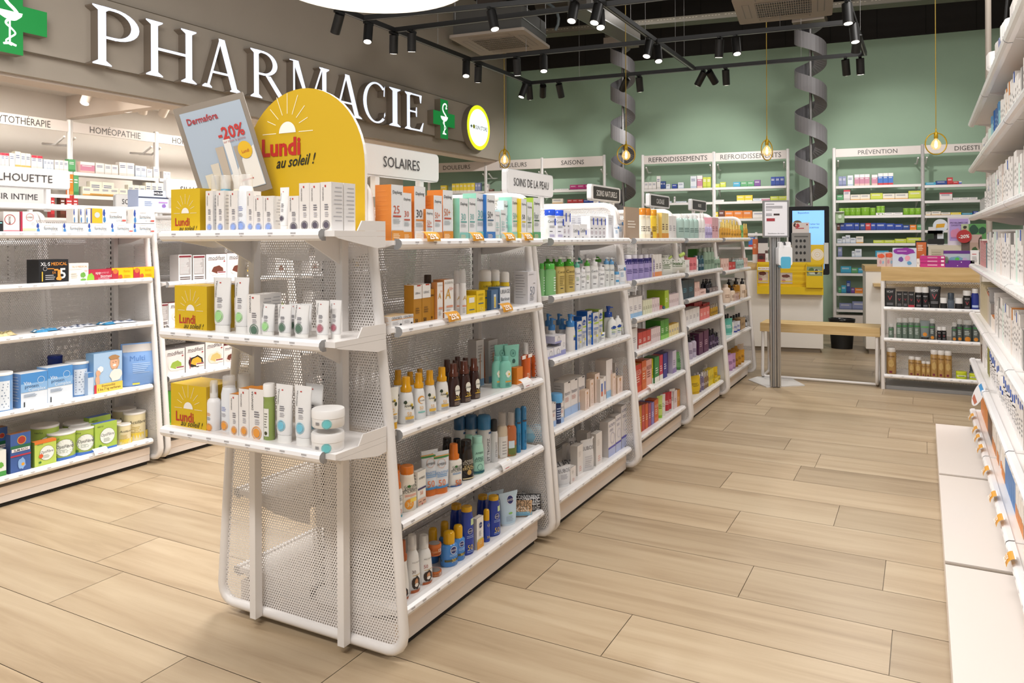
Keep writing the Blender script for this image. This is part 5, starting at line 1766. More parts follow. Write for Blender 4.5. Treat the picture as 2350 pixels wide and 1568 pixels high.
S('ct_t', 'tube', 'cream_tube', 'tube', 'white tube with blue oval and lime stripe', c='#efefec', k='#efefec', pr=[('p', 0, .70, .34, .10, '#1b4a9c', 11), ('r', -.4, .4, .52, .56, '#b6d24a'), ('l', -.3, .3, .2, .4, 3, GRY)])
S('bp', 'box', 'ointment_carton', 'box', 'white ointment carton with blue fading base', c='#ebe6e4', s='#d0cbc8', t='#ded8d2', sl='#98948f', pr=[('r', .1, .4, .95, .99, INK), ('t', 'Bepanthen', -.0, .68, .14, '#5a5a66', {'mw': .8}), ('r', -.4, .35, .62, .63, '#3f4a78'), ('r', -.5, .5, 0, .24, '#a9c4ea'), ('l', -.4, .3, .42, .56, 3, '#d8a8a0')])
S('nude', 'box', 'cream_carton', 'box', 'tall skin coloured carton', c='#efd9cc', s='#d9bfa9', t='#cdb49c', pr=[('o', .0, .84, .12, '#c88a3a'), ('t', 'Skin Care', 0, .5, .2, '#b06a44', {'rot': 1}), ('l', -.2, .2, .1, .3, 3, '#d8b8a8')])
S('nudeb', 'box', 'cream_carton', 'box', 'white carton with blue and red stripe', c='#efe9e6', s='#cfc4ba', pr=[('r', -.2, .2, .45, .8, '#3a62b8'), ('r', -.2, .2, .25, .45, '#d86a4a')])
S('lac', 'box', 'intimate_wash_carton', 'box', 'white carton with lavender base and violet band', c='#e9e4e4', s='#cdc6c2', t='#d4cdc8', pr=[('t', 'LACTACYD', 0, .88, .15, '#6a7096', {'mw': .8}), ('r', -.5, .5, 0, .22, '#b9c2e6'), ('r', -.5, .5, .22, .27, '#5a55b4'), ('q', .1, .5, .3, '#c9c6d8'), ('l', -.3, .2, .70, .78, 2, '#a8a4b4')])
S('lacb', 'box', 'intimate_wash_carton', 'box', 'white carton with sky blue foot and red dashes', c='#ece6e4', s='#cdc2ba', pr=[('r', -.5, .5, 0, .18, '#9cc6e8'), ('t', 'RRRR', .32, .62, .12, '#a83a3c', {'rot': 1, 'mw': 2})])
S('navy', 'bot', 'mouthwash_bottle', 'bottle', 'navy bottle with sky blue cap', c='*1c3466', k='*6aaee0', ch=.28, cw=1.15, dr=.8, sh=.08, pr=[('l', -.2, .3, .2, .8, 5, '#b8c8e4')])
S('eub', 'box', 'refill_carton', 'box', 'plain white carton with round hole on top', c='#eae4e0', s='#d6d0ca', t='#dcd6d0', pr=[('l', -.2, .3, .1, .3, 3, '#e0b0a4'), ('l', -.3, .2, .6, .8, 4, '#d4cdc8')])
S('eup', 'pouch', 'refill_pouch', 'pouch', 'white refill pouch with spout', c='#dfdddd', spout='#f0eeec', pr=[('t', 'EUBOS', 0, .74, .22, '#5d5a60'), ('l', -.3, .3, .1, .5, 6, '#c0bec2')])
S('eug', 'pouch', 'refill_pouch', 'pouch', 'silver grey refill pouch with spout', c='#a9a5a2', spout='#f0eeec', pr=[('r', -.45, .45, .3, .36, '#d8d4d0')])
S('eut', 'tube', 'refill_tube', 'tube', 'translucent white tube with grey print', c='#dedfe2', k='#e9e9ea', pr=[('t', 'EUBOS', 0, .8, .2, '#6d6a70'), ('l', -.3, .3, .3, .6, 4, '#b0b0b8')])
# generic styles for the bays farther away: colour families


def G(key, kind, name, cat, desc, c, k=None, s=None, acc=None, txt=None, tc='#44434a', **o):
    pr = []
    if acc:
        pr.append(('r', -.5, .5, .0, .22, acc))
    if txt:
        pr.append(('t', txt, 0, .72, .26, tc))
    pr.append(('l', -.34, .34, .34, .60, 3, tc))
    if s:
        o['s'] = s
    S(key, kind, name, cat, desc, c=c, k=k or '#efece8', pr=pr, **o)


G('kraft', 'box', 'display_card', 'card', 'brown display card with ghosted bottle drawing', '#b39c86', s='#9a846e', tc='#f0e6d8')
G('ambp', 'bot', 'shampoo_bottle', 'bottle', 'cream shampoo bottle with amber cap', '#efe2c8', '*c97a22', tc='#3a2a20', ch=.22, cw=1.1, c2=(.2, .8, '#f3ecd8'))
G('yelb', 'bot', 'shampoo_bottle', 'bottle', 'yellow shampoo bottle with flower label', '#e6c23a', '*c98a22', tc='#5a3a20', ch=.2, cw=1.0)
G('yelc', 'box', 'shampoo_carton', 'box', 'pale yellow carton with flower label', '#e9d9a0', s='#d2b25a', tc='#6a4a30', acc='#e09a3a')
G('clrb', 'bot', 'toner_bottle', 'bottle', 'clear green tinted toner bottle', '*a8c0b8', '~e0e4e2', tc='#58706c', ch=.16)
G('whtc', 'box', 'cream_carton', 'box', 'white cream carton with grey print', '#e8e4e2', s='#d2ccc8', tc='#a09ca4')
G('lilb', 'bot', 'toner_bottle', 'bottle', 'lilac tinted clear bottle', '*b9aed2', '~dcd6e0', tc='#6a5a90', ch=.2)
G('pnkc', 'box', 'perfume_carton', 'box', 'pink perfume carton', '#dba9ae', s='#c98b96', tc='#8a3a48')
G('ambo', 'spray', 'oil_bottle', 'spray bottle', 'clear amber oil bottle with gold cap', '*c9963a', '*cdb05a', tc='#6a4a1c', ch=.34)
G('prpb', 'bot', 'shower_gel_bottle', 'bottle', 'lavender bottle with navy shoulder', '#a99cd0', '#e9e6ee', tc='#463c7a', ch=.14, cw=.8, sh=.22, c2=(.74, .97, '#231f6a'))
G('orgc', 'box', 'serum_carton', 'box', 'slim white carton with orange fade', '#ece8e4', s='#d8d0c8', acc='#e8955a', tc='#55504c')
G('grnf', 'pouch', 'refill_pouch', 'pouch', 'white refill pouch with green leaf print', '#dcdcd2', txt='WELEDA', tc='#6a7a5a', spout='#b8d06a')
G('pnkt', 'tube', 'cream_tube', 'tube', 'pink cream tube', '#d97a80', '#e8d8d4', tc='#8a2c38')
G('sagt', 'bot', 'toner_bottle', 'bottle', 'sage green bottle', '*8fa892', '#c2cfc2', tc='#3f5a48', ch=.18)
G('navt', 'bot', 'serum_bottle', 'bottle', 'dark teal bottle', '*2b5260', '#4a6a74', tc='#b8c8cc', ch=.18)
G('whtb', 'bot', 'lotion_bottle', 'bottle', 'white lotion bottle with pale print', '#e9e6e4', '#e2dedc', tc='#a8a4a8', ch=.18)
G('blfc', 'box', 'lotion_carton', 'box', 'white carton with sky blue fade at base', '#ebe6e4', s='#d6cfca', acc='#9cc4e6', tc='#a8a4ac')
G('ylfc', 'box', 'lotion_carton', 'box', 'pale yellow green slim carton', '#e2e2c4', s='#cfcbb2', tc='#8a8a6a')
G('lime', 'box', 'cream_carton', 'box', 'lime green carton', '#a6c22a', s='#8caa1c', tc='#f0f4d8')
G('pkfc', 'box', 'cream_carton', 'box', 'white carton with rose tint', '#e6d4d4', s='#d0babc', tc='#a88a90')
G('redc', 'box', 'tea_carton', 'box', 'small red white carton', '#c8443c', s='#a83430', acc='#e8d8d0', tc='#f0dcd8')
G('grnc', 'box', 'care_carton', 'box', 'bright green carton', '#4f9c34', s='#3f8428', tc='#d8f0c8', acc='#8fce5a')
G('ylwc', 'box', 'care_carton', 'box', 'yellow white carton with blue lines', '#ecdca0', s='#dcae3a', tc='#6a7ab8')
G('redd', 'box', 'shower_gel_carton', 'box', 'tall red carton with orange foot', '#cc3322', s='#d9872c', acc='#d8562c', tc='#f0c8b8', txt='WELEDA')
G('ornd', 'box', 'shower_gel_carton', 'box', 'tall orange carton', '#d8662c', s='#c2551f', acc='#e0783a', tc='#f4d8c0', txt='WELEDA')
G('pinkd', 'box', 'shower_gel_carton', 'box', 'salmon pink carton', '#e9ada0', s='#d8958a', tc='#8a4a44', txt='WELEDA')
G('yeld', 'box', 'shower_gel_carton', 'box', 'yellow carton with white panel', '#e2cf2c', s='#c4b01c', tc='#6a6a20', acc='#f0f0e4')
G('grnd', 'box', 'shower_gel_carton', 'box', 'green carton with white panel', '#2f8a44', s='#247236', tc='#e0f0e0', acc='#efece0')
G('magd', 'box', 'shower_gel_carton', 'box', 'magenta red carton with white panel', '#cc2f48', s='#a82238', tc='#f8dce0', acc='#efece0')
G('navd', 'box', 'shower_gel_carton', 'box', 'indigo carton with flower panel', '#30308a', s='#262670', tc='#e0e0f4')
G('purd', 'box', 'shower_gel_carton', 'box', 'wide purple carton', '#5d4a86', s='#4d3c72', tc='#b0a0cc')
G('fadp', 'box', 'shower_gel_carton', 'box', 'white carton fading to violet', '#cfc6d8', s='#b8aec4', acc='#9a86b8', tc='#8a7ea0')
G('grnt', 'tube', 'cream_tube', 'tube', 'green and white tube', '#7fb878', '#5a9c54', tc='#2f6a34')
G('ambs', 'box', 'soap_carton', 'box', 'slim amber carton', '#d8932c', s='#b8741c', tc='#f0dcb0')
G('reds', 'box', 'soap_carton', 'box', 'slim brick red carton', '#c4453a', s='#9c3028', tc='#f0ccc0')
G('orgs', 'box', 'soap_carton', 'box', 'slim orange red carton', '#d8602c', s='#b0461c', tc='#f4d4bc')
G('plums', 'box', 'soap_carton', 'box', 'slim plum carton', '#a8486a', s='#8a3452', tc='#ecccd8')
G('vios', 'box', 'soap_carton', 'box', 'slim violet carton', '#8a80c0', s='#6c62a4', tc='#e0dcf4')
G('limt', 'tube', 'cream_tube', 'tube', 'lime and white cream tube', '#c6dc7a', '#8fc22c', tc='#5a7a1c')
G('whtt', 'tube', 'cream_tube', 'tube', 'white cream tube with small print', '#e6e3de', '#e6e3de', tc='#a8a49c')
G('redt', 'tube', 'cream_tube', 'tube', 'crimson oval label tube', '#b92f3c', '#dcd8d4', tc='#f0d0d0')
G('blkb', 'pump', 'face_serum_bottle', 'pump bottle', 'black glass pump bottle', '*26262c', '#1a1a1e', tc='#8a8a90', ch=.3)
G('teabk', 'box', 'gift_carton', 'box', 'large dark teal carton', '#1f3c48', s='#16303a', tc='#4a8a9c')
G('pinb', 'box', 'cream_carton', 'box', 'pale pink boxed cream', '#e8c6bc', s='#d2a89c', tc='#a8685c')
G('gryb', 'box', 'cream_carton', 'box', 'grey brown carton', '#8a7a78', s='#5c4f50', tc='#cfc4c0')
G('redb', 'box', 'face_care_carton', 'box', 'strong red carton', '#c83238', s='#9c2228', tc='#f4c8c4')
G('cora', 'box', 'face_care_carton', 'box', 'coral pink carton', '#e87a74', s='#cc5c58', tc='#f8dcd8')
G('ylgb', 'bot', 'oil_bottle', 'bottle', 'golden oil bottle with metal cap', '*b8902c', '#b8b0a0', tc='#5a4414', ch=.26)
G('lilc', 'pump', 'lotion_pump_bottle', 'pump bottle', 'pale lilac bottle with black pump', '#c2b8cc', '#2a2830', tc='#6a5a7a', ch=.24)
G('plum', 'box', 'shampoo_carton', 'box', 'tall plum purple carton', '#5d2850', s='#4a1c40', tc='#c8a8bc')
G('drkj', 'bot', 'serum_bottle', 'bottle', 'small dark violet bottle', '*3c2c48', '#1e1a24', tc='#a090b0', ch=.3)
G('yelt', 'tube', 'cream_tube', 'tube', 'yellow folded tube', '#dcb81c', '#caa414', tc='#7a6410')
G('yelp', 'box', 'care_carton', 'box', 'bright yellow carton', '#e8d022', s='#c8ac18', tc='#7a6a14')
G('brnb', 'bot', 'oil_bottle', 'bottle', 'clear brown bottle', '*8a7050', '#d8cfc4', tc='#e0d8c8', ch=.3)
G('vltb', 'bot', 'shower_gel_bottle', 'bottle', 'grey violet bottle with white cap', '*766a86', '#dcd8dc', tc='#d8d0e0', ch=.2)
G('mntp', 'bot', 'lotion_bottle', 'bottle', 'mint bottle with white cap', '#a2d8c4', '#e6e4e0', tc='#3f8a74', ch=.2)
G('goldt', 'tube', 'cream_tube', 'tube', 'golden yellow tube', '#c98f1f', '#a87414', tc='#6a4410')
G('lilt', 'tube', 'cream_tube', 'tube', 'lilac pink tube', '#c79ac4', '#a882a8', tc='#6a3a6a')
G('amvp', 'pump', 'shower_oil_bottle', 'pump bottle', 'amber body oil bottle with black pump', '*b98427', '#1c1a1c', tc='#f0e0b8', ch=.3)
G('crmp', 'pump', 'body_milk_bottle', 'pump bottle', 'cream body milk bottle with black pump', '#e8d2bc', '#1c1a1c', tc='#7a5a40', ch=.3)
G('crmb', 'bot', 'body_milk_bottle', 'bottle', 'cream coloured bottle with pale cap', '#e6cfba', '#ead8c8', tc='#8a6a50', ch=.16)
G('blkt', 'bot', 'shower_gel_bottle', 'bottle', 'black bottle with white label', '*1c1d20', '#26282c', tc='#d8d8dc', ch=.3, c2=(.1, .6, '#e0e4e8'))
G('tealt', 'tube', 'cream_tube', 'tube', 'teal green tube', '#5fb0a0', '#8acabc', tc='#e0f0ec')
G('blut', 'tube', 'cream_tube', 'tube', 'white tube with blue wedge', '#e4e6ee', '#3a4ab0', tc='#3a4ab0')
G('woodc', 'box', 'soap_carton', 'box', 'tan brown carton', '#b4946a', s='#94744c', tc='#5a4020')

# ---------------------------------------------------------------- rows of goods
cA, cB, cC, cD = (370, 380, 4.126), (370, 620, 3.408), (800, 400, 3.92), (850, 780, 4.611)
cE, cG, cH, cI = (860, 1080, 4.3556), (1210, 440, 5.227), (1230, 680, 6.031), (1240, 880, 5.6)
cJ, cK = (1420, 440, 5.228), (1420, 700, 5.228)

# end display
e1 = Row((0, 1.674, 0), (1, 0, 0), 1.325, 'end display top shelf', cA)
e1.put('lundi', 92, 366, 228, d=.11)
for a, b, y, st in ((455, 540, 95, 'dclear'), (550, 640, 92, 'dblue'), (668, 752, 92, 'dclear')):
    e1.put(st, a, b, y, back=.035, d=.04)
for a, b in ((420, 488), (520, 593), (638, 722)):
    e1.put('dcb', a, b, 240, d=.026)
e1.put('dbb', 728, 872, 85, d=.045, back=.004)
e1.put('dcb', 806, 874, 245, d=.03)
e1.put('dcb', 876, 962, 290, d=.035)
e1.put('dcb', 966, 1060, 290, d=.06)
e1.put('dtk', 1112, 1196, 205, d=.03, back=.004)
e1.put('dck', 1200, 1301, 290, d=.035)
e1.put('dck', 1305, 1402, 170, d=.05)
e1.put('dck', 1404, 1503, 168, d=.05)
e1.put('dck', 1508, 1610, 160, d=.05, deep=2)
e2 = Row((0, 1.674, 0), (1, 0, 0), 1.013, 'end display middle shelf', cB)
e2.put('lundi', 105, 356, 120, d=.11)
e2.put('dtg', 412, 548, 57)
e2.put('dtg', 574, 690, 57)
e2.put('dcn', 672, 772, 190, d=.05)
e2.put('dcn', 776, 846, 180, d=.05, back=.07)
e2.put('dtg', 780, 890, 265)
e2.put('dtn', 910, 1022, 270)
e2.put('dtn', 1036, 1160, 272)
e2.put('dtn', 1000, 1090, 262, back=.06)
e2.put('dtn', 1090, 1180, 262, back=.06)
e2.put('dtp', 1208, 1315, 238)
e2.put('dtp', 1318, 1412, 235, back=.03)
e3 = Row((0, 1.674, 0), (1, 0, 0), .700, 'end display bottom shelf', cB)
e3.put('lundi', 75, 352, 882, d=.12)
e3.put('dfoam', 357, 466, 865)
e3.put('dbo', 470, 590, 826, back=.02)
e3.put('dclear', 600, 695, 808, back=.07)
e3.put('dco', 533, 602, 968, d=.035)
e3.put('dco', 606, 684, 925, d=.05)
e3.put('dco', 687, 797, 925, d=.05)
e3.put('dgreen', 800, 888, 887)
e3.put('dtt', 898, 1030, 895)
e3.put('dtt', 1042, 1178, 905)
e3.put('dtt', 1130, 1268, 888, back=.06)
e3.put('djar', 1172, 1434, 1262, tilt=42, d=.095, back=-.035, where='end display bottom shelf, lower one')
e3.put('djar', 1176, 1436, 1080, tilt=42, d=.095, back=-.035, zb=.700 + .068, where='end display bottom shelf, stacked on top')
# advert leaning above the end display
ac_ = at(512, 343, y=1.745)
t = thing('tilted_advert', 'tilted grey framed advert with red minus 20 percent beside the yellow arch', 'poster',
          mtx=Matrix.Translation(ac_) @ Matrix.Rotation(R(38), 4, 'Z') @ Matrix.Rotation(R(-16.5), 4, 'Y') @ Matrix.Diagonal((.73, 1, .96, 1)) @ Matrix.Translation((0, 0, -.17)))
W1, H1 = .305, .34
obj('frame', MB().box(-W1 / 2, 0, 0, W1 / 2, .014, H1, '#8b8073'), t)
obj('poster_sheet', MB().box(-W1 / 2 + .02, -.002, .02, W1 / 2 - .02, 0, H1 - .022, '#a9b6c4'), t)
mb = MB()
mb.prism([(-.12, -.0025, .022)] + [(x, -.0025, z) for x, z in ((.13, .022), (.13, .16), (.08, .135), (.03, .085), (-.03, .075), (-.12, .05))], (0, .0004, 0), '#e9e4dc')
for x, w_, z, h_, c_ in ((-.105, .034, .03, .07, '#d6cdb8'), (-.07, .035, .03, .10, '#cfc5b4'), (-.03, .035, .03, .15, '#b9aa98'), (.01, .03, .03, .17, '#e4e0da'), (.045, .02, .03, .14, '#a59a8c')):
    mb.flat([(x, -.004, z), (x + w_ * .8, -.004, z), (x + w_, -.004, z + h_), (x, -.004, z + h_)], c_)
mb.flat([(.09 + .03 * math.cos(a), -.0045, .15 + .03 * math.sin(a)) for a in np.linspace(0, 6.28, 22)[:-1]], '#e2b41c')
put_text(mb, 'Lundi', '#b8352a', (.09, -.005, .146), (1, 0, 0), (0, 0, 1), .011)
mb.box(.03, -.0045, .05, .09, -.004, .053, '#b8352a')
put_text(mb, 'Dermafora', '#a8252c', (-.045, -.0042, .286), (1, 0, 0), (0, 0, 1), .022, .16, bold=.02)
put_text(mb, '-20%', '#c0322c', (.055, -.0042, .222), (1, 0, 0), (0, 0, 1), .042, .15, bold=.025)
put_text(mb, 'sur toute la gamme', '#b46a6a', (.06, -.0042, .192), (1, 0, 0), (0, 0, 1), .009, .11)
obj('lettering', mb, t)

# first bay
XF1 = -1.465


def EX(z, where, crop, x=XF1):
    return Row((x, 0, 0), (0, 1, 0), z + .028, where, crop)


r = EX(1.268, 'top shelf of sunscreen bay', cC)
r.put('dl25', 383, 490, 90, sx=238)
r.put('dl30s', 487, 564, 165, d=.05)
r.put('dl30', 590, 690, 105, sx=490, back=.01)
r.put('dl50', 765, 840, 188, d=.05, back=.0)
r.put('dl50', 696, 762, 312, d=.03)
r.put('dl50', 848, 936, 140, sx=705, back=.02)
r.put('dlk', 998, 1076, 213, sx=938)
r.put('dlk', 1080, 1146, 213, d=.05)
r.put('dlkb', 1148, 1232, 170, sx=1025, back=.015)
r.put('dlg', 1240, 1316, 182, d=.05)
r.put('dlm', 1318, 1360, 335, d=.03)
r.put('dlm', 1368, 1414, 320, d=.03)
r.put('dlm', 1395, 1455, 236, d=.03, back=.04)
r.put('dlt', 1468, 1534, 205, sx=1350, back=.02)
r.put('dly', 1552, 1600, 220, d=.045)
r.put('dlr', 1604, 1652, 250, d=.04)
r.put('dlr', 1662, 1724, 210, sx=1575, back=.015)
r = EX(.995, 'second shelf of sunscreen bay', cC)
r.put('oeno', 383, 487, 1285, sx=275)
r.put('oeno', 490, 582, 1270, d=.07)
r.put('lier', 585, 656, 1000, sx=500)
r.put('lier', 660, 736, 992, d=.06)
r.put('lierb', 730, 770, 1035, d=.04, back=.01)
r.put('brcap', 682, 740, 905, back=.09)
r.put('ader', 797, 846, 975, sx=745)
r.put('ader', 860, 944, 950, sx=760)
r.put('adera', 945, 1000, 862, back=.02)
r.put('adera', 992, 1056, 855)
r.put('urs', 1066, 1146, 1098, d=.05)
r.put('urb', 1150, 1227, 1050, d=.06)
r.put('ura', 1172, 1282, 858, back=.05)
r.put('ura', 1278, 1358, 856, back=.04)
r.put('ura', 1362, 1444, 876, back=.03)
r.put('urst', 1284, 1345, 1045, d=.02)
r.put('urw', 1362, 1452, 1020, d=.06)
r.put('w50', 1612, 1692, 880, sx=1487)
r = EX(.675, 'third shelf of sunscreen bay', cD)
r.put('lovt', 165, 275, 505)
for a, b, y, s_ in ((302, 452, 392, 'lovs'), (450, 572, 352, 'lovc'), (568, 686, 322, 'lovs'), (690, 820, 290, 'lovs')):
    r.put(s_, a, b, y)
for a, b, y in ((235, 350, 320), (370, 470, 338), (475, 570, 305)):
    r.put('lovs', a, b, y, back=.09, where='third shelf of sunscreen bay behind')
for a, b, y in ((815, 938, 252), (925, 1052, 226), (1040, 1150, 197)):
    r.put('lovd', a, b, y)
for a, b, y in ((760, 860, 208), (850, 945, 215), (880, 965, 180), (960, 1050, 188)):
    r.put('lovdk', a, b, y, back=.08)
r.put('acry', 1120, 1200, 12, back=.12, d=.04)
r.put('acry', 1250, 1345, 12, back=.12, d=.04)
r.put('orts', 1200, 1246, 60, back=.13)
r.put('mintt', 1335, 1430, 50, back=.05)
r.put('mintt', 1442, 1548, 55, back=.02)
r.put('mintb', 1295, 1375, 175, back=.03)
r.put('mintb', 1372, 1478, 175)
r.put('orbx', 1550, 1612, 300, d=.04)
r.put('orsp', 1600, 1690, 30, back=.01)
r.put('orsp', 1698, 1788, 30, back=.0)
r.put('ortag', 1602, 1645, 185, d=.004, zb=.80, back=-.006)
r.put('ortag', 1665, 1712, 178, d=.004, zb=.80, back=-.006)
r = EX(.39, 'fourth shelf of sunscreen bay', cD)
r.put('gas3', 222, 322, 1385)
r.put('gafl', 235, 325, 1322, back=.06)
r.put('gafl', 312, 462, 1328)
r.put('gaca', 500, 585, 1405, sx=450)
r.put('gatu', 560, 690, 1165, back=.02)
r.put('gatu', 678, 805, 1180, back=.0)
r.put('gasp', 812, 948, 1100)
r.put('gadk', 950, 1075, 1058)
r.put('gadb', 762, 862, 1035, back=.09)
r.put('gadb', 872, 958, 1045, back=.08)
r.put('gamn', 1072, 1188, 1020)
r.put('gamn', 998, 1085, 1010, back=.06)
r.put('trop', 1132, 1272, 790, back=.04, d=.05)
r.put('tropb', 885, 1000, 795, back=.13, d=.05)
r.put('tropb', 1003, 1130, 785, back=.09, d=.05)
r.put('tropk', 1268, 1345, 838, back=.02)
r.put('tropl', 1345, 1440, 772, back=.02)
r.put('tropo', 1442, 1532, 772, back=.0)
r.put('trope', 1530, 1590, 722)
r.put('trope', 1588, 1650, 700)
r.put('tropp', 1655, 1725, 950, back=.05)
r.put('tropp', 1690, 1790, 895, tilt=-30, ws=1.2)
r = EX(.115, 'bottom shelf of sunscreen bay', cE)
r.put('hwb', 222, 335, 700, d=.04)
r.put('hwa', 305, 440, 640)
r.put('hwc', 418, 562, 645)
r.put('hwj', 538, 665, 995, d=.06, zb=.143, where='bottom shelf of sunscreen bay, lower of the stack')
r.put('hwj', 528, 662, 725, d=.062, zb=.214, where='bottom shelf of sunscreen bay, top of the stack')
r.put('nilb', 668, 815, 600)
r.put('nilb', 775, 890, 540)
r.put('nilk', 530, 632, 570, back=.07)
r.put('nilk', 650, 745, 505, back=.06)
r.put('nidb', 862, 974, 358)
r.put('nidk', 762, 868, 335, back=.06)
r.put('nica', 1020, 1086, 488, sx=975)
r.put('nisp', 1086, 1146, 385)
r.put('nidb', 1134, 1240, 252)
r.put('nidk', 1030, 1128, 243, back=.06)
r.put('nitu', 1272, 1392, 215)
r.put('nitu', 1150, 1258, 205, back=.08)
r.put('mitt', 1400, 1500, 300, tilt=-35, ws=1.2)
r.put('mitb', 1405, 1490, 215, back=.08)
r.put('mitb', 1475, 1580, 235, tilt=-35, ws=1.2)
r.put('mitb', 1560, 1655, 290, back=.01, tilt=-35, ws=1.2)

# second bay
r = EX(1.268, 'top shelf of second bay', cG)
r.put('ce_b', 222, 320, 215)
r.put('ce_b', 322, 418, 220)
r.put('ce_c', 420, 475, 225, back=.02, d=.04)
r.put('ce_c', 475, 520, 232, back=.02, d=.04)
r.put('ce_w', 522, 600, 285, back=.08, d=.04, n=1)
r.put('ce_w', 600, 668, 285, back=.08, d=.04)
r.put('ce_w', 668, 745, 285, back=.08, d=.04)
r.put('ce_j', 545, 625, 395, d=.06)
r.put('ce_j', 630, 716, 390, d=.06)
r.put('ce_c', 752, 945, 290, n=4, d=.05)
r.put('ce_w', 970, 1035, 280, d=.05, back=.03)
r.put('ce_t', 1045, 1090, 395)
r.put('ce_t', 1078, 1140, 335, back=.03)
r = EX(1.016, 'second shelf of second bay', cG)
r.put('cegb', 148, 200, 860, back=.03)
r.put('cegb', 215, 325, 862)
r.put('cegp', 200, 290, 775, back=.08)
r.put('cegp', 345, 435, 780)
r.put('cegp', 440, 553, 778)
r.put('cegp', 290, 345, 778, back=.09)
r.put('cewp', 558, 625, 818)
r.put('cewp', 590, 660, 770, back=.09)
r.put('cewn', 622, 690, 895)
r.put('cewl', 686, 745, 800)
r.put('cewn', 672, 738, 755, back=.1)
r.put('cewn', 750, 838, 792)
r.put('cewl', 805, 885, 758, back=.08)
r.put('cewn', 838, 918, 868)
r.put('cebp', 920, 975, 786)
r.put('cebp', 975, 1035, 790)
r.put('ceba', 1000, 1100, 842, back=.05)
r.put('ceba', 1035, 1100, 960)
r.put('ce_t', 1100, 1166, 878)
r = EX(.736, 'third shelf of second bay', cH)
for k, (a, b, y) in enumerate(((145, 245, 748), (250, 345, 715))):
    r.put('ct_s', a, b, y, d=.06)
r.put('ct_s', 262, 350, 560, zb=.764 + .06, d=.11)
r.put('ct_s', 345, 410, 540, d=.05, back=.0)
r.put('ct_p', 128, 200, 240, back=.11)
r.put('ct_p', 170, 262, 300, back=.05)
r.put('ct_p', 278, 350, 240, back=.11)
r.put('ct_p', 318, 412, 308, back=.05)
r.put('ct_p', 415, 528, 245)
r.put('ct_c', 568, 633, 355, sx=500)
r.put('ct_c', 636, 694, 288, sx=520, back=.01)
r.put('ct_c', 712, 778, 212, sx=560, back=.01)
r.put('ct_c', 790, 866, 235, sx=720)
r.put('ct_g', 868, 920, 190, sx=680, back=.01)
r.put('ct_t', 875, 940, 500)
r.put('ct_b', 950, 1048, 135, back=.03)
r.put('ct_l', 1040, 1110, 100, back=.08)
r.put('ct_l', 920, 965, 110, back=.12)
r.put('ct_w', 1000, 1095, 290)
r.put('ct_w', 1092, 1168, 270)
r.put('ct_w', 1110, 1170, 60, back=.1)
r.put('ct_t', 1195, 1240, 360)
r = EX(.426, 'fourth shelf of second bay', cH)
r.put('navy', 205, 338, 1345)
r.put('bp', 340, 384, 1442, d=.04)
r.put('bp', 215, 275, 1490, d=.03, back=-.0)
r.put('bp', 388, 480, 1205, sx=235, back=.03)
r.put('bp', 482, 577, 1165, d=.09, back=.03)
r.put('bp', 586, 676, 1130, d=.09, back=.03)
r.put('nude', 682, 736, 1310, d=.04)
r.put('nude', 750, 800, 1165, sx=690, back=.01)
r.put('nude', 818, 880, 1082, sx=700, back=.02)
r.put('nudeb', 888, 936, 1155, d=.04)
r.put('nudeb', 938, 968, 1115, d=.04)
r.put('lacb', 972, 1056, 892, sx=820, back=.01)
r.put('nude', 1060, 1102, 1080, d=.04)
r.put('nudeb', 1095, 1145, 925, d=.05, back=.06)
r.put('nude', 1130, 1200, 1130, d=.05)
r = EX(.115, 'bottom shelf of second bay', cI)
r.put('eut', 235, 358, 1060)
r.put('eup', 215, 440, 990, back=.06)
r.put('eub', 390, 456, 1095, d=.05)
r.put('eub', 478, 548, 812, sx=385, back=.02)
r.put('eub', 335, 385, 800, sx=280, back=.1)
r.put('eup', 548, 640, 720)
r.put('eub', 715, 792, 655, sx=640)
r.put('eup', 400, 520, 690, back=.14)
r.put('eub', 600, 650, 640, d=.06, back=.1)
r.put('eug', 790, 868, 640, back=.04)
r.put('lac', 872, 962, 505, sx=760, back=.0)
r.put('lac', 966, 1036, 425, sx=850)
r.put('lac', 1040, 1116, 300, sx=930)

# third to fifth bays: style, x0, x1, top, n [, deep, back, d]


def rows(z, where, crop, items, x=XF1):
    r = EX(z, where, crop, x)
    for it in items:
        st, a, b, y = it[:4]
        n = it[4] if len(it) > 4 else 1
        dp_ = it[5] if len(it) > 5 else 1
        bk = it[6] if len(it) > 6 else 0
        if x == XF1 and z < 1.2 and n > 1 and bk == 0 and ROUND.get(STY[st][0]):
            dp_ = 2
        r.put(st, a, b, y, n=n, ws=1.3 if n > 1 else 1.1, deep=dp_, back=bk, d=it[7] if len(it) > 7 else None)


rows(1.266, 'top shelf of third bay', cJ, [('kraft', 78, 245, 180, 1, 1, 0, .01), ('ambp', 250, 362, 200, 2), ('brnb', 362, 400, 440), ('yelb', 375, 440, 215), ('yelc', 430, 515, 260, 2, 1, .02), ('yelc', 515, 598, 255, 2), ('whtc', 600, 690, 290, 2, 1, .03), ('clrb', 690, 830, 270, 2), ])
rows(1.03, 'second shelf of third bay', cJ, [('prpb', 75, 210, 758, 2), ('prpb', 210, 282, 758), ('prpb', 282, 408, 750, 2), ('prpb', 130, 370, 752, 3, 1, .07), ('orgc', 405, 515, 755, 3), ('grnf', 515, 590, 790), ('grnf', 590, 715, 760)])
rows(.815, 'third shelf of third bay', cJ, [('blfc', 120, 280, 1280, 3), ('whtb', 130, 275, 1195, 2, 1, .07), ('ylfc', 290, 400, 1310, 4), ('pkfc', 400, 490, 1290, 3), ('redc', 490, 522, 1370), ('navt', 524, 552, 1370), ('lime', 552, 600, 1190, 1, 1, 0, .12), ('pkfc', 605, 720, 1240, 5)])
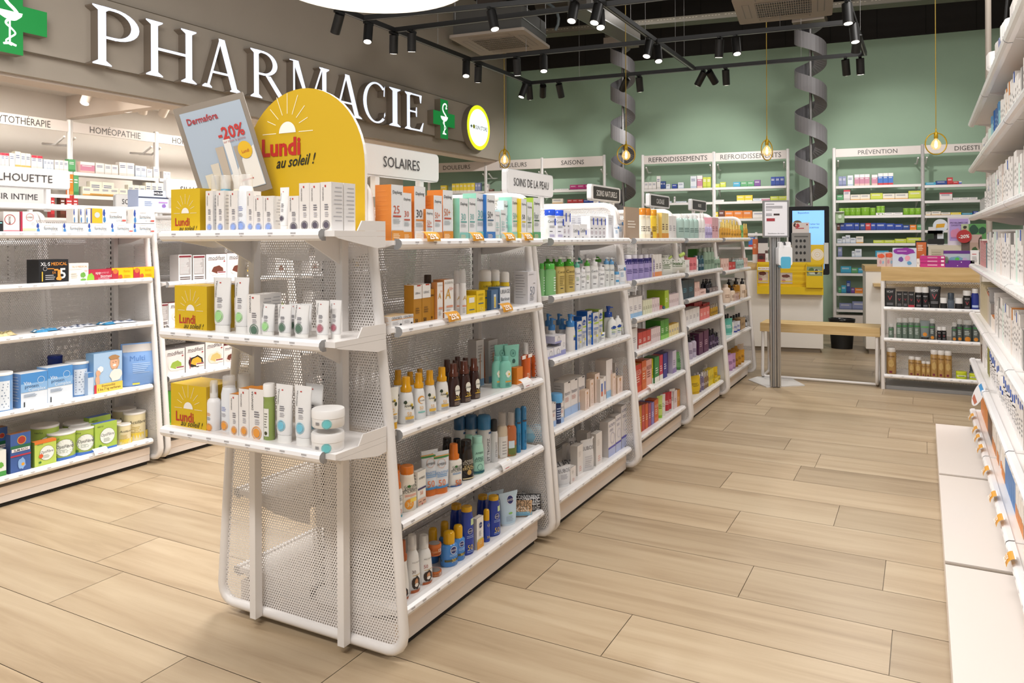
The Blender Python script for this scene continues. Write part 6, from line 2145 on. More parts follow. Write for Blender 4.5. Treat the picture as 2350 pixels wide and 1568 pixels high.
rows(.625, 'fourth shelf of third bay', cK, [('whtc', 160, 222, 290), ('redc', 232, 385, 340, 3, 2), ('pkfc', 388, 500, 290, 5), ('grnc', 502, 600, 190, 2, 1, 0, .1), ('ylwc', 602, 720, 250, 4)])
rows(.373, 'fifth shelf of third bay', cK, [('redd', 190, 272, 735), ('ornd', 278, 328, 680), ('pinkd', 330, 395, 670), ('yeld', 397, 432, 650, 1, 1, .01), ('grnd', 430, 484, 635), ('magd', 488, 528, 610), ('navd', 535, 580, 590), ('purd', 582, 642, 570, 1, 1, .03), ('fadp', 645, 690, 560), ('grnt', 695, 735, 560)])
rows(.13, 'bottom shelf of third bay', cK, [('ambs', 240, 274, 1220, 1, 2), ('reds', 278, 314, 1205, 1, 2), ('orgs', 318, 352, 1195, 1, 2), ('plums', 356, 388, 1190, 1, 2), ('vios', 392, 424, 1180, 1, 2), ('ornd', 428, 474, 1150), ('limt', 470, 510, 1090), ('whtt', 508, 545, 1070), ('redt', 545, 590, 1050), ('redt', 590, 622, 1040), ('whtt', 620, 660, 1005), ('pkfc', 662, 700, 1040), ('ambs', 702, 735, 1030)])
rows(1.264, 'top shelf of fourth bay', cJ, [('clrb', 835, 940, 280, 2), ('clrb', 850, 930, 270, 2, 1, .07), ('whtb', 945, 1020, 265, 2), ('lilb', 1030, 1112, 385, 3), ('pnkc', 1118, 1195, 310, 2), ('whtc', 760, 830, 290, 1, 1, .08)])
rows(1.025, 'second shelf of fourth bay', cJ, [('whtt', 755, 830, 820, 2), ('pnkt', 730, 800, 775, 2, 1, .06), ('pnkt', 835, 915, 790, 2), ('whtb', 915, 945, 770), ('navt', 945, 1010, 765, 2), ('sagt', 1015, 1130, 670, 3), ('grnc', 935, 1010, 690, 1, 1, .1), ('sagt', 1135, 1205, 780, 2)])
rows(.843, 'third shelf of fourth bay', cJ, [('teabk', 760, 905, 1070, 2, 1, .0, .08), ('pinb', 910, 970, 1090, 2), ('pinb', 972, 1045, 1180, 1), ('blkb', 1045, 1110, 1050, 2), ('gryb', 1090, 1200, 1160, 3)])
rows(.655, 'fourth shelf of fourth bay', cK, [('whtc', 800, 970, 70, 4), ('redb', 905, 1000, -20, 2, 1, .06), ('cora', 975, 1090, 50, 3), ('redb', 1010, 1090, -10, 2, 1, .05), ('ylgb', 1095, 1200, -10, 5)])
rows(.40, 'fifth shelf of fourth bay', cK, [('lilc', 825, 915, 370, 2), ('lilc', 870, 955, 310, 2, 1, .05), ('plum', 962, 1012, 345), ('plum', 1022, 1078, 315), ('drkj', 1080, 1140, 290, 2), ('drkj', 1140, 1210, 330, 3)])
rows(.12, 'bottom shelf of fourth bay', cK, [('yelt', 850, 945, 850, 1), ('vltb', 945, 1012, 820, 2), ('brnb', 1012, 1070, 800, 3), ('yelp', 1075, 1138, 790, 3), ('yelt', 1140, 1172, 740), ('mntp', 1150, 1215, 640, 1, 1, .04), ('yelp', 1150, 1222, 890, 2, 1, -.01, .02), ('whtb', 1025, 1140, 690, 3, 1, .08)])
rows(1.266, 'top shelf of fifth bay', cJ, [('ambo', 1212, 1330, 370, 4), ('ambo', 1230, 1440, 340, 5, 1, .07), ('ambo', 1330, 1460, 400, 4), ('grnt', 1462, 1485, 400), ('ambo', 1490, 1540, 385, 2)])
rows(.993, 'second shelf of fifth bay', cJ, [('pinb', 1225, 1320, 810, 3), ('redb', 1320, 1400, 850, 2), ('clrb', 1405, 1490, 800, 3), ('brnb', 1300, 1390, 790, 2, 1, .08), ('pinb', 1500, 1545, 800, 2)])
rows(.714, 'third shelf of fifth bay', cJ, [('crmb', 1235, 1320, 1110, 1), ('crmp', 1330, 1385, 1130, 1), ('amvp', 1370, 1440, 1035, 1), ('crmp', 1448, 1510, 1040), ('amvp', 1290, 1345, 1050, 1, 1, .08), ('pinb', 1385, 1450, 1230, 3), ('woodc', 1512, 1560, 1180, 2)])
rows(.43, 'fourth shelf of fifth bay', cK, [('tealt', 1275, 1340, 160, 1), ('whtt', 1345, 1372, 210), ('blut', 1372, 1440, 200, 2), ('blkt', 1330, 1460, 115, 4, 1, .06), ('woodc', 1465, 1518, 170), ('blkt', 1520, 1560, 130, 2), ('blkt', 1270, 1320, 110, 2, 1, .05)])
rows(.116, 'bottom shelf of fifth bay', cK, [('lilt', 1315, 1385, 590, 2), ('goldt', 1380, 1490, 560, 3), ('goldt', 1330, 1480, 500, 4, 1, .07)])

# ================================================================ MORE GOODS
cN, cO, cP, cM = (0, 400, 3.917), (0, 760, 3.563), (0, 340, 5.6), (1880, 420, 3.137)
FO = [('p', -.44, .72, .05, .30, '#2a4796', 2), ('p', -.42, .25, .06, .24, '#3f7ab0', 3), ('t', 'formoline', .05, .50, .15, '#3d4450', {'mw': .52}), ('l', -.22, .26, .36, .40, 1, '#4f8fb0'), ('t', 'L112', .2, .22, .09, '#5a5a64'), ('l', -.2, .25, .74, .84, 1, '#b8b4b0')]
S('form', 'box', 'slimming_tablet_carton', 'box', 'white tablet carton with blue wave', c='#efece8', s='#e3dfda', pr=FO)
S('formx', 'box', 'slimming_tablet_carton', 'box', 'white tablet carton with red tag', c='#efece8', s='#e3dfda', pr=FO + [('r', .32, .48, .16, .28, '#cc5650')])
S('fory', 'box', 'slimming_tablet_carton', 'box', 'upright orange yellow carton with pale clock', c='#e6ae28', s='#d89c1a', pr=[('o', .05, .55, .24, '#b9c2c6'), ('r', -.5, -.42, 0, 1, '#2a4796')])
S('forv', 'box', 'slimming_tablet_carton', 'box', 'upright pale carton', c='#ded9d2', s='#cfcac2', pr=[('p', -.3, .75, .12, .28, '#2a4796', 2), ('p', -.2, .2, .14, .24, '#3f7ab0', 3)])
S('biot', 'box', 'biotic_carton', 'box', 'pale pink carton with circle and vertical lettering', c='#e6dcd6', s='#cfc6c0', pr=[('q', -.1, .62, .34, '#a8404c'), ('t', 'BIOTIC', -.12, .6, .12, '#5a4a50', {'rot': 1, 'b': .02}), ('r', -.5, .5, 0, .12, '#c8848c')])
S('logi', 'box', 'biotic_carton', 'box', 'pale carton with crimson edge and round emblem', c='#e9e2dc', s='#b02c48', pr=[('r', -.5, -.38, 0, 1, '#b02c48'), ('q', .1, .74, .26, '#c8848c'), ('t', 'LOGIC', .1, .74, .10, '#5a4a50', {'b': .02}), ('q', .3, .42, .09, '#4a4a30'), ('r', -.38, .5, .1, .2, '#c8d0a0')])
S('blk1', 'box', 'food_supplement_carton', 'box', 'black carton cut by the photo edge', c='#16181c', s='#111', pr=[('r', -.4, .4, .8, .9, '#8accd0')])
S('xls', 'box', 'slimming_aid_carton', 'box', 'black carton with orange arrow and big 5', c='#191a1e', s='#0f1013', pr=[('t', 'XL·S', -.29, .82, .12, '#e8e8ea', {'b': .01}), ('t', 'MEDICAL', .18, .82, .11, '#e6943c', {'mw': .54, 'b': .01}), ('t', '5', .30, .42, .36, '#d8d8da', {'b': .02}), ('q', -.3, .62, .07, '#cfcfd2'), ('r', -.22, .0, .60, .63, '#e6943c'), ('r', 0, .14, .53, .60, '#e6943c'), ('r', .12, .22, .28, .56, '#e6943c'), ('p', .17, .2, .1, .1, '#e6943c', 2), ('t', '5X', .0, .45, .08, '#e6943c'), ('l', -.3, .1, .14, .38, 3, '#a8a8ac'), ('r', -.42, -.38, .1, .5, '#c8a83a')])
S('xlw', 'box', 'slimming_aid_carton', 'box', 'white carton with pale lettering and green arrow', c='#ece6de', s='#dcd6ce', pr=[('t', 'XL·S MEDICAL', .05, .82, .09, '#dca078', {'mw': .8}), ('l', -.5, .5, .66, .68, 1, '#9a948c'), ('p', .22, .36, .14, .16, '#6fa84a', 3), ('p', .22, .1, .16, .08, '#6fa84a', 5), ('t', 'TEA', .36, .58, .07, '#c8584c'), ('l', -.4, 0, .2, .5, 3, '#d0c8bc')])
S('appc', 'box', 'appetite_control_carton', 'box', 'red carton with green corner', c='#b52c44', s='#8f1f34', pr=[('p', -.42, .3, .18, .42, '#8fc23c', 4), ('t', 'app', -.1, .72, .12, '#f4e4e4'), ('t', 'control', .16, .72, .1, '#e0a0aa'), ('t', 'biomed', .25, .42, .12, '#f4e4e4'), ('l', -.1, .4, .1, .28, 2, '#e0a0aa')])
S('redf', 'box', 'slimming_capsule_carton', 'box', 'yellow carton with red left end', c='#f0bc10', s='#b02c3c', pr=[('r', -.5, -.2, 0, .8, '#b02c3c'), ('o', -.34, .72, .11, '#e8743a'), ('t', 'forte', .2, .74, .11, '#c89414'), ('p', -.1, .25, .1, .2, '#c8522c', 3), ('l', .05, .45, .15, .4, 3, '#c89414')])
S('sachb', 'flat', 'snack_bar_sachet', 'sachet', 'crumpled beige bar wrapper', c='#c9b88a', c3='#a3945e', seed=3)
S('sacht', 'flat', 'snack_bar_sachet', 'sachet', 'flat blue bar wrapper', c='#3a86b4', c3='#dce4ea', seed=5)
S('sachs', 'flat', 'snack_bar_sachet', 'sachet', 'flat silver and navy bar wrapper', c='#c9ccd4', c3='#4a5a78', seed=8)
VI = [('r', -.5, .5, .70, 1, '#4d8fd0'), ('r', -.5, .5, .45, .70, '#8ab6e2'), ('t', 'Vita', -.26, .72, .13, '#eef4fa'), ('t', 'protein', -.1, .62, .13, '#23406c', {'mw': .6}), ('t', 'Complex', .1, .52, .13, '#e4eef8'), ('q', .25, .76, .14, '#c8def2'), ('l', -.4, .2, .3, .4, 3, '#8a9ab0'), ('r', -.4, -.36, .02, .18, '#222')]
S('vitb', 'box', 'protein_powder_carton', 'box', 'blue to white protein powder carton', c='#dfe8f2', s='#7eaadb', t='#dfe4ea', sl='#e8eef4', pr=VI)
S('vitc', 'can', 'protein_powder_can', 'can', 'blue protein powder can with white lid', c='#6f9fd4', k='#e9e9e8', pr=[('r', -.2, .45, .05, .85, '#e0e8f0'), ('l', -.15, .4, .1, .8, 9, '#8a9ab0'), ('t', 'Vita', -.3, .6, .14, '#eef4fa')])
S('vitd', 'can', 'protein_powder_can', 'can', 'dark blue can lying at the back', c='#27408e', k='#1f3a9c', pr=[])
S('diet', 'box', 'diet_powder_carton', 'box', 'light blue carton picturing person in white robe', c='#a9c8e8', s='#7fa9d0', pr=[('p', .22, .72, .20, .20, '#c89f7a', 12), ('p', .22, .70, .15, .15, '#e0b090', 3), ('p', .22, .66, .07, .03, '#f6f0ec', 4), ('o', .17, .73, .014, '#3a2a20'), ('o', .27, .74, .014, '#3a2a20'), ('p', .26, .40, .24, .17, '#ece8e2', 5), ('p', .20, .86, .20, .06, '#b0865a', 6), ('p', -.28, .60, .12, .09, '#eef2f4', 7), ('p', -.36, .52, .1, .08, '#dcae8e', 8), ('p', -.38, .34, .08, .16, '#dcae8e', 9), ('r', -.5, .5, 0, .24, '#f0cc5a'), ('t', 'Eiweissdiät', .0, .19, .08, '#4a4030'), ('t', '5 bis 7 kg verlieren', .02, .11, .09, '#3a3020', {'mw': .8}), ('r', -.5, -.42, 0, .24, '#c8384a')])
S('dieb', 'box', 'diet_powder_carton', 'box', 'slim pale blue carton beside the diet carton', c='#c9d8e8', s='#a9c0da', pr=[('r', -.5, .5, .8, 1, '#4a84c4')])
S('bpou', 'pouch', 'bath_salt_pouch', 'pouch', 'standing light blue powder pouch with grey top', c='#7fa6dc', pr=[('r', -.45, .45, .80, .97, '#c9c4c0'), ('t', 'Multi', -.05, .66, .16, '#5a86c8'), ('l', -.2, .35, .3, .55, 6, '#a8c4ea'), ('r', -.2, 0, .04, .08, '#e8d84a')])
OP = [('q', .06, .5, .34, '#3a4a3a'), ('o', .06, .5, .33, '#ecefea'), ('t', 'OptiFibre', .06, .56, .13, '#33383a', {'mw': .58, 'sh': .15}), ('l', -.12, .24, .3, .44, 3, '#9aa89a'), ('p', -.26, .18, .07, .05, '#3f7a3a', 3), ('t', 'NESTLE', -.26, .88, .06, '#33383a')]
S('opcan', 'can', 'fibre_powder_can', 'can', 'light green fibre powder can with blue foot', c='#aec659', k='#dedcd8', c2=(0.0, .12, '#4a78c8'), pr=OP)
S('opbox', 'box', 'fibre_powder_carton', 'box', 'light green fibre carton with blue top', c='#a9c654', s='#8cab3c', t='#5a7ac0', pr=[('r', -.5, .5, 0, .1, '#4a78c8')] + OP)
S('oporg', 'box', 'fibre_powder_carton', 'box', 'low fibre carton with orange top', c='#bcd060', s='#7a9a3c', t='#e07a32', pr=[('r', -.5, .5, .9, 1, '#e07a32')] + OP + [('o', -.22, .42, .1, '#dd5f34')])
S('acti', 'can', 'fibre_powder_can', 'can', 'cream can fading to yellow with white lid', c='#e8dcb4', k='#e8e2da', pr=[('r', -.6, .6, 0, .3, '#e6c94a'), ('t', 'Actifibre', .05, .72, .16, '#3a3a34', {'sh': .15}), ('l', -.3, .35, .3, .55, 4, '#c8b060')])
S('slim', 'box', 'diet_tea_carton', 'box', 'tall blue carton with round red crest', c='#3f5f9e', s='#2c4476', t='#8a5a3a', pr=[('o', .05, .82, .22, '#a83a34'), ('q', .05, .82, .22, '#d8b04a'), ('r', -.5, .5, .62, .70, '#2c6a4a'), ('r', -.45, .45, .54, .62, '#e8e4e8'), ('t', 'SLIM-RICH', 0, .58, .11, '#2a2a3a', {'b': .02}), ('r', -.5, .5, .42, .46, '#b8384a'), ('p', .05, .22, .2, .16, '#8ab0e0', 3), ('o', .1, .2, .08, '#e6a43a')])
S('grbx', 'box', 'herbal_carton', 'box', 'white carton with green foot at the photo edge', c='#e9eae4', s='#d0d4c8', pr=[('r', -.5, .5, 0, .22, '#4a9a4a'), ('p', .1, .45, .25, .12, '#6fb04a', 3)])
MO = lambda c1, c2: [('t', 'modifast', .02, .86, .17, '#44343a', {'mw': .86}), ('r', -.42, .0, .765, .775, '#8a6a70'), ('p', .05, .38, .42, .24, c1, 3), ('p', .05, .40, .32, .16, c2, 4), ('r', .04, .46, .20, .32, '#efe0dc'), ('r', .06, .44, .27, .31, '#8a2c3c'), ('p', .38, .72, .05, .025, '#a8303c', 3)]
S('modc', 'box', 'shake_powder_carton', 'box', 'meal carton picturing brown drink', c='#ebe6e4', s='#b5afac', t='#7a2a34', pr=MO('#e0d8d2', '#6d3a2c'))
S('modg', 'box', 'soup_powder_carton', 'box', 'meal carton picturing green soup', c='#ebe6e4', s='#b5afac', t='#8a8280', pr=MO('#e8e8e0', '#9cb84a'))
S('mody', 'box', 'soup_powder_carton', 'box', 'meal carton picturing yellow noodles', c='#ebe6e4', s='#b5afac', t='#8a8280', pr=MO('#2c2a28', '#e0b03a') + [('r', -.3, -.27, .15, .6, '#a8303c')])
S('modn', 'box', 'soup_powder_carton', 'box', 'meal carton picturing pale noodles', c='#ebe6e4', s='#b5afac', t='#8a8280', pr=MO('#e4dcc8', '#d8c07a'))
S('modr', 'box', 'shake_powder_carton', 'box', 'meal carton showing its printed back', c='#e4dfdd', s='#b5afac', pr=[('r', -.46, .46, .90, .97, '#7a2a34'), ('r', -.42, .42, .26, .88, '#a9a4a4'), ('l', -.4, .38, .3, .86, 12, '#d8d4d4'), ('l', -.4, .4, .06, .2, 2, '#4a3a3c')])
S('exci', 'box', 'nail_treatment_display', 'box', 'blue grey carton with black bar', c='#b4bdd0', s='#9aa4bc', t='#c4ccd8', pr=[('r', .0, .3, .72, .98, '#22242c'), ('t', 'EXCILOR', .15, .85, .06, '#eeeef2', {'b': .02}), ('r', -.5, .5, .55, .62, '#33384a'), ('r', .16, .46, .30, .36, '#9a6aa8'), ('l', -.3, 0, .1, .4, 3, '#8a94ac'), ('p', .34, .14, .07, .12, '#7a5a9c', 3)])

L1 = lambda z, wh, cr: Row((-3.965, 0, 0), (0, 1, 0), z, wh, cr)
r = L1(1.342, 'top shelf of near left bay', cP)
r.put('blk1', -60, 36, 938, d=.04)
r.put('biot', 44, 250, 812, d=.03)
r.put('logi', 264, 462, 815, sx=262, d=.03)
r.put('form', 465, 800, 965, d=.05)
r.put('form', 806, 1124, 965, d=.05)
r.put('form', 1128, 1420, 965, d=.05)
r.put('formx', 1424, 1708, 965, d=.05)
r.put('formx', 1714, 1984, 965, d=.05)
zt = r.pt(1500, 968).z
W2 = 'upper row of near left bay'
r.put('formx', 1318, 1620, 783, d=.05, zb=zt, where=W2)
r.put('formx', 1714, 1984, 790, d=.05, zb=zt, where=W2)
r.put('fory', 1168, 1312, 772, d=.05, zb=zt, where=W2)
for a in (1100, 1026, 938):
    r.put('forv', a, a + 62, 780, d=.06, zb=zt, where=W2)
r = L1(1.081, 'second shelf of near left bay', cN)
r.put('xls', 350, 613, 770, sx=240)
r.put('xlw', 619, 795, 802, d=.07)
r.put('appc', 797, 1003, 858, d=.05)
r.put('redf', 1005, 1197, 846, d=.05)
r.put('redf', 1200, 1385, 836, d=.05)
r = L1(.828, 'third shelf of near left bay', cN)
for st, a, b, bk in (('sachb', -20, 110, .02), ('sachb', 40, 205, .06), ('sacht', 365, 470, .04), ('sacht', 455, 585, .07), ('sachs', 590, 800, .05), ('sachs', 760, 950, .09), ('sacht', 985, 1090, .07), ('sachs', 1080, 1300, .08)):
    p0, p1 = r.pt(a, 1400), r.pt(b, 1400)
    c = (p0 + p1) / 2
    c = Vector((c.x - bk - .02, c.y, r.z))
    place(st, Matrix.Translation(c) @ Matrix.Rotation(R(90 + (a * 7) % 30 - 15), 4, 'Z'), (p1 - p0).length, .022 if 'b' in st[-1] else .014, .09, r.where)
r = L1(.463, 'fourth shelf of near left bay', cO)
r.put('vitc', -70, 84, 335)
r.put('vitb', 170, 387, 355, sx=92)
r.put('vitb', 389, 593, 305, sx=300)
r.put('vitc', 548, 716, 245, back=.03)
r.put('vitd', 400, 500, 198, back=.2, d=.1)
r.put('dieb', 719, 765, 345, d=.05)
r.put('diet', 766, 998, 190, d=.07)
r.put('vitd', 925, 1022, 168, back=.1)
r.put('bpou', 1028, 1232, 95)
r = L1(.149, 'bottom shelf of near left bay', cO)
r.put('grbx', -70, 50, 995, d=.06)
r.put('slim', 85, 250, 852, sx=45)
r.put('slim', -40, 60, 800, back=.09, d=.05)
r.put('oporg', 282, 460, 915, sx=252)
r.put('opcan', 402, 597, 818)
r.put('opcan', 580, 764, 775)
r.put('opcan', 272, 462, 762, back=.08)
r.put('opcan', 532, 720, 742, back=.09)
r.put('opbox', 776, 956, 765, sx=742)
r.put('opbox', 730, 905, 715, back=.09, d=.05)
r.put('acti', 960, 1060, 757)
r.put('acti', 1020, 1176, 655, back=.02)
r.put('acti', 935, 1100, 628, back=.12)
r.put('acti', 900, 985, 735, back=.06)
W3 = ' of soup carton bay'
r = L1(1.048, 'second shelf' + W3, cN)
r.put('modr', 1605, 1722, 725, d=.08)
r.put('modr', 1735, 1842, 730, d=.08)
r.put('modc', 1853, 2036, 720, d=.08)
r.put('modc', 2040, 2220, 712, d=.08)
r = L1(.793, 'third shelf' + W3, cN)
r.put('modr', 1455, 1510, 1165, d=.08)
r.put('modc', 1515, 1700, 1160, d=.08)
r.put('modn', 1705, 1880, 1140, d=.08)
r = L1(.488, 'fourth shelf' + W3, cO)
r.put('modg', 1350, 1510, 160, d=.09, deep=2)
r.put('mody', 1518, 1672, 130, d=.09, deep=2)
r.put('modn', 1680, 1828, 92, d=.09, deep=2)
r = L1(.158, 'bottom shelf' + W3, cO)
r.put('grnc', 1345, 1400, 500, d=.08)
r.put('whtc', 1402, 1560, 560, d=.08)
r = Row((-4.19, 0, 0), (0, 1, 0), 1.50, 'top of left gondola', cP)
r.put('exci', 1778, 2165, 530, d=.1)
# goods inside the hidden left bays, glimpsed through the holes
for z in (1.048, .793, .488, .158):
    rr = random.Random(int(z * 1000))
    y = 3.52
    while y < 4.9:
        if y < 4.0 or y > 4.2:
            st = rr.choice(['modc', 'mody', 'modn', 'modg', 'whtc'])
            place(st, Matrix.Translation((-4.01, y, z)) @ Matrix.Rotation(R(90), 4, 'Z'), .09, .13, .08, 'seen through end display')
        y += rr.uniform(.10, .3)

# right hand shelving, from the far end to the near end: style, width, height, depth, how many
S('rgrt', 'bot', 'skincare_bottle', 'bottle', 'pale teal bottle with white cap', c='#b9dcd8', k='#efece8')
S('rdkg', 'bot', 'skincare_bottle', 'bottle', 'dark green bottle with white cap', c='#2c4a2c', k='#e9e6e2')
S('rbig', 'bot', 'lotion_bottle', 'bottle', 'big white bottle with wide cap', c='#eeebe8', k='#e9e5e2', ch=.3, cw=1.1, dr=.8, sh=.2, pr=[('r', -.3, .2, .6, .85, '#3a62c0'), ('l', -.3, .3, .2, .5, 5, GRY)])
S('rblu', 'box', 'skincare_carton', 'box', 'blue and white stacked carton', c='#4f8fd0', s='#e4ecf4', pr=[('r', -.5, .5, .6, .9, '#2a4fa4')])
S('rwht', 'box', 'skincare_carton', 'box', 'slim white carton with grey side print', c='#ece7e3', s='#dcd5d0', sl='#a39c98', pr=[('l', -.3, .3, .3, .8, 4, '#bdb8b4')])
S('rwhb', 'box', 'skincare_carton', 'box', 'white carton with blue corner', c='#ece7e3', s='#dcd5d0', sl='#a39c98', pr=[('r', 0, .5, .8, 1, '#3a62c0'), ('l', -.3, .3, .2, .6, 4, GRY)])
S('rnav', 'box', 'skincare_carton', 'box', 'tall navy blue carton', c='#27508e', s='#2f66ac', pr=[('l', -.3, .3, .2, .8, 5, '#9ab8dc')])
S('rteal', 'box', 'skincare_carton', 'box', 'tall light teal carton', c='#8cc4d0', s='#9fd0d8', pr=[('r', -.5, .5, .8, 1, '#3f86c0')])
S('rmin', 'box', 'skincare_carton', 'box', 'white and mint carton', c='#cfe6da', s='#e2ece4')
S('rorg', 'box', 'skincare_carton', 'box', 'white carton with orange edge', c='#e6ded6', s='#d88a3a')
S('rpin', 'box', 'make_up_carton', 'box', 'small rose pink carton', c='#c98a88', s='#b87a7c', sl='#e4b8b8', pr=[('l', -.3, .3, .2, .8, 5, '#e6bab8')])
S('rgrn', 'box', 'make_up_carton', 'box', 'dark teal edged carton', c='#4f7a80', s='#3a5a60')
S('rgry', 'box', 'skincare_carton', 'box', 'slim grey carton with dark side', c='#b5b2ae', s='#8f8b88', sl='#d8d4d0')
S('rbei', 'box', 'skincare_carton', 'box', 'beige olive carton', c='#c2b494', s='#b9aa8a', sl='#8a7a5a')
S('rgrr', 'box', 'skincare_carton', 'box', 'grey carton with black and red bands', c='#c8b8a6', s='#a8a4a2', sl='#d4d0cc', pr=[('r', -.5, .5, .92, .96, '#2a2a2c'), ('r', -.5, .5, .82, .90, '#c0603c')])
S('rlea', 'box', 'skincare_carton', 'box', 'white carton with orange panel', c='#eee6dc', s='#d8823a')
S('roli', 'bot', 'shampoo_bottle', 'bottle', 'big olive green bottle', c='#8c8a4a', k='#7a783c', ch=.12, dr=.8, sh=.1)
S('rlrp', 'bot', 'lotion_bottle', 'bottle', 'white lotion bottle with cobalt patch', c='#ece8e6', k='#efece9', ch=.14, cw=.6, dr=.8, sh=.12, pr=[('r', -.35, .2, .72, .92, '#2f5fc0'), ('r', -.35, .3, .60, .64, INK), ('l', -.35, .3, .2, .55, 8, GRY)])
S('rtub', 'tube', 'lotion_tube', 'tube', 'white lotion tube with cobalt patch', c='#ece8e6', k='#e4e0dd', pr=[('r', -.3, .1, .7, .85, '#2f5fc0'), ('l', -.3, .3, .3, .6, 5, GRY)])
S('rorb', 'box', 'sun_care_pack', 'box', 'orange and blue sun care pack', c='#e0862c', s='#3f74b4', t='#d8702c')
S('rora', 'box', 'sun_care_pack', 'box', 'orange brown sun care pack', c='#d9822f', s='#8a6a2c')
S('rbro', 'box', 'wooden_look_carton', 'box', 'dark brown carton', c='#5a3d26', s='#4a3020', sl='#9a7a58')
S('rsun', 'box', 'sun_cream_carton', 'box', 'slim white and orange sun cream carton', c='#ece4da', s='#e2dcd4', t='#e08a34', pr=[('r', -.5, .5, 0, .3, '#e08a34'), ('r', -.5, .5, .9, 1, '#e08a34')], sl='#c87a34')
S('rsut', 'tube', 'sun_cream_tube', 'tube', 'white sun tube with orange foot', c='#e9e6e2', k='#e07a1c', ch=.2, pr=[('r', -.4, .4, .8, .9, '#e08a34')])
S('rsbl', 'box', 'sun_cream_carton', 'box', 'tall blue sun care carton with light waves', c='#3a78b8', s='#3f7ab8', sl='#a8cce8', t='#8a9a4a')
WW = ('rwht', 'rwhb', 'rwht', 'rgry', 'rwht', 'rmin', 'rwhb', 'rwht', 'rorg')


def mix(n, h, d, seed):
    rd = random.Random(seed)
    return [(WW[(i * 5 + seed) % 9] if i % 2 else 'rwht', rd.choice((.035, .045, .055, .065)), h * rd.choice((.75, .9, 1, 1.05)), d, 1) for i in range(n)]


for z, lv, items in (
    (1.99, 'top shelf', [('rgrt', .05, .13, .03, 4), ('rwht', .05, .14, .04, 3), ('whtb', .05, .18, .04, 2), ('rdkg', .045, .19, .04, 3), ('whtb', .05, .21, .04, 1), ('rbig', .085, .26, .07, 2), ('rblu', .05, .12, .05, 4), ('rwht', .06, .22, .09, 3), ('rwhb', .05, .2, .06, 3), ('rbig', .08, .22, .07, 3)] + mix(8, .2, .08, 1)),
    (1.70, 'second shelf', mix(13, .14, .05, 2) + [('rmin', .06, .15, .06, 3), ('rteal', .06, .19, .06, 2), ('rnav', .055, .20, .06, 4), ('rteal', .05, .2, .05, 2), ('rwht', .05, .19, .06, 4), ('rorg', .05, .2, .09, 1)] + mix(12, .2, .08, 3)),
    (1.40, 'third shelf', [('rgry', .035, .10, .05, 10), ('rwht', .04, .13, .06, 3)] + mix(40, .19, .08, 4)),
    (1.095, 'fourth shelf', [('rpin', .05, .15, .05, 5), ('rpin', .05, .14, .05, 4), ('rgrn', .04, .14, .05, 2)] + mix(36, .19, .08, 5)),
    (.79, 'fifth shelf', [('rbei', .055, .2, .08, 7), ('rbei', .05, .18, .06, 3), ('rgrr', .06, .20, .08, 2), ('rgry', .05, .13, .06, 2), ('rlea', .07, .07, .08, 3)] + mix(24, .19, .09, 6)),
    (.50, 'sixth shelf', [('rbro', .07, .10, .1, 2), ('rwht', .05, .2, .07, 3), ('rtub', .06, .17, .04, 3), ('roli', .09, .24, .07, 2), ('rlrp', .07, .21, .05, 7), ('rbig', .09, .14, .08, 2), ('rlrp', .07, .2, .05, 7), ('rwhb', .06, .18, .06, 6)]),
    (.18, 'bottom shelf', [('rorb', .06, .20, .05, 3), ('rora', .07, .17, .06, 5), ('rbro', .1, .13, .1, 3), ('rsun', .04, .17, .05, 8), ('rsut', .06, .18, .04, 2), ('rsun', .05, .16, .05, 3), ('rsbl', .08, .19, .07, 5), ('rsun', .05, .17, .06, 7)])):
    y = 5.60
    for st, w_, h_, d_, n_ in items:
        for k in range(n_):
            for j in (4.45, 3.25):
                if y > j - .01 and y - w_ < j + .012:
                    y = j - .012
            if y < 2.5:
                break
            place(st, Matrix.Translation((.315 + d_ / 2, y - w_ / 2, z + .028)) @ Matrix.Rotation(R(-90), 4, 'Z'), w_, h_ * (1 - .04 * ((k * 7) % 3)), d_, lv + ' of right shelving')
            y -= w_ + .006
t = thing('shelf_talker', 'long oval white and blue leaflet hanging from a right hand rail', 'leaflet', (.245, 4.55, .50), 0)
t.rotation_euler = (0, R(48), R(-90) + R(20))
mb = MB()
mb.prism([(.038 * math.cos(a), 0, .10 * math.sin(a)) for a in np.linspace(0, 6.28, 25)[:-1]], (0, .0012, 0), '#ecebee')
mb.flat([(-.03, -.0006, .03), (.03, -.0006, .03), (.022, -.0006, .065), (-.022, -.0006, .065)], '#4a9ad8')
mb.flat([(-.018, -.0006, -.075), (.018, -.0006, -.075), (.024, -.0006, -.04), (-.024, -.0006, -.04)], '#c0705a')
obj('card', mb, t)

# discount tags clipped to rails


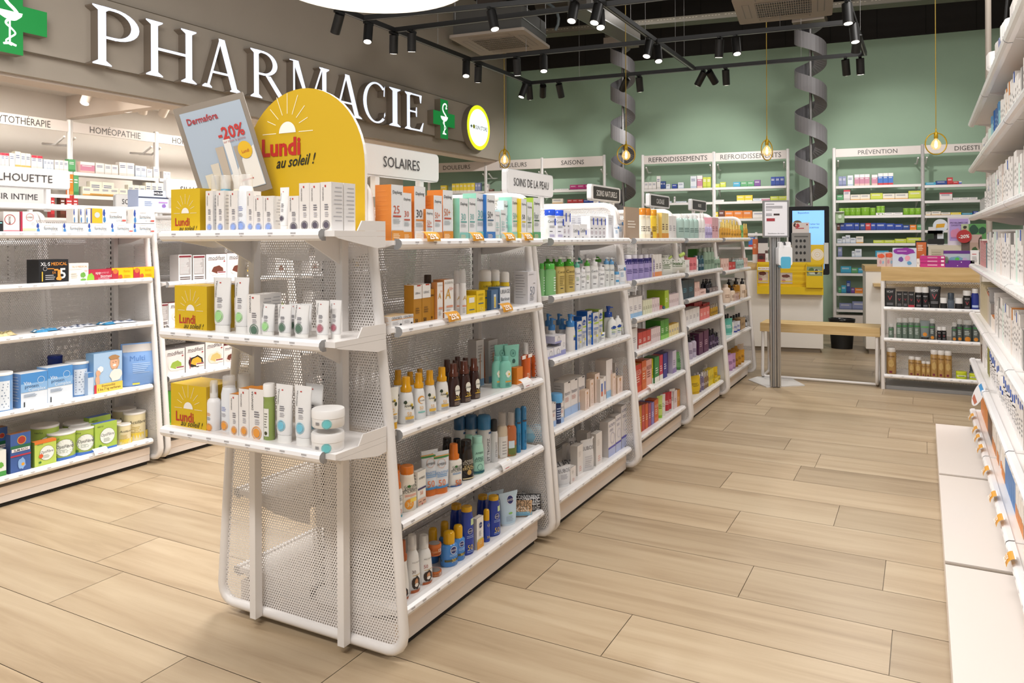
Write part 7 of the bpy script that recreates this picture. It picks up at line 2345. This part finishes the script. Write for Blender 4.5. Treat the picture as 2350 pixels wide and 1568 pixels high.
def rail_tag(x, y, z, lab, face=90, gold=True, w_=.078):
    t = thing('rail_tag', lab, 'tag', (x, y, z), R(face), 'tags clipped to price rails')
    mb = MB()
    n = 5
    key = '#dc9c2c' if gold else '#efedec'
    pts = [(-.004 - .024 * math.sin(i / n * 1.5), .034 * math.cos(i / n * 1.5)) for i in range(n + 1)]
    for i in range(n):
        mb.add([(-w_ / 2, pts[i][0], pts[i][1]), (w_ / 2, pts[i][0], pts[i][1]), (w_ / 2, pts[i + 1][0], pts[i + 1][1]), (-w_ / 2, pts[i + 1][0], pts[i + 1][1])], [(3, 2, 1, 0)], key)
    mb.add([(-w_ / 2, 0.0, .0348), (w_ / 2, .0, .0348), (w_ / 2, -.0045, .0343), (-w_ / 2, -.0045, .0343)], [(0, 1, 2, 3)], '#f2efec')
    if gold:
        put_text(mb, '25%', '#f6f0e4', (-.004, -.0262, .019), (1, 0, 0), (0, .55, .83), .021, .062, bold=.02)
        mb.box(-.004, -.0295, .002, .034, -.0285, .005, '#f2dcb0')
    else:
        mb.flat([(w_ * .2, -.018, .026), (w_ * .4, -.018, .026), (w_ * .4, -.014, .031), (w_ * .2, -.014, .031)], '#e2b83a')
        mb.box(-.02, -.0275, .008, .01, -.0265, .010, '#b8384a')
    obj('card', mb, t)


for k, (px, z, wh) in enumerate(((990, 1.296, 'first along the top rail of the sunscreen bay'), (1093, 1.296, 'second along the top rail of the sunscreen bay'), (1167, 1.296, 'third along the top rail of the sunscreen bay'), (1209, 1.296, 'fourth along the top rail of the sunscreen bay'), (1037, 1.023, 'nearer one on the second rail of the sunscreen bay'), (1160, 1.023, 'farther one on the second rail of the sunscreen bay'))):
    p = at(px, 600, x=-1.42)
    rail_tag(-1.436, p.y, z - .006, 'gold 25 percent discount tag, ' + wh)
for px, py, z, wh in ((1207, 884, .703, 'third rail of the sunscreen bay'), (1160, 1078, .418, 'fourth rail of the sunscreen bay'), (1495, 900, .401, 'fifth rail of the third bay')):
    rail_tag(-1.436, at(px, py, x=-1.42).y, z - .006, 'white information tag on the ' + wh, gold=False)
p = at(230, 1035, x=-3.93)
rail_tag(-3.945, p.y, .143, 'white information tag on the bottom rail of the near left bay', gold=False)
for k, y in enumerate((5.35, 5.0, 4.8, 4.57, 4.15, 3.75, 3.45, 3.05)):
    rail_tag(.268, y, .20, 'gold discount tag on the bottom right hand rail, %s from the far end' % ORD[k], -90)

# ---------------------------------------------------------------- green wall shelves
for k_, c_, s_, nm, kd in (('bgl', '#8a92b8', '#6a7298', 'grey blue', 'box'), ('bwb', '#dfe4ea', '#b8c4d4', 'white and blue', 'box'), ('bpk', '#c8849c', '#e0b8b0', 'pink and cream', 'box'), ('bbl', '#3f74c4', '#2a55a0', 'blue and white topped', 'box'),
                           ('bwr', '#e6dedc', '#c8c0bc', 'white with a red top', 'box'), ('blw', '#e6dfd0', '#cfc8b8', 'cream', 'box'), ('byg', '#c9d24a', '#a8b83a', 'yellow green', 'box'), ('bgn', '#86b83a', '#6a9a2c', 'lime green', 'can'),
                           ('bdb', '#24449c', '#1c3580', 'royal blue', 'box'), ('btb', '#3fa0c0', '#2c80a0', 'turquoise', 'box'), ('brd', '#c23a3c', '#982c30', 'red', 'box'), ('bor', '#e2812c', '#b85a20', 'orange', 'box'), ('bmg', '#b83078', '#8a2460', 'magenta', 'box'),
                           ('byw', '#e8d03a', '#c8b02c', 'yellow and white', 'box'), ('bpu', '#7a4a94', '#5f3878', 'purple', 'box'), ('bgr', '#5aa06a', '#3f8450', 'green', 'box'), ('bnv', '#2c4a8c', '#1f3870', 'dark blue', 'box'), ('bww', '#ebe6e2', '#d4cec8', 'plain white', 'box'), ('bbr', '#6a3a2c', '#54301f', 'brown', 'box')):
    S(k_, kd, 'medicine_can' if kd == 'can' else 'medicine_carton', 'box' if kd == 'box' else 'can', nm + (' medicine carton' if kd == 'box' else ' vitamin can'), c=c_, s=s_, k='#a8cc6a',
      pr=[('l', -.38, .3, .55, .8, 2, '#ebe8ea' if k_ not in ('bww', 'blw', 'bwb', 'bwr') else '#5a6488'), ('r', -.5, .5, 0, .16, {'blw': '#d8a45a', 'byw': '#f0ece0', 'bor': '#e8a04a', 'bbl': '#c8383c'}.get(k_, s_))] + ([('r', -.5, .5, .82, 1, '#c8384a')] if k_ == 'bwr' else []) + ([('r', -.5, .5, .72, 1, '#eeeae8')] if k_ in ('bbl', 'bpk') else []))


def wall_rows(crop, where, data, O=None, ex=None):
    for z, nm, items in data:
        r = Row(O or bw(0, .005), ex or BU, z + .002, nm + ' ' + where, crop)
        for it in items:
            st, a, b, y = it[:4]
            r.put(st, a, b, y, n=it[4] if len(it) > 4 else 1, d=.06)


m1 = (1900, 390, 5.27)
wall_rows(m1, 'of the PRÉVENTION bay', [
    (2.02, 'top shelf', [('bgl', 128, 222, 80, 2), ('bwb', 238, 303, 68), ('bpk', 320, 505, 57, 3), ('bpk', 530, 598, 60), ('bbl', 603, 790, 42, 3)]),
    (1.82, 'second shelf', [('bgr', 108, 186, 302), ('bwr', 190, 268, 242), ('blw', 272, 510, 300, 2), ('byg', 515, 662, 283), ('blw', 665, 808, 288), ('blw', 812, 970, 285), ('byg', 975, 1143, 255)]),
    (1.60, 'third shelf', [('bgn', 135, 395, 462, 4), ('bgn', 400, 505, 455), ('bgn', 512, 575, 460), ('bgn', 588, 685, 438, 2), ('bww', 580, 905, 520, 3), ('bgn', 912, 1125, 464, 3)]),
    (1.392, 'fourth shelf', [('bbr', 110, 146, 650), ('bdb', 150, 204, 645), ('bdb', 206, 318, 642), ('bdb', 322, 380, 642), ('bnv', 390, 452, 645), ('brd', 455, 518, 645), ('bdb', 520, 580, 643), ('bdb', 584, 702, 643), ('bdb', 705, 805, 648), ('bdb', 808, 905, 655), ('bnv', 908, 988, 668), ('bor', 992, 1070, 665), ('bgr', 1076, 1150, 663)]),
    (1.212, 'fifth shelf', [('bwb', 112, 168, 832), ('bwb', 172, 212, 806), ('bwb', 215, 268, 790), ('bwb', 272, 338, 822), ('blw', 342, 428, 805), ('byg', 550, 678, 850), ('byg', 682, 806, 850), ('byg', 810, 948, 835), ('byg', 952, 1140, 820)])])
wall_rows(cM, 'of the PRÉVENTION bay', [
    (1.02, 'sixth shelf', [('bgl', 135, 165, 462), ('bwb', 235, 256, 490), ('bwb', 258, 305, 476), ('btb', 405, 500, 488)]),
    (.79, 'seventh shelf', [('btb', 155, 230, 600), ('bgr', 232, 278, 612), ('btb', 280, 335, 612)]),
    (.508, 'eighth shelf', [('bgr', 138, 158, 750), ('btb', 160, 194, 738), ('bnv', 197, 225, 705), ('bpu', 230, 255, 755), ('bor', 257, 320, 757), ('bpu', 322, 345, 755)]),
    (.28, 'lowest shelf', [('bgl', 146, 235, 865), ('bgl', 238, 345, 853)])])
wall_rows((2120, 280, 4.9), 'of the DIGEST bay', [
    (2.0, 'top shelf', [('btb', 20, 135, 682), ('bnv', 138, 260, 664), ('brd', 264, 326, 625), ('brd', 328, 392, 668), ('bbl', 394, 426, 668)]),
    (1.79, 'second shelf', [('bwr', 180, 320, 797), ('bww', 326, 605, 852, 3)]),
    (1.59, 'third shelf', [('blw', 20, 80, 1010), ('blw', 86, 192, 1006), ('blw', 196, 298, 1018), ('byw', 302, 420, 1018), ('btb', 428, 546, 1024), ('bdb', 556, 612, 1004)])])
m3 = (1440, 330, 4.7)
wall_rows(m3, 'of the first REFROIDISSEMENTS bay', [
    (2.05, 'top shelf', [('bww', 182, 310, 415, 3), ('bww', 315, 355, 350), ('bnv', 357, 410, 406, 2), ('bwb', 415, 460, 436), ('bdb', 480, 536, 436), ('bwb', 546, 606, 418), ('bwb', 680, 744, 350), ('bpk', 750, 808, 345), ('byg', 812, 900, 362, 2)]),
    (1.835, 'second shelf', [('bwb', 440, 474, 620), ('bww', 500, 515, 570), ('bwb', 518, 635, 622, 3)])])
wall_rows(m3, 'of the second REFROIDISSEMENTS bay', [
    (2.05, 'top shelf', [('byg', 932, 996, 434), ('byg', 1000, 1060, 414), ('btb', 1140, 1216, 414), ('bgr', 1220, 1366, 408, 2), ('bpu', 1368, 1434, 392), ('bdb', 1546, 1694, 358, 3)]),
    (1.835, 'second shelf', [('bww', 940, 1040, 606), ('byw', 1178, 1350, 558, 2), ('bwb', 1355, 1445, 590), ('bpk', 1447, 1536, 588), ('byg', 1540, 1720, 568, 2)]),
    (1.58, 'third shelf', [('byw', 945, 978, 736), ('bbr', 985, 1045, 720), ('bor', 1048, 1346, 725, 3), ('bww', 1350, 1480, 732)]),
    (1.16, 'fifth shelf', [('bbl', 1305, 1370, 965), ('bww', 1375, 1400, 955)])])
m4 = (980, 320, 4.7)
wall_rows(m4, 'of the SAISONS bay', [(2.08, 'top shelf', [('bww', 1372, 1530, 536, 2), ('bmg', 1540, 1780, 492, 3)]), (1.863, 'second shelf', [('blw', 1350, 1465, 642), ('brd', 1512, 1685, 650, 3), ('bdb', 1688, 1862, 652, 3)])])
wall_rows(m4, 'of the near DOULEURS bay', [(2.09, 'top shelf', [('bww', 636, 664, 482), ('bbr', 668, 712, 538), ('bbr', 796, 832, 538)])])
wall_rows(m4, 'of the far DOULEURS bay', [(2.10, 'top shelf', [('byw', 146, 212, 498), ('byw', 268, 515, 478, 6), ('bgl', 518, 578, 470, 2)])])
wall_rows(cP, 'of the alcove shelving', [
    (2.0, 'top shelf', [('bwr', -40, 115, 55, 3), ('bww', 122, 190, 62), ('blw', 195, 265, 40), ('blw', 268, 395, 62, 2), ('bwr', 402, 548, 92, 2), ('bwb', 562, 690, 142, 3), ('bww', 702, 878, 150, 3), ('bgr', 880, 968, 140), ('bpk', 1032, 1216, 172), ('bww', 1230, 1340, 188), ('bww', 1345, 1520, 205, 2), ('bww', 1530, 1726, 178, 2), ('bwb', 1740, 1882, 224, 2), ('bww', 1886, 1960, 265), ('bww', 1972, 2044, 238), ('bww', 2100, 2190, 300, 2)]),  # cartons mostly white, imitating washed-out alcove light in their colour
    (1.765, 'second shelf', [('bor', 892, 942, 335), ('bgr', 946, 1010, 338), ('blw', 1060, 1640, 492, 5), ('blw', 1155, 1465, 425, 2), ('blw', 1645, 1868, 470, 3), ('blw', 1872, 2092, 440, 3)]),
    (1.53, 'third shelf', [('brd', 655, 700, 610), ('bbr', 776, 838, 602), ('brd', 850, 936, 606), ('brd', 942, 1002, 606)])], O=Vector((-7.575, 0, 0)), ex=(0, 1, 0))

# ================================================================ COUNTER GOODS
VC = [('t', 'VICHY', 0, .84, .24, '#d8d6d8', {'mw': .62}), ('t', 'V', 0, .5, .5, '#a83a44'), ('l', -.3, .3, .1, .24, 2, '#8a888c')]
S('vbox', 'box', 'men_skincare_carton', 'box', 'black carton with red V', c='#1c1b1d', s='#121113', pr=VC)
S('vbor', 'box', 'men_skincare_carton', 'box', 'small black carton with red foot', c='#1c1b1d', s='#121113', pr=VC[:2] + [('r', -.5, .5, 0, .18, '#a8303c')])
S('vbot', 'bot', 'men_skincare_bottle', 'bottle', 'black bottle with white cap and red V', c='#1c1b1d', k='#e4e2e0', ch=.26, cw=1.0, dr=.8, pr=VC)
S('vtub', 'tube', 'men_skincare_tube', 'tube', 'black tube with red V', c='#1a191b', k='#1a191b', pr=VC)
S('vjar', 'jar', 'men_skincare_jar', 'jar', 'black jar with white lid', c='#1c1b1d', k='#e8e6e4', ch=.5, dr=.8)
S('vsq', 'bot', 'cologne_bottle', 'bottle', 'grey square cologne bottle', c='#4a5460', k='#39434e', ch=.4, cw=.9, p=4, dr=.8)
S('vblu', 'bot', 'men_spray_bottle', 'bottle', 'royal blue bottle with white cap', c='#24348c', k='#e4e2e0', ch=.2, cw=.8, dr=.8, pr=[('r', -.4, .4, .15, .3, '#b8c8e8')])
S('hgr', 'aero', 'hair_spray_can', 'spray can', 'grey and green can with clear cap', c='#6a7a6e', k='~e4e4e2', ch=.24, pr=[('r', -.4, .4, .80, .88, '#3f8a4a'), ('l', -.3, .3, .3, .7, 4, '#c8d0cc')])
S('hgo', 'aero', 'hair_spray_can', 'spray can', 'grey can with orange star and clear cap', c='#59605e', k='~e4e4e2', ch=.24, pr=[('r', -.4, .4, .80, .88, '#3f8a4a'), ('o', 0, .16, .3, '#d88a2c'), ('l', -.3, .3, .4, .7, 3, '#c8d0cc')])
S('hgt', 'tube', 'hair_gel_tube', 'tube', 'grey tube with orange star', c='#7a8484', k='#2a2a2c', pr=[('r', -.4, .4, .6, .7, '#5aa05a'), ('o', 0, .18, .22, '#d88a2c')])
S('hgd', 'aero', 'hair_spray_can', 'spray can', 'golden brown hair spray can with white cap', c='#b08a50', k='#e6e2de', ch=.17, sh=.04, pr=[('t', 'Elnett', 0, .84, .24, '#5a3420', {'mw': .7}), ('p', 0, .5, .3, .2, '#c8a86a', 3), ('r', -.2, .1, .06, .16, '#7a2a3c')])
S('lim', 'jar', 'styling_cream_jar', 'jar', 'lime yellow jar', c='#c4d422', k='#d8de3a', ch=.25, dr=.7, pr=[('r', -.4, .4, .4, .7, '#e8ecc0'), ('r', -.3, .3, .45, .55, '#333')])
VR = lambda z, wh: Row((0, 7.31, 0), (1, 0, 0), z, wh + ' of oak topped counter', cM)
r = VR(.70, 'upper shelf')
for st, a, b, y in (('vbox', 470, 548, 760), ('vbox', 555, 599, 782), ('vbox', 602, 638, 782), ('vbor', 641, 685, 785), ('vbot', 690, 740, 748), ('vbot', 742, 786, 750), ('vtub', 790, 868, 745), ('vjar', 873, 917, 826), ('vsq', 926, 970, 792), ('vjar', 980, 1030, 828), ('vbot', 1038, 1090, 775), ('vblu', 1098, 1146, 762)):
    r.put(st, a, b, y)
r = VR(.435, 'middle shelf')
for st, a, b, y in (('hgr', 500, 535, 1013), ('hgr', 556, 596, 970), ('hgr', 598, 638, 970), ('hgr', 641, 682, 968), ('hgr', 684, 726, 970), ('hgt', 729, 792, 992), ('hgo', 795, 833, 975), ('vbot', 849, 880, 1035), ('vbot', 883, 914, 1035), ('hgo', 955, 990, 1002), ('hgo', 993, 1030, 980), ('hgo', 1036, 1098, 985), ('hgo', 1105, 1150, 980)):
    r.put(st, a, b, y)
r = VR(.125, 'lowest shelf')
for st, a, b, y in (('hgd', 487, 551, 1183), ('hgd', 644, 687, 1248), ('hgd', 690, 734, 1252), ('hgd', 736, 767, 1282), ('hgd', 769, 800, 1285), ('hgd', 803, 851, 1200), ('hgd', 853, 901, 1204), ('hgd', 903, 952, 1208), ('lim', 988, 1058, 1355), ('lim', 1085, 1142, 1372), ('vsq', 1085, 1150, 1310)):
    r.put(st, a, b, y, back=.05 if st == 'vsq' else 0)

S('blis', 'box', 'blister_pack', 'pack', 'clear pack with purple arched header and small toys', c='#c9d2e2', s='#b0b8c8', pr=[('p', 0, .82, .48, .2, '#8a2c9c', 3), ('l', -.3, .3, .8, .86, 1, '#f0d8f4'), ('p', -.15, .4, .12, .14, '#6a4a9c', 4), ('p', .12, .45, .12, .16, '#e8a0b4', 5), ('p', .2, .2, .1, .1, '#5a9ac8', 6)])
S('blir', 'box', 'blister_pack', 'pack', 'clear pack with orange red header leaning in a pile', c='#cfb8b4', s='#b8a09c', pr=[('p', 0, .78, .45, .18, '#dc5a34', 3), ('p', -.1, .35, .14, .16, '#c88a94', 4), ('p', .2, .3, .12, .14, '#8fb0c8', 5)])
S('magb', 'box', 'toothbrush_box', 'box', 'flat magenta box', c='#c22a80', s='#9c2068', pr=[('l', -.2, .2, .3, .7, 2, '#f4d0e4'), ('r', .34, .46, .3, .8, '#f4e0ec')])
S('purb', 'box', 'toothbrush_display', 'box', 'purple topped display of toothbrushes', c='#b9c4c8', s='#5a2c7a', t='#5a2c7a', pr=[('r', -.5, .5, .82, 1, '#5f2c80'), ('p', 0, .45, .3, .22, '#7aa8b8', 3), ('p', .02, .5, .1, .1, '#5ac04a', 4), ('p', .3, .4, .1, .2, '#c8b0c8', 5), ('p', -.38, .45, .08, .2, '#8aa080', 6)])
S('purt', 'box', 'gift_tin', 'box', 'flat purple tin with pearl clasp', c='#6a2a8c', s='#54206f', pr=[('o', 0, .5, .02, '#f0e8f4')])
S('whfl', 'box', 'leaflet_stack', 'leaflets', 'upright white leaflets with red heading', c='#e9e8ea', s='#dcdade', pr=[('r', -.3, .2, .76, .8, '#c8484c'), ('l', -.3, .3, .3, .66, 5, GRY)])
r = Row((0, 7.36, 0), (1, 0, 0), 1.043, 'oak topped counter', cM)
r.put('blir', 416, 478, 505, d=.03)
r.put('blir', 470, 540, 498, d=.03, back=.02)
r.put('blis', 528, 700, 468, d=.03)
r.put('whtc', 702, 722, 545, d=.04)
for k in range(3):
    r.put('magb', 726, 906, 575 - 25 * k, d=.12, zb=1.043 + .0335 * k, where=('lowest', 'middle', 'topmost')[k] + ' of its stack, oak topped counter')
r.put('purb', 895, 1085, 488, d=.08, back=.1)
r.put('purt', 908, 1085, 582, d=.12)
r.put('purt', 930, 1118, 558, d=.10, zb=1.073, where='lying on the lower tin, oak topped counter')
r.put('whfl', 1088, 1150, 485, d=.04)


def card(name, lab, cat, row, x0, x1, y0, y1, c, pr=(), d=.012, kind='box', **o):
    """upright flat item between picture rows y0 and y1 of a row's plane"""
    a, b = row.pt(x0, y0), row.pt(x1, y1)
    if abs(b.z - row.z) < .2:
        b.z = row.z
    w_, h_ = (b - a).dot(row.ex), a.z - b.z
    m_ = (a + b) / 2
    kk = 'card%d' % len(STY)
    S(kk, kind, name, cat, lab, c=c, pr=list(pr), seam=0, **o)
    m = Vector((m_.x, m_.y, b.z)) - row.n * d / 2
    rt = place(kk, Matrix.Translation(m) @ Matrix.Rotation(math.atan2(row.ex.y, row.ex.x), 4, 'Z'), w_, h_, d, '')
    PLACED.pop()
    tag(rt, lab, cat)
    return rt


b1 = Row(bw(0, 2.2), BU, .98, '', cM)
card('framed_notice', 'orange notice in a black frame beside the magenta boxes', 'notice', Row((0, 7.6, 0), (1, 0, 0), 1.04, '', cM), 692, 778, 416, 545, '#1c1a18', [('r', -.42, .42, .06, .94, '#c8662c'), ('l', -.3, .3, .6, .85, 4, '#f0d8c0'), ('r', -.42, .42, .06, .24, '#e4dcd4'), ('p', .15, .34, .2, .14, '#d8c8bc', 3)])
rb = Row((0, 9.58, 0), (1, 0, .0), .981, '', cM)
card('standing_poster', 'purple and pink digestive problems poster on the counter', 'poster', rb, 924, 1088, 250, 600, '#d9cfe0', [('r', -.42, .42, .52, .97, '#b59cd8'), ('t', 'PROBLEMES DE', 0, .89, .085, '#4a2c6a', {'b': .02}), ('t', 'DIGESTION ?', 0, .84, .085, '#4a2c6a', {'b': .02}), ('p', -.1, .66, .28, .12, '#d88ab0', 3), ('p', .28, .74, .12, .06, '#3a2a5a', 4), ('l', -.36, .3, .56, .6, 2, '#8a6ab0')])
card('advert_card', 'green card with two dark green hearts', 'poster', Row((0, 9.54, 0), (1, 0, 0), .981, '', cM), 1022, 1215, 296, 600, '#5a9a54', [('r', -.5, -.22, .68, 1, '#b8c49c'), ('p', -.36, .86, .08, .07, '#c89a7a', 4), ('p', -.36, .92, .08, .04, '#2c2420', 5), ('p', -.02, .86, .18, .12, '#1f4a34', 6), ('p', .30, .84, .16, .10, '#1f4a34', 7), ('r', -.5, .5, 0, .62, '#6a5a54')])
card('advert_card', 'photo card of a person looking over hills, below the green card', 'poster', Row((0, 9.52, 0), (1, 0, 0), .981, '', cM), 1084, 1172, 372, 600, '#b89c8c', [('r', -.5, .5, .75, 1, '#c8a8a0'), ('p', .4, .72, .2, .24, '#4a2f24', 3), ('p', -.1, .5, .3, .12, '#3a5a2c', 4), ('r', -.5, .5, 0, .45, '#26382c')])
t = thing('discount_disc', 'round red minus 20 percent sticker on the poster', 'sign', Row((0, 9.50, 0), (1, 0, 0), 1, '', cM).pt(1043, 385), 0)
obj('disc', MB().prism([(.07 * math.cos(a), 0, .07 * math.sin(a)) for a in np.linspace(0, 6.28, 33)[:-1]], (0, .004, 0), '#b52a2c'), t)
mb = MB()
put_text(mb, '-20%', '#f2ecea', (0, -.001, 0), (.99, 0, .1), (0, 0, 1), .036, .12, bold=.03)
obj('lettering', mb, t)
p = Row((0, 9.6, 0), (1, 0, 0), 1, '', cM).pt(872, 308)
t = thing('round_sign', 'round white sign with yellow pack picture above the receipt printer', 'sign', p, 0)
mb = MB().prism([(.072 * math.cos(a), 0, .072 * math.sin(a)) for a in np.linspace(0, 6.28, 33)[:-1]], (0, .008, 0), '#dfe6ee')
mb.flat([(-.045, -.001, -.024), (.036, -.001, -.018), (.045, -.001, .024), (-.036, -.001, .018)], '#e2a81c')
obj('disc', mb, t)
obj('stem', MB().box(-.03, 0, .981 - p.z, .03, .008, -.06, '#e4e8ee'), t)
pr_ = Row((0, 9.55, 0), (1, 0, 0), .981, '', cM)
card('cash_register_monitor', 'back of a white register monitor on the counter', 'monitor', pr_, 785, 1042, 448, 600, '#d8cfbc', [('r', -.42, -.05, .1, .8, '#c8bea8'), ('l', -.4, -.1, .2, .7, 5, '#a89e88')], d=.2)
a = pr_.pt(780, 352)
b = pr_.pt(902, 442)
t = thing('receipt_printer', 'black receipt printer on top of the register', 'printer', ((a.x + b.x) / 2, 9.66, b.z), 0)
w_ = (b.x - a.x) / 2
obj('base', MB().rbox(-w_, -.08, 0, w_, .08, .06, .012, 'black'), t)
obj('head', MB().rbox(-w_ * .98, -.09, .13, w_ * .8, .07, a.z - b.z, .02, '#151416'), t)
obj('neck', MB().box(-.02, -.03, .06, w_ * .7, .04, .13, 'black'), t)
obj('paper_slot', MB().box(-w_ * .9, -.0915, .15, -.0, -.09, .19, '#e0dede'), t)
# tall display by the right shelving
card('column_display', 'tall white display column with blue panel beside the shelf counter', 'display', Row((0, 6.75, 0), (1, 0, 0), .0, '', cM), 1172, 1240, 405, 1560, '#e4ddd4', [('r', -.38, .3, .30, .70, '#6aa0c4'), ('r', -.38, .3, .80, .93, '#5aa0d0'), ('l', -.3, .2, .56, .6, 2, '#e8f0f4'), ('p', 0, .48, .2, .03, '#f0f4f6', 3), ('l', -.3, .2, .84, .9, 2, '#a8d0e8')], d=.28)

# left counter goods
e9 = Vector((math.cos(R(9)), math.sin(R(9)), 0))
cR = (1680, 500, 5.596)
rc = Row(Vector((-1.68, 9.14, 0)), e9, 1.0, 'white counter with the leaflet rack', cR)
S('drb', 'box', 'herbal_carton', 'box', 'dark red and black carton', c='#5a1c1c', s='#3a1414', pr=[('r', -.5, .5, .1, .4, '#a83a2c'), ('p', 0, .6, .3, .2, '#2a1a14', 3)])
S('bro', 'aero', 'hand_cream_bottle', 'bottle', 'slim brown patterned bottle', c='#a08a70', k='#d8c8b4', ch=.3)
rc.put('drb', 326, 426, 458, d=.06)
rc.put('whtc', 428, 466, 458, d=.06)
rc.put('bro', 650, 768, 345, n=3)
card('eye_cosmetics_stand', 'clear grey display stand with rows of black hanging packs', 'display', rc, 765, 1012, 195, 565, '#8f8d8a', [('r', -.36, .36, .86, .9, '#5a5856')] + [('p', x_, z_, .07, .055, '#1c1b1d', 3) for z_ in (.12, .35, .55, .74) for x_ in (-.24, -.02, .18)], d=.12)
card('eye_cosmetics_header', 'white header card with reclining figure in red', 'card', Row(Vector((-1.68, 9.15, 0)), e9, 1, '', cR), 772, 990, 62, 198, '#ddd4d0', [('p', -.2, .7, .16, .22, '#b8343c', 3), ('p', -.34, .78, .1, .2, '#3a2420', 4), ('p', -.28, .74, .05, .12, '#dcb09a', 5), ('r', -.3, .2, .42, .5, '#b8343c'), ('o', .38, .8, .05, '#a8383c')])
t = card('sun_leaflet_holder', 'yellow and white round patterned leaflet in a clear holder', 'leaflets', rc, 1012, 1180, 345, 575, '#e4c22a', [('q', 0, .48, .48, '#f2eadc'), ('q', 0, .48, .40, '#f2eadc'), ('o', 0, .48, .34, '#ece4da'), ('q', 0, .48, .22, '#d8b83a'), ('l', -.12, .14, .46, .5, 1, '#b89a3a')])
card('leaflet_holder', 'empty clear plastic leaflet holder at the counter end', 'holder', rc, 1182, 1240, 322, 580, '#cfcfc9', [], d=.08)
rd_ = Row(Vector((-1.68, 9.07, 0)), e9, 1.0, '', cR)
S('mag', 'box', 'magazine', 'magazine', 'magazine with food photo in the yellow rack', c='#cfc4bc', s='#b8b0a8', seam=0, pr=[('p', 0, .7, .35, .16, '#6a3a30', 3), ('p', .1, .35, .3, .2, '#e0d4cc', 4), ('p', -.2, .25, .18, .14, '#b8748a', 5)])
S('magg', 'box', 'magazine', 'magazine', 'magazine with grey green garden photo', c='#8a9a7c', s='#b8b0a8', seam=0, pr=[('p', 0, .5, .4, .3, '#c8d0cc', 3), ('p', -.2, .7, .2, .2, '#4a6a3a', 4), ('p', .1, .5, .12, .3, '#4a4a4c', 5)])
for st, a, b, y0, y1, wh in (('mag', 322, 466, 660, 840, 'left pocket'), ('mag', 612, 775, 705, 850, 'middle pocket'), ('magg', 955, 1160, 625, 760, 'front side pocket')):
    p0, p1 = rd_.pt(a, y0), rd_.pt(b, y1)
    c = (p0 + p1) / 2
    c.z = p1.z
    if 'side' in wh:
        c -= Vector((-math.sin(R(9)), math.cos(R(9)), 0)) * .055
    place(st, Matrix.Translation(c) @ Matrix.Rotation(R(9), 4, 'Z'), (p1 - p0).dot(e9), p0.z - p1.z, .006, wh)
rs = Row(Vector((-1.30, 9.80, 0)), e9, .9, '', (1680, 440, 3.409))
a, b = rs.pt(440, 118), rs.pt(762, 560)
t = thing('info_screen', 'black framed standing screen with light blue picture behind the counter', 'screen', Vector(((a.x + b.x) / 2, (a.y + b.y) / 2, 0)), R(9))
w_ = (b - a).dot(e9) / 2
obj('bezel', MB().rbox(-w_, 0, .85, w_, .05, a.z, .02, 'black_gloss'), t)
obj('stand', MB().box(-w_ * .5, .01, .0, w_ * .5, .04, .85, 'black'), t)
mb = MB().flat([(-w_ * .80, -.001, .92), (w_ * .76, -.001, .92), (w_ * .76, -.001, a.z - .05), (-w_ * .80, -.001, a.z - .05)], '!7db4ee:.85')
mb.flat([(-w_ * .55 + .05 * math.cos(q), -.002, 1.47 + .035 * math.sin(q)) for q in np.linspace(0, 6.28, 17)[:-1]], '#7a6238')
for s_, z_, x_, sz in (('Bepanthen', a.z - .075, -.25, .022), ('Traiter les', 1.46, .25, .022), ('cicatrices', 1.42, .25, .022)):
    put_text(mb, s_, '#2c4a74', (w_ * x_, -.002, z_), (1, 0, 0), (0, 0, 1), sz)
obj('display', mb, t)
card('round_wobbler', 'pale green round wobbler clipped to the PRÉVENTION shelving', 'sign', Row(bw(0, .06), BU, 1.5, '', (1900, 390, 5.27)), 92, 200, 505, 615, '#a9c49a', [('p', 0, .6, .2, .2, '#e0eed8', 3), ('l', -.2, .2, .3, .4, 2, '#6a8a5c')], kind='can', d=.02, dr=.1)
card('orange_notice', 'orange and white poster behind the yellow rack counter', 'poster', Row(Vector((-1.68, 9.45, 0)), e9, 1.0, '', cR), 262, 334, 272, 445, '#c8642c', [('r', -.5, .5, 0, .35, '#d8d0cc'), ('l', -.3, .3, .6, .8, 3, '#f0d0b8')])
card('label_printer', 'black and white printer behind the yellow rack counter', 'printer', Row(Vector((-1.68, 9.4, 0)), e9, 1.0, '', cR), 335, 462, 262, 480, '#dcd6d2', [('r', -.5, .5, .8, 1, '#232226'), ('r', .2, .5, .1, .5, '#5a4038')], d=.2)
finish_labels()
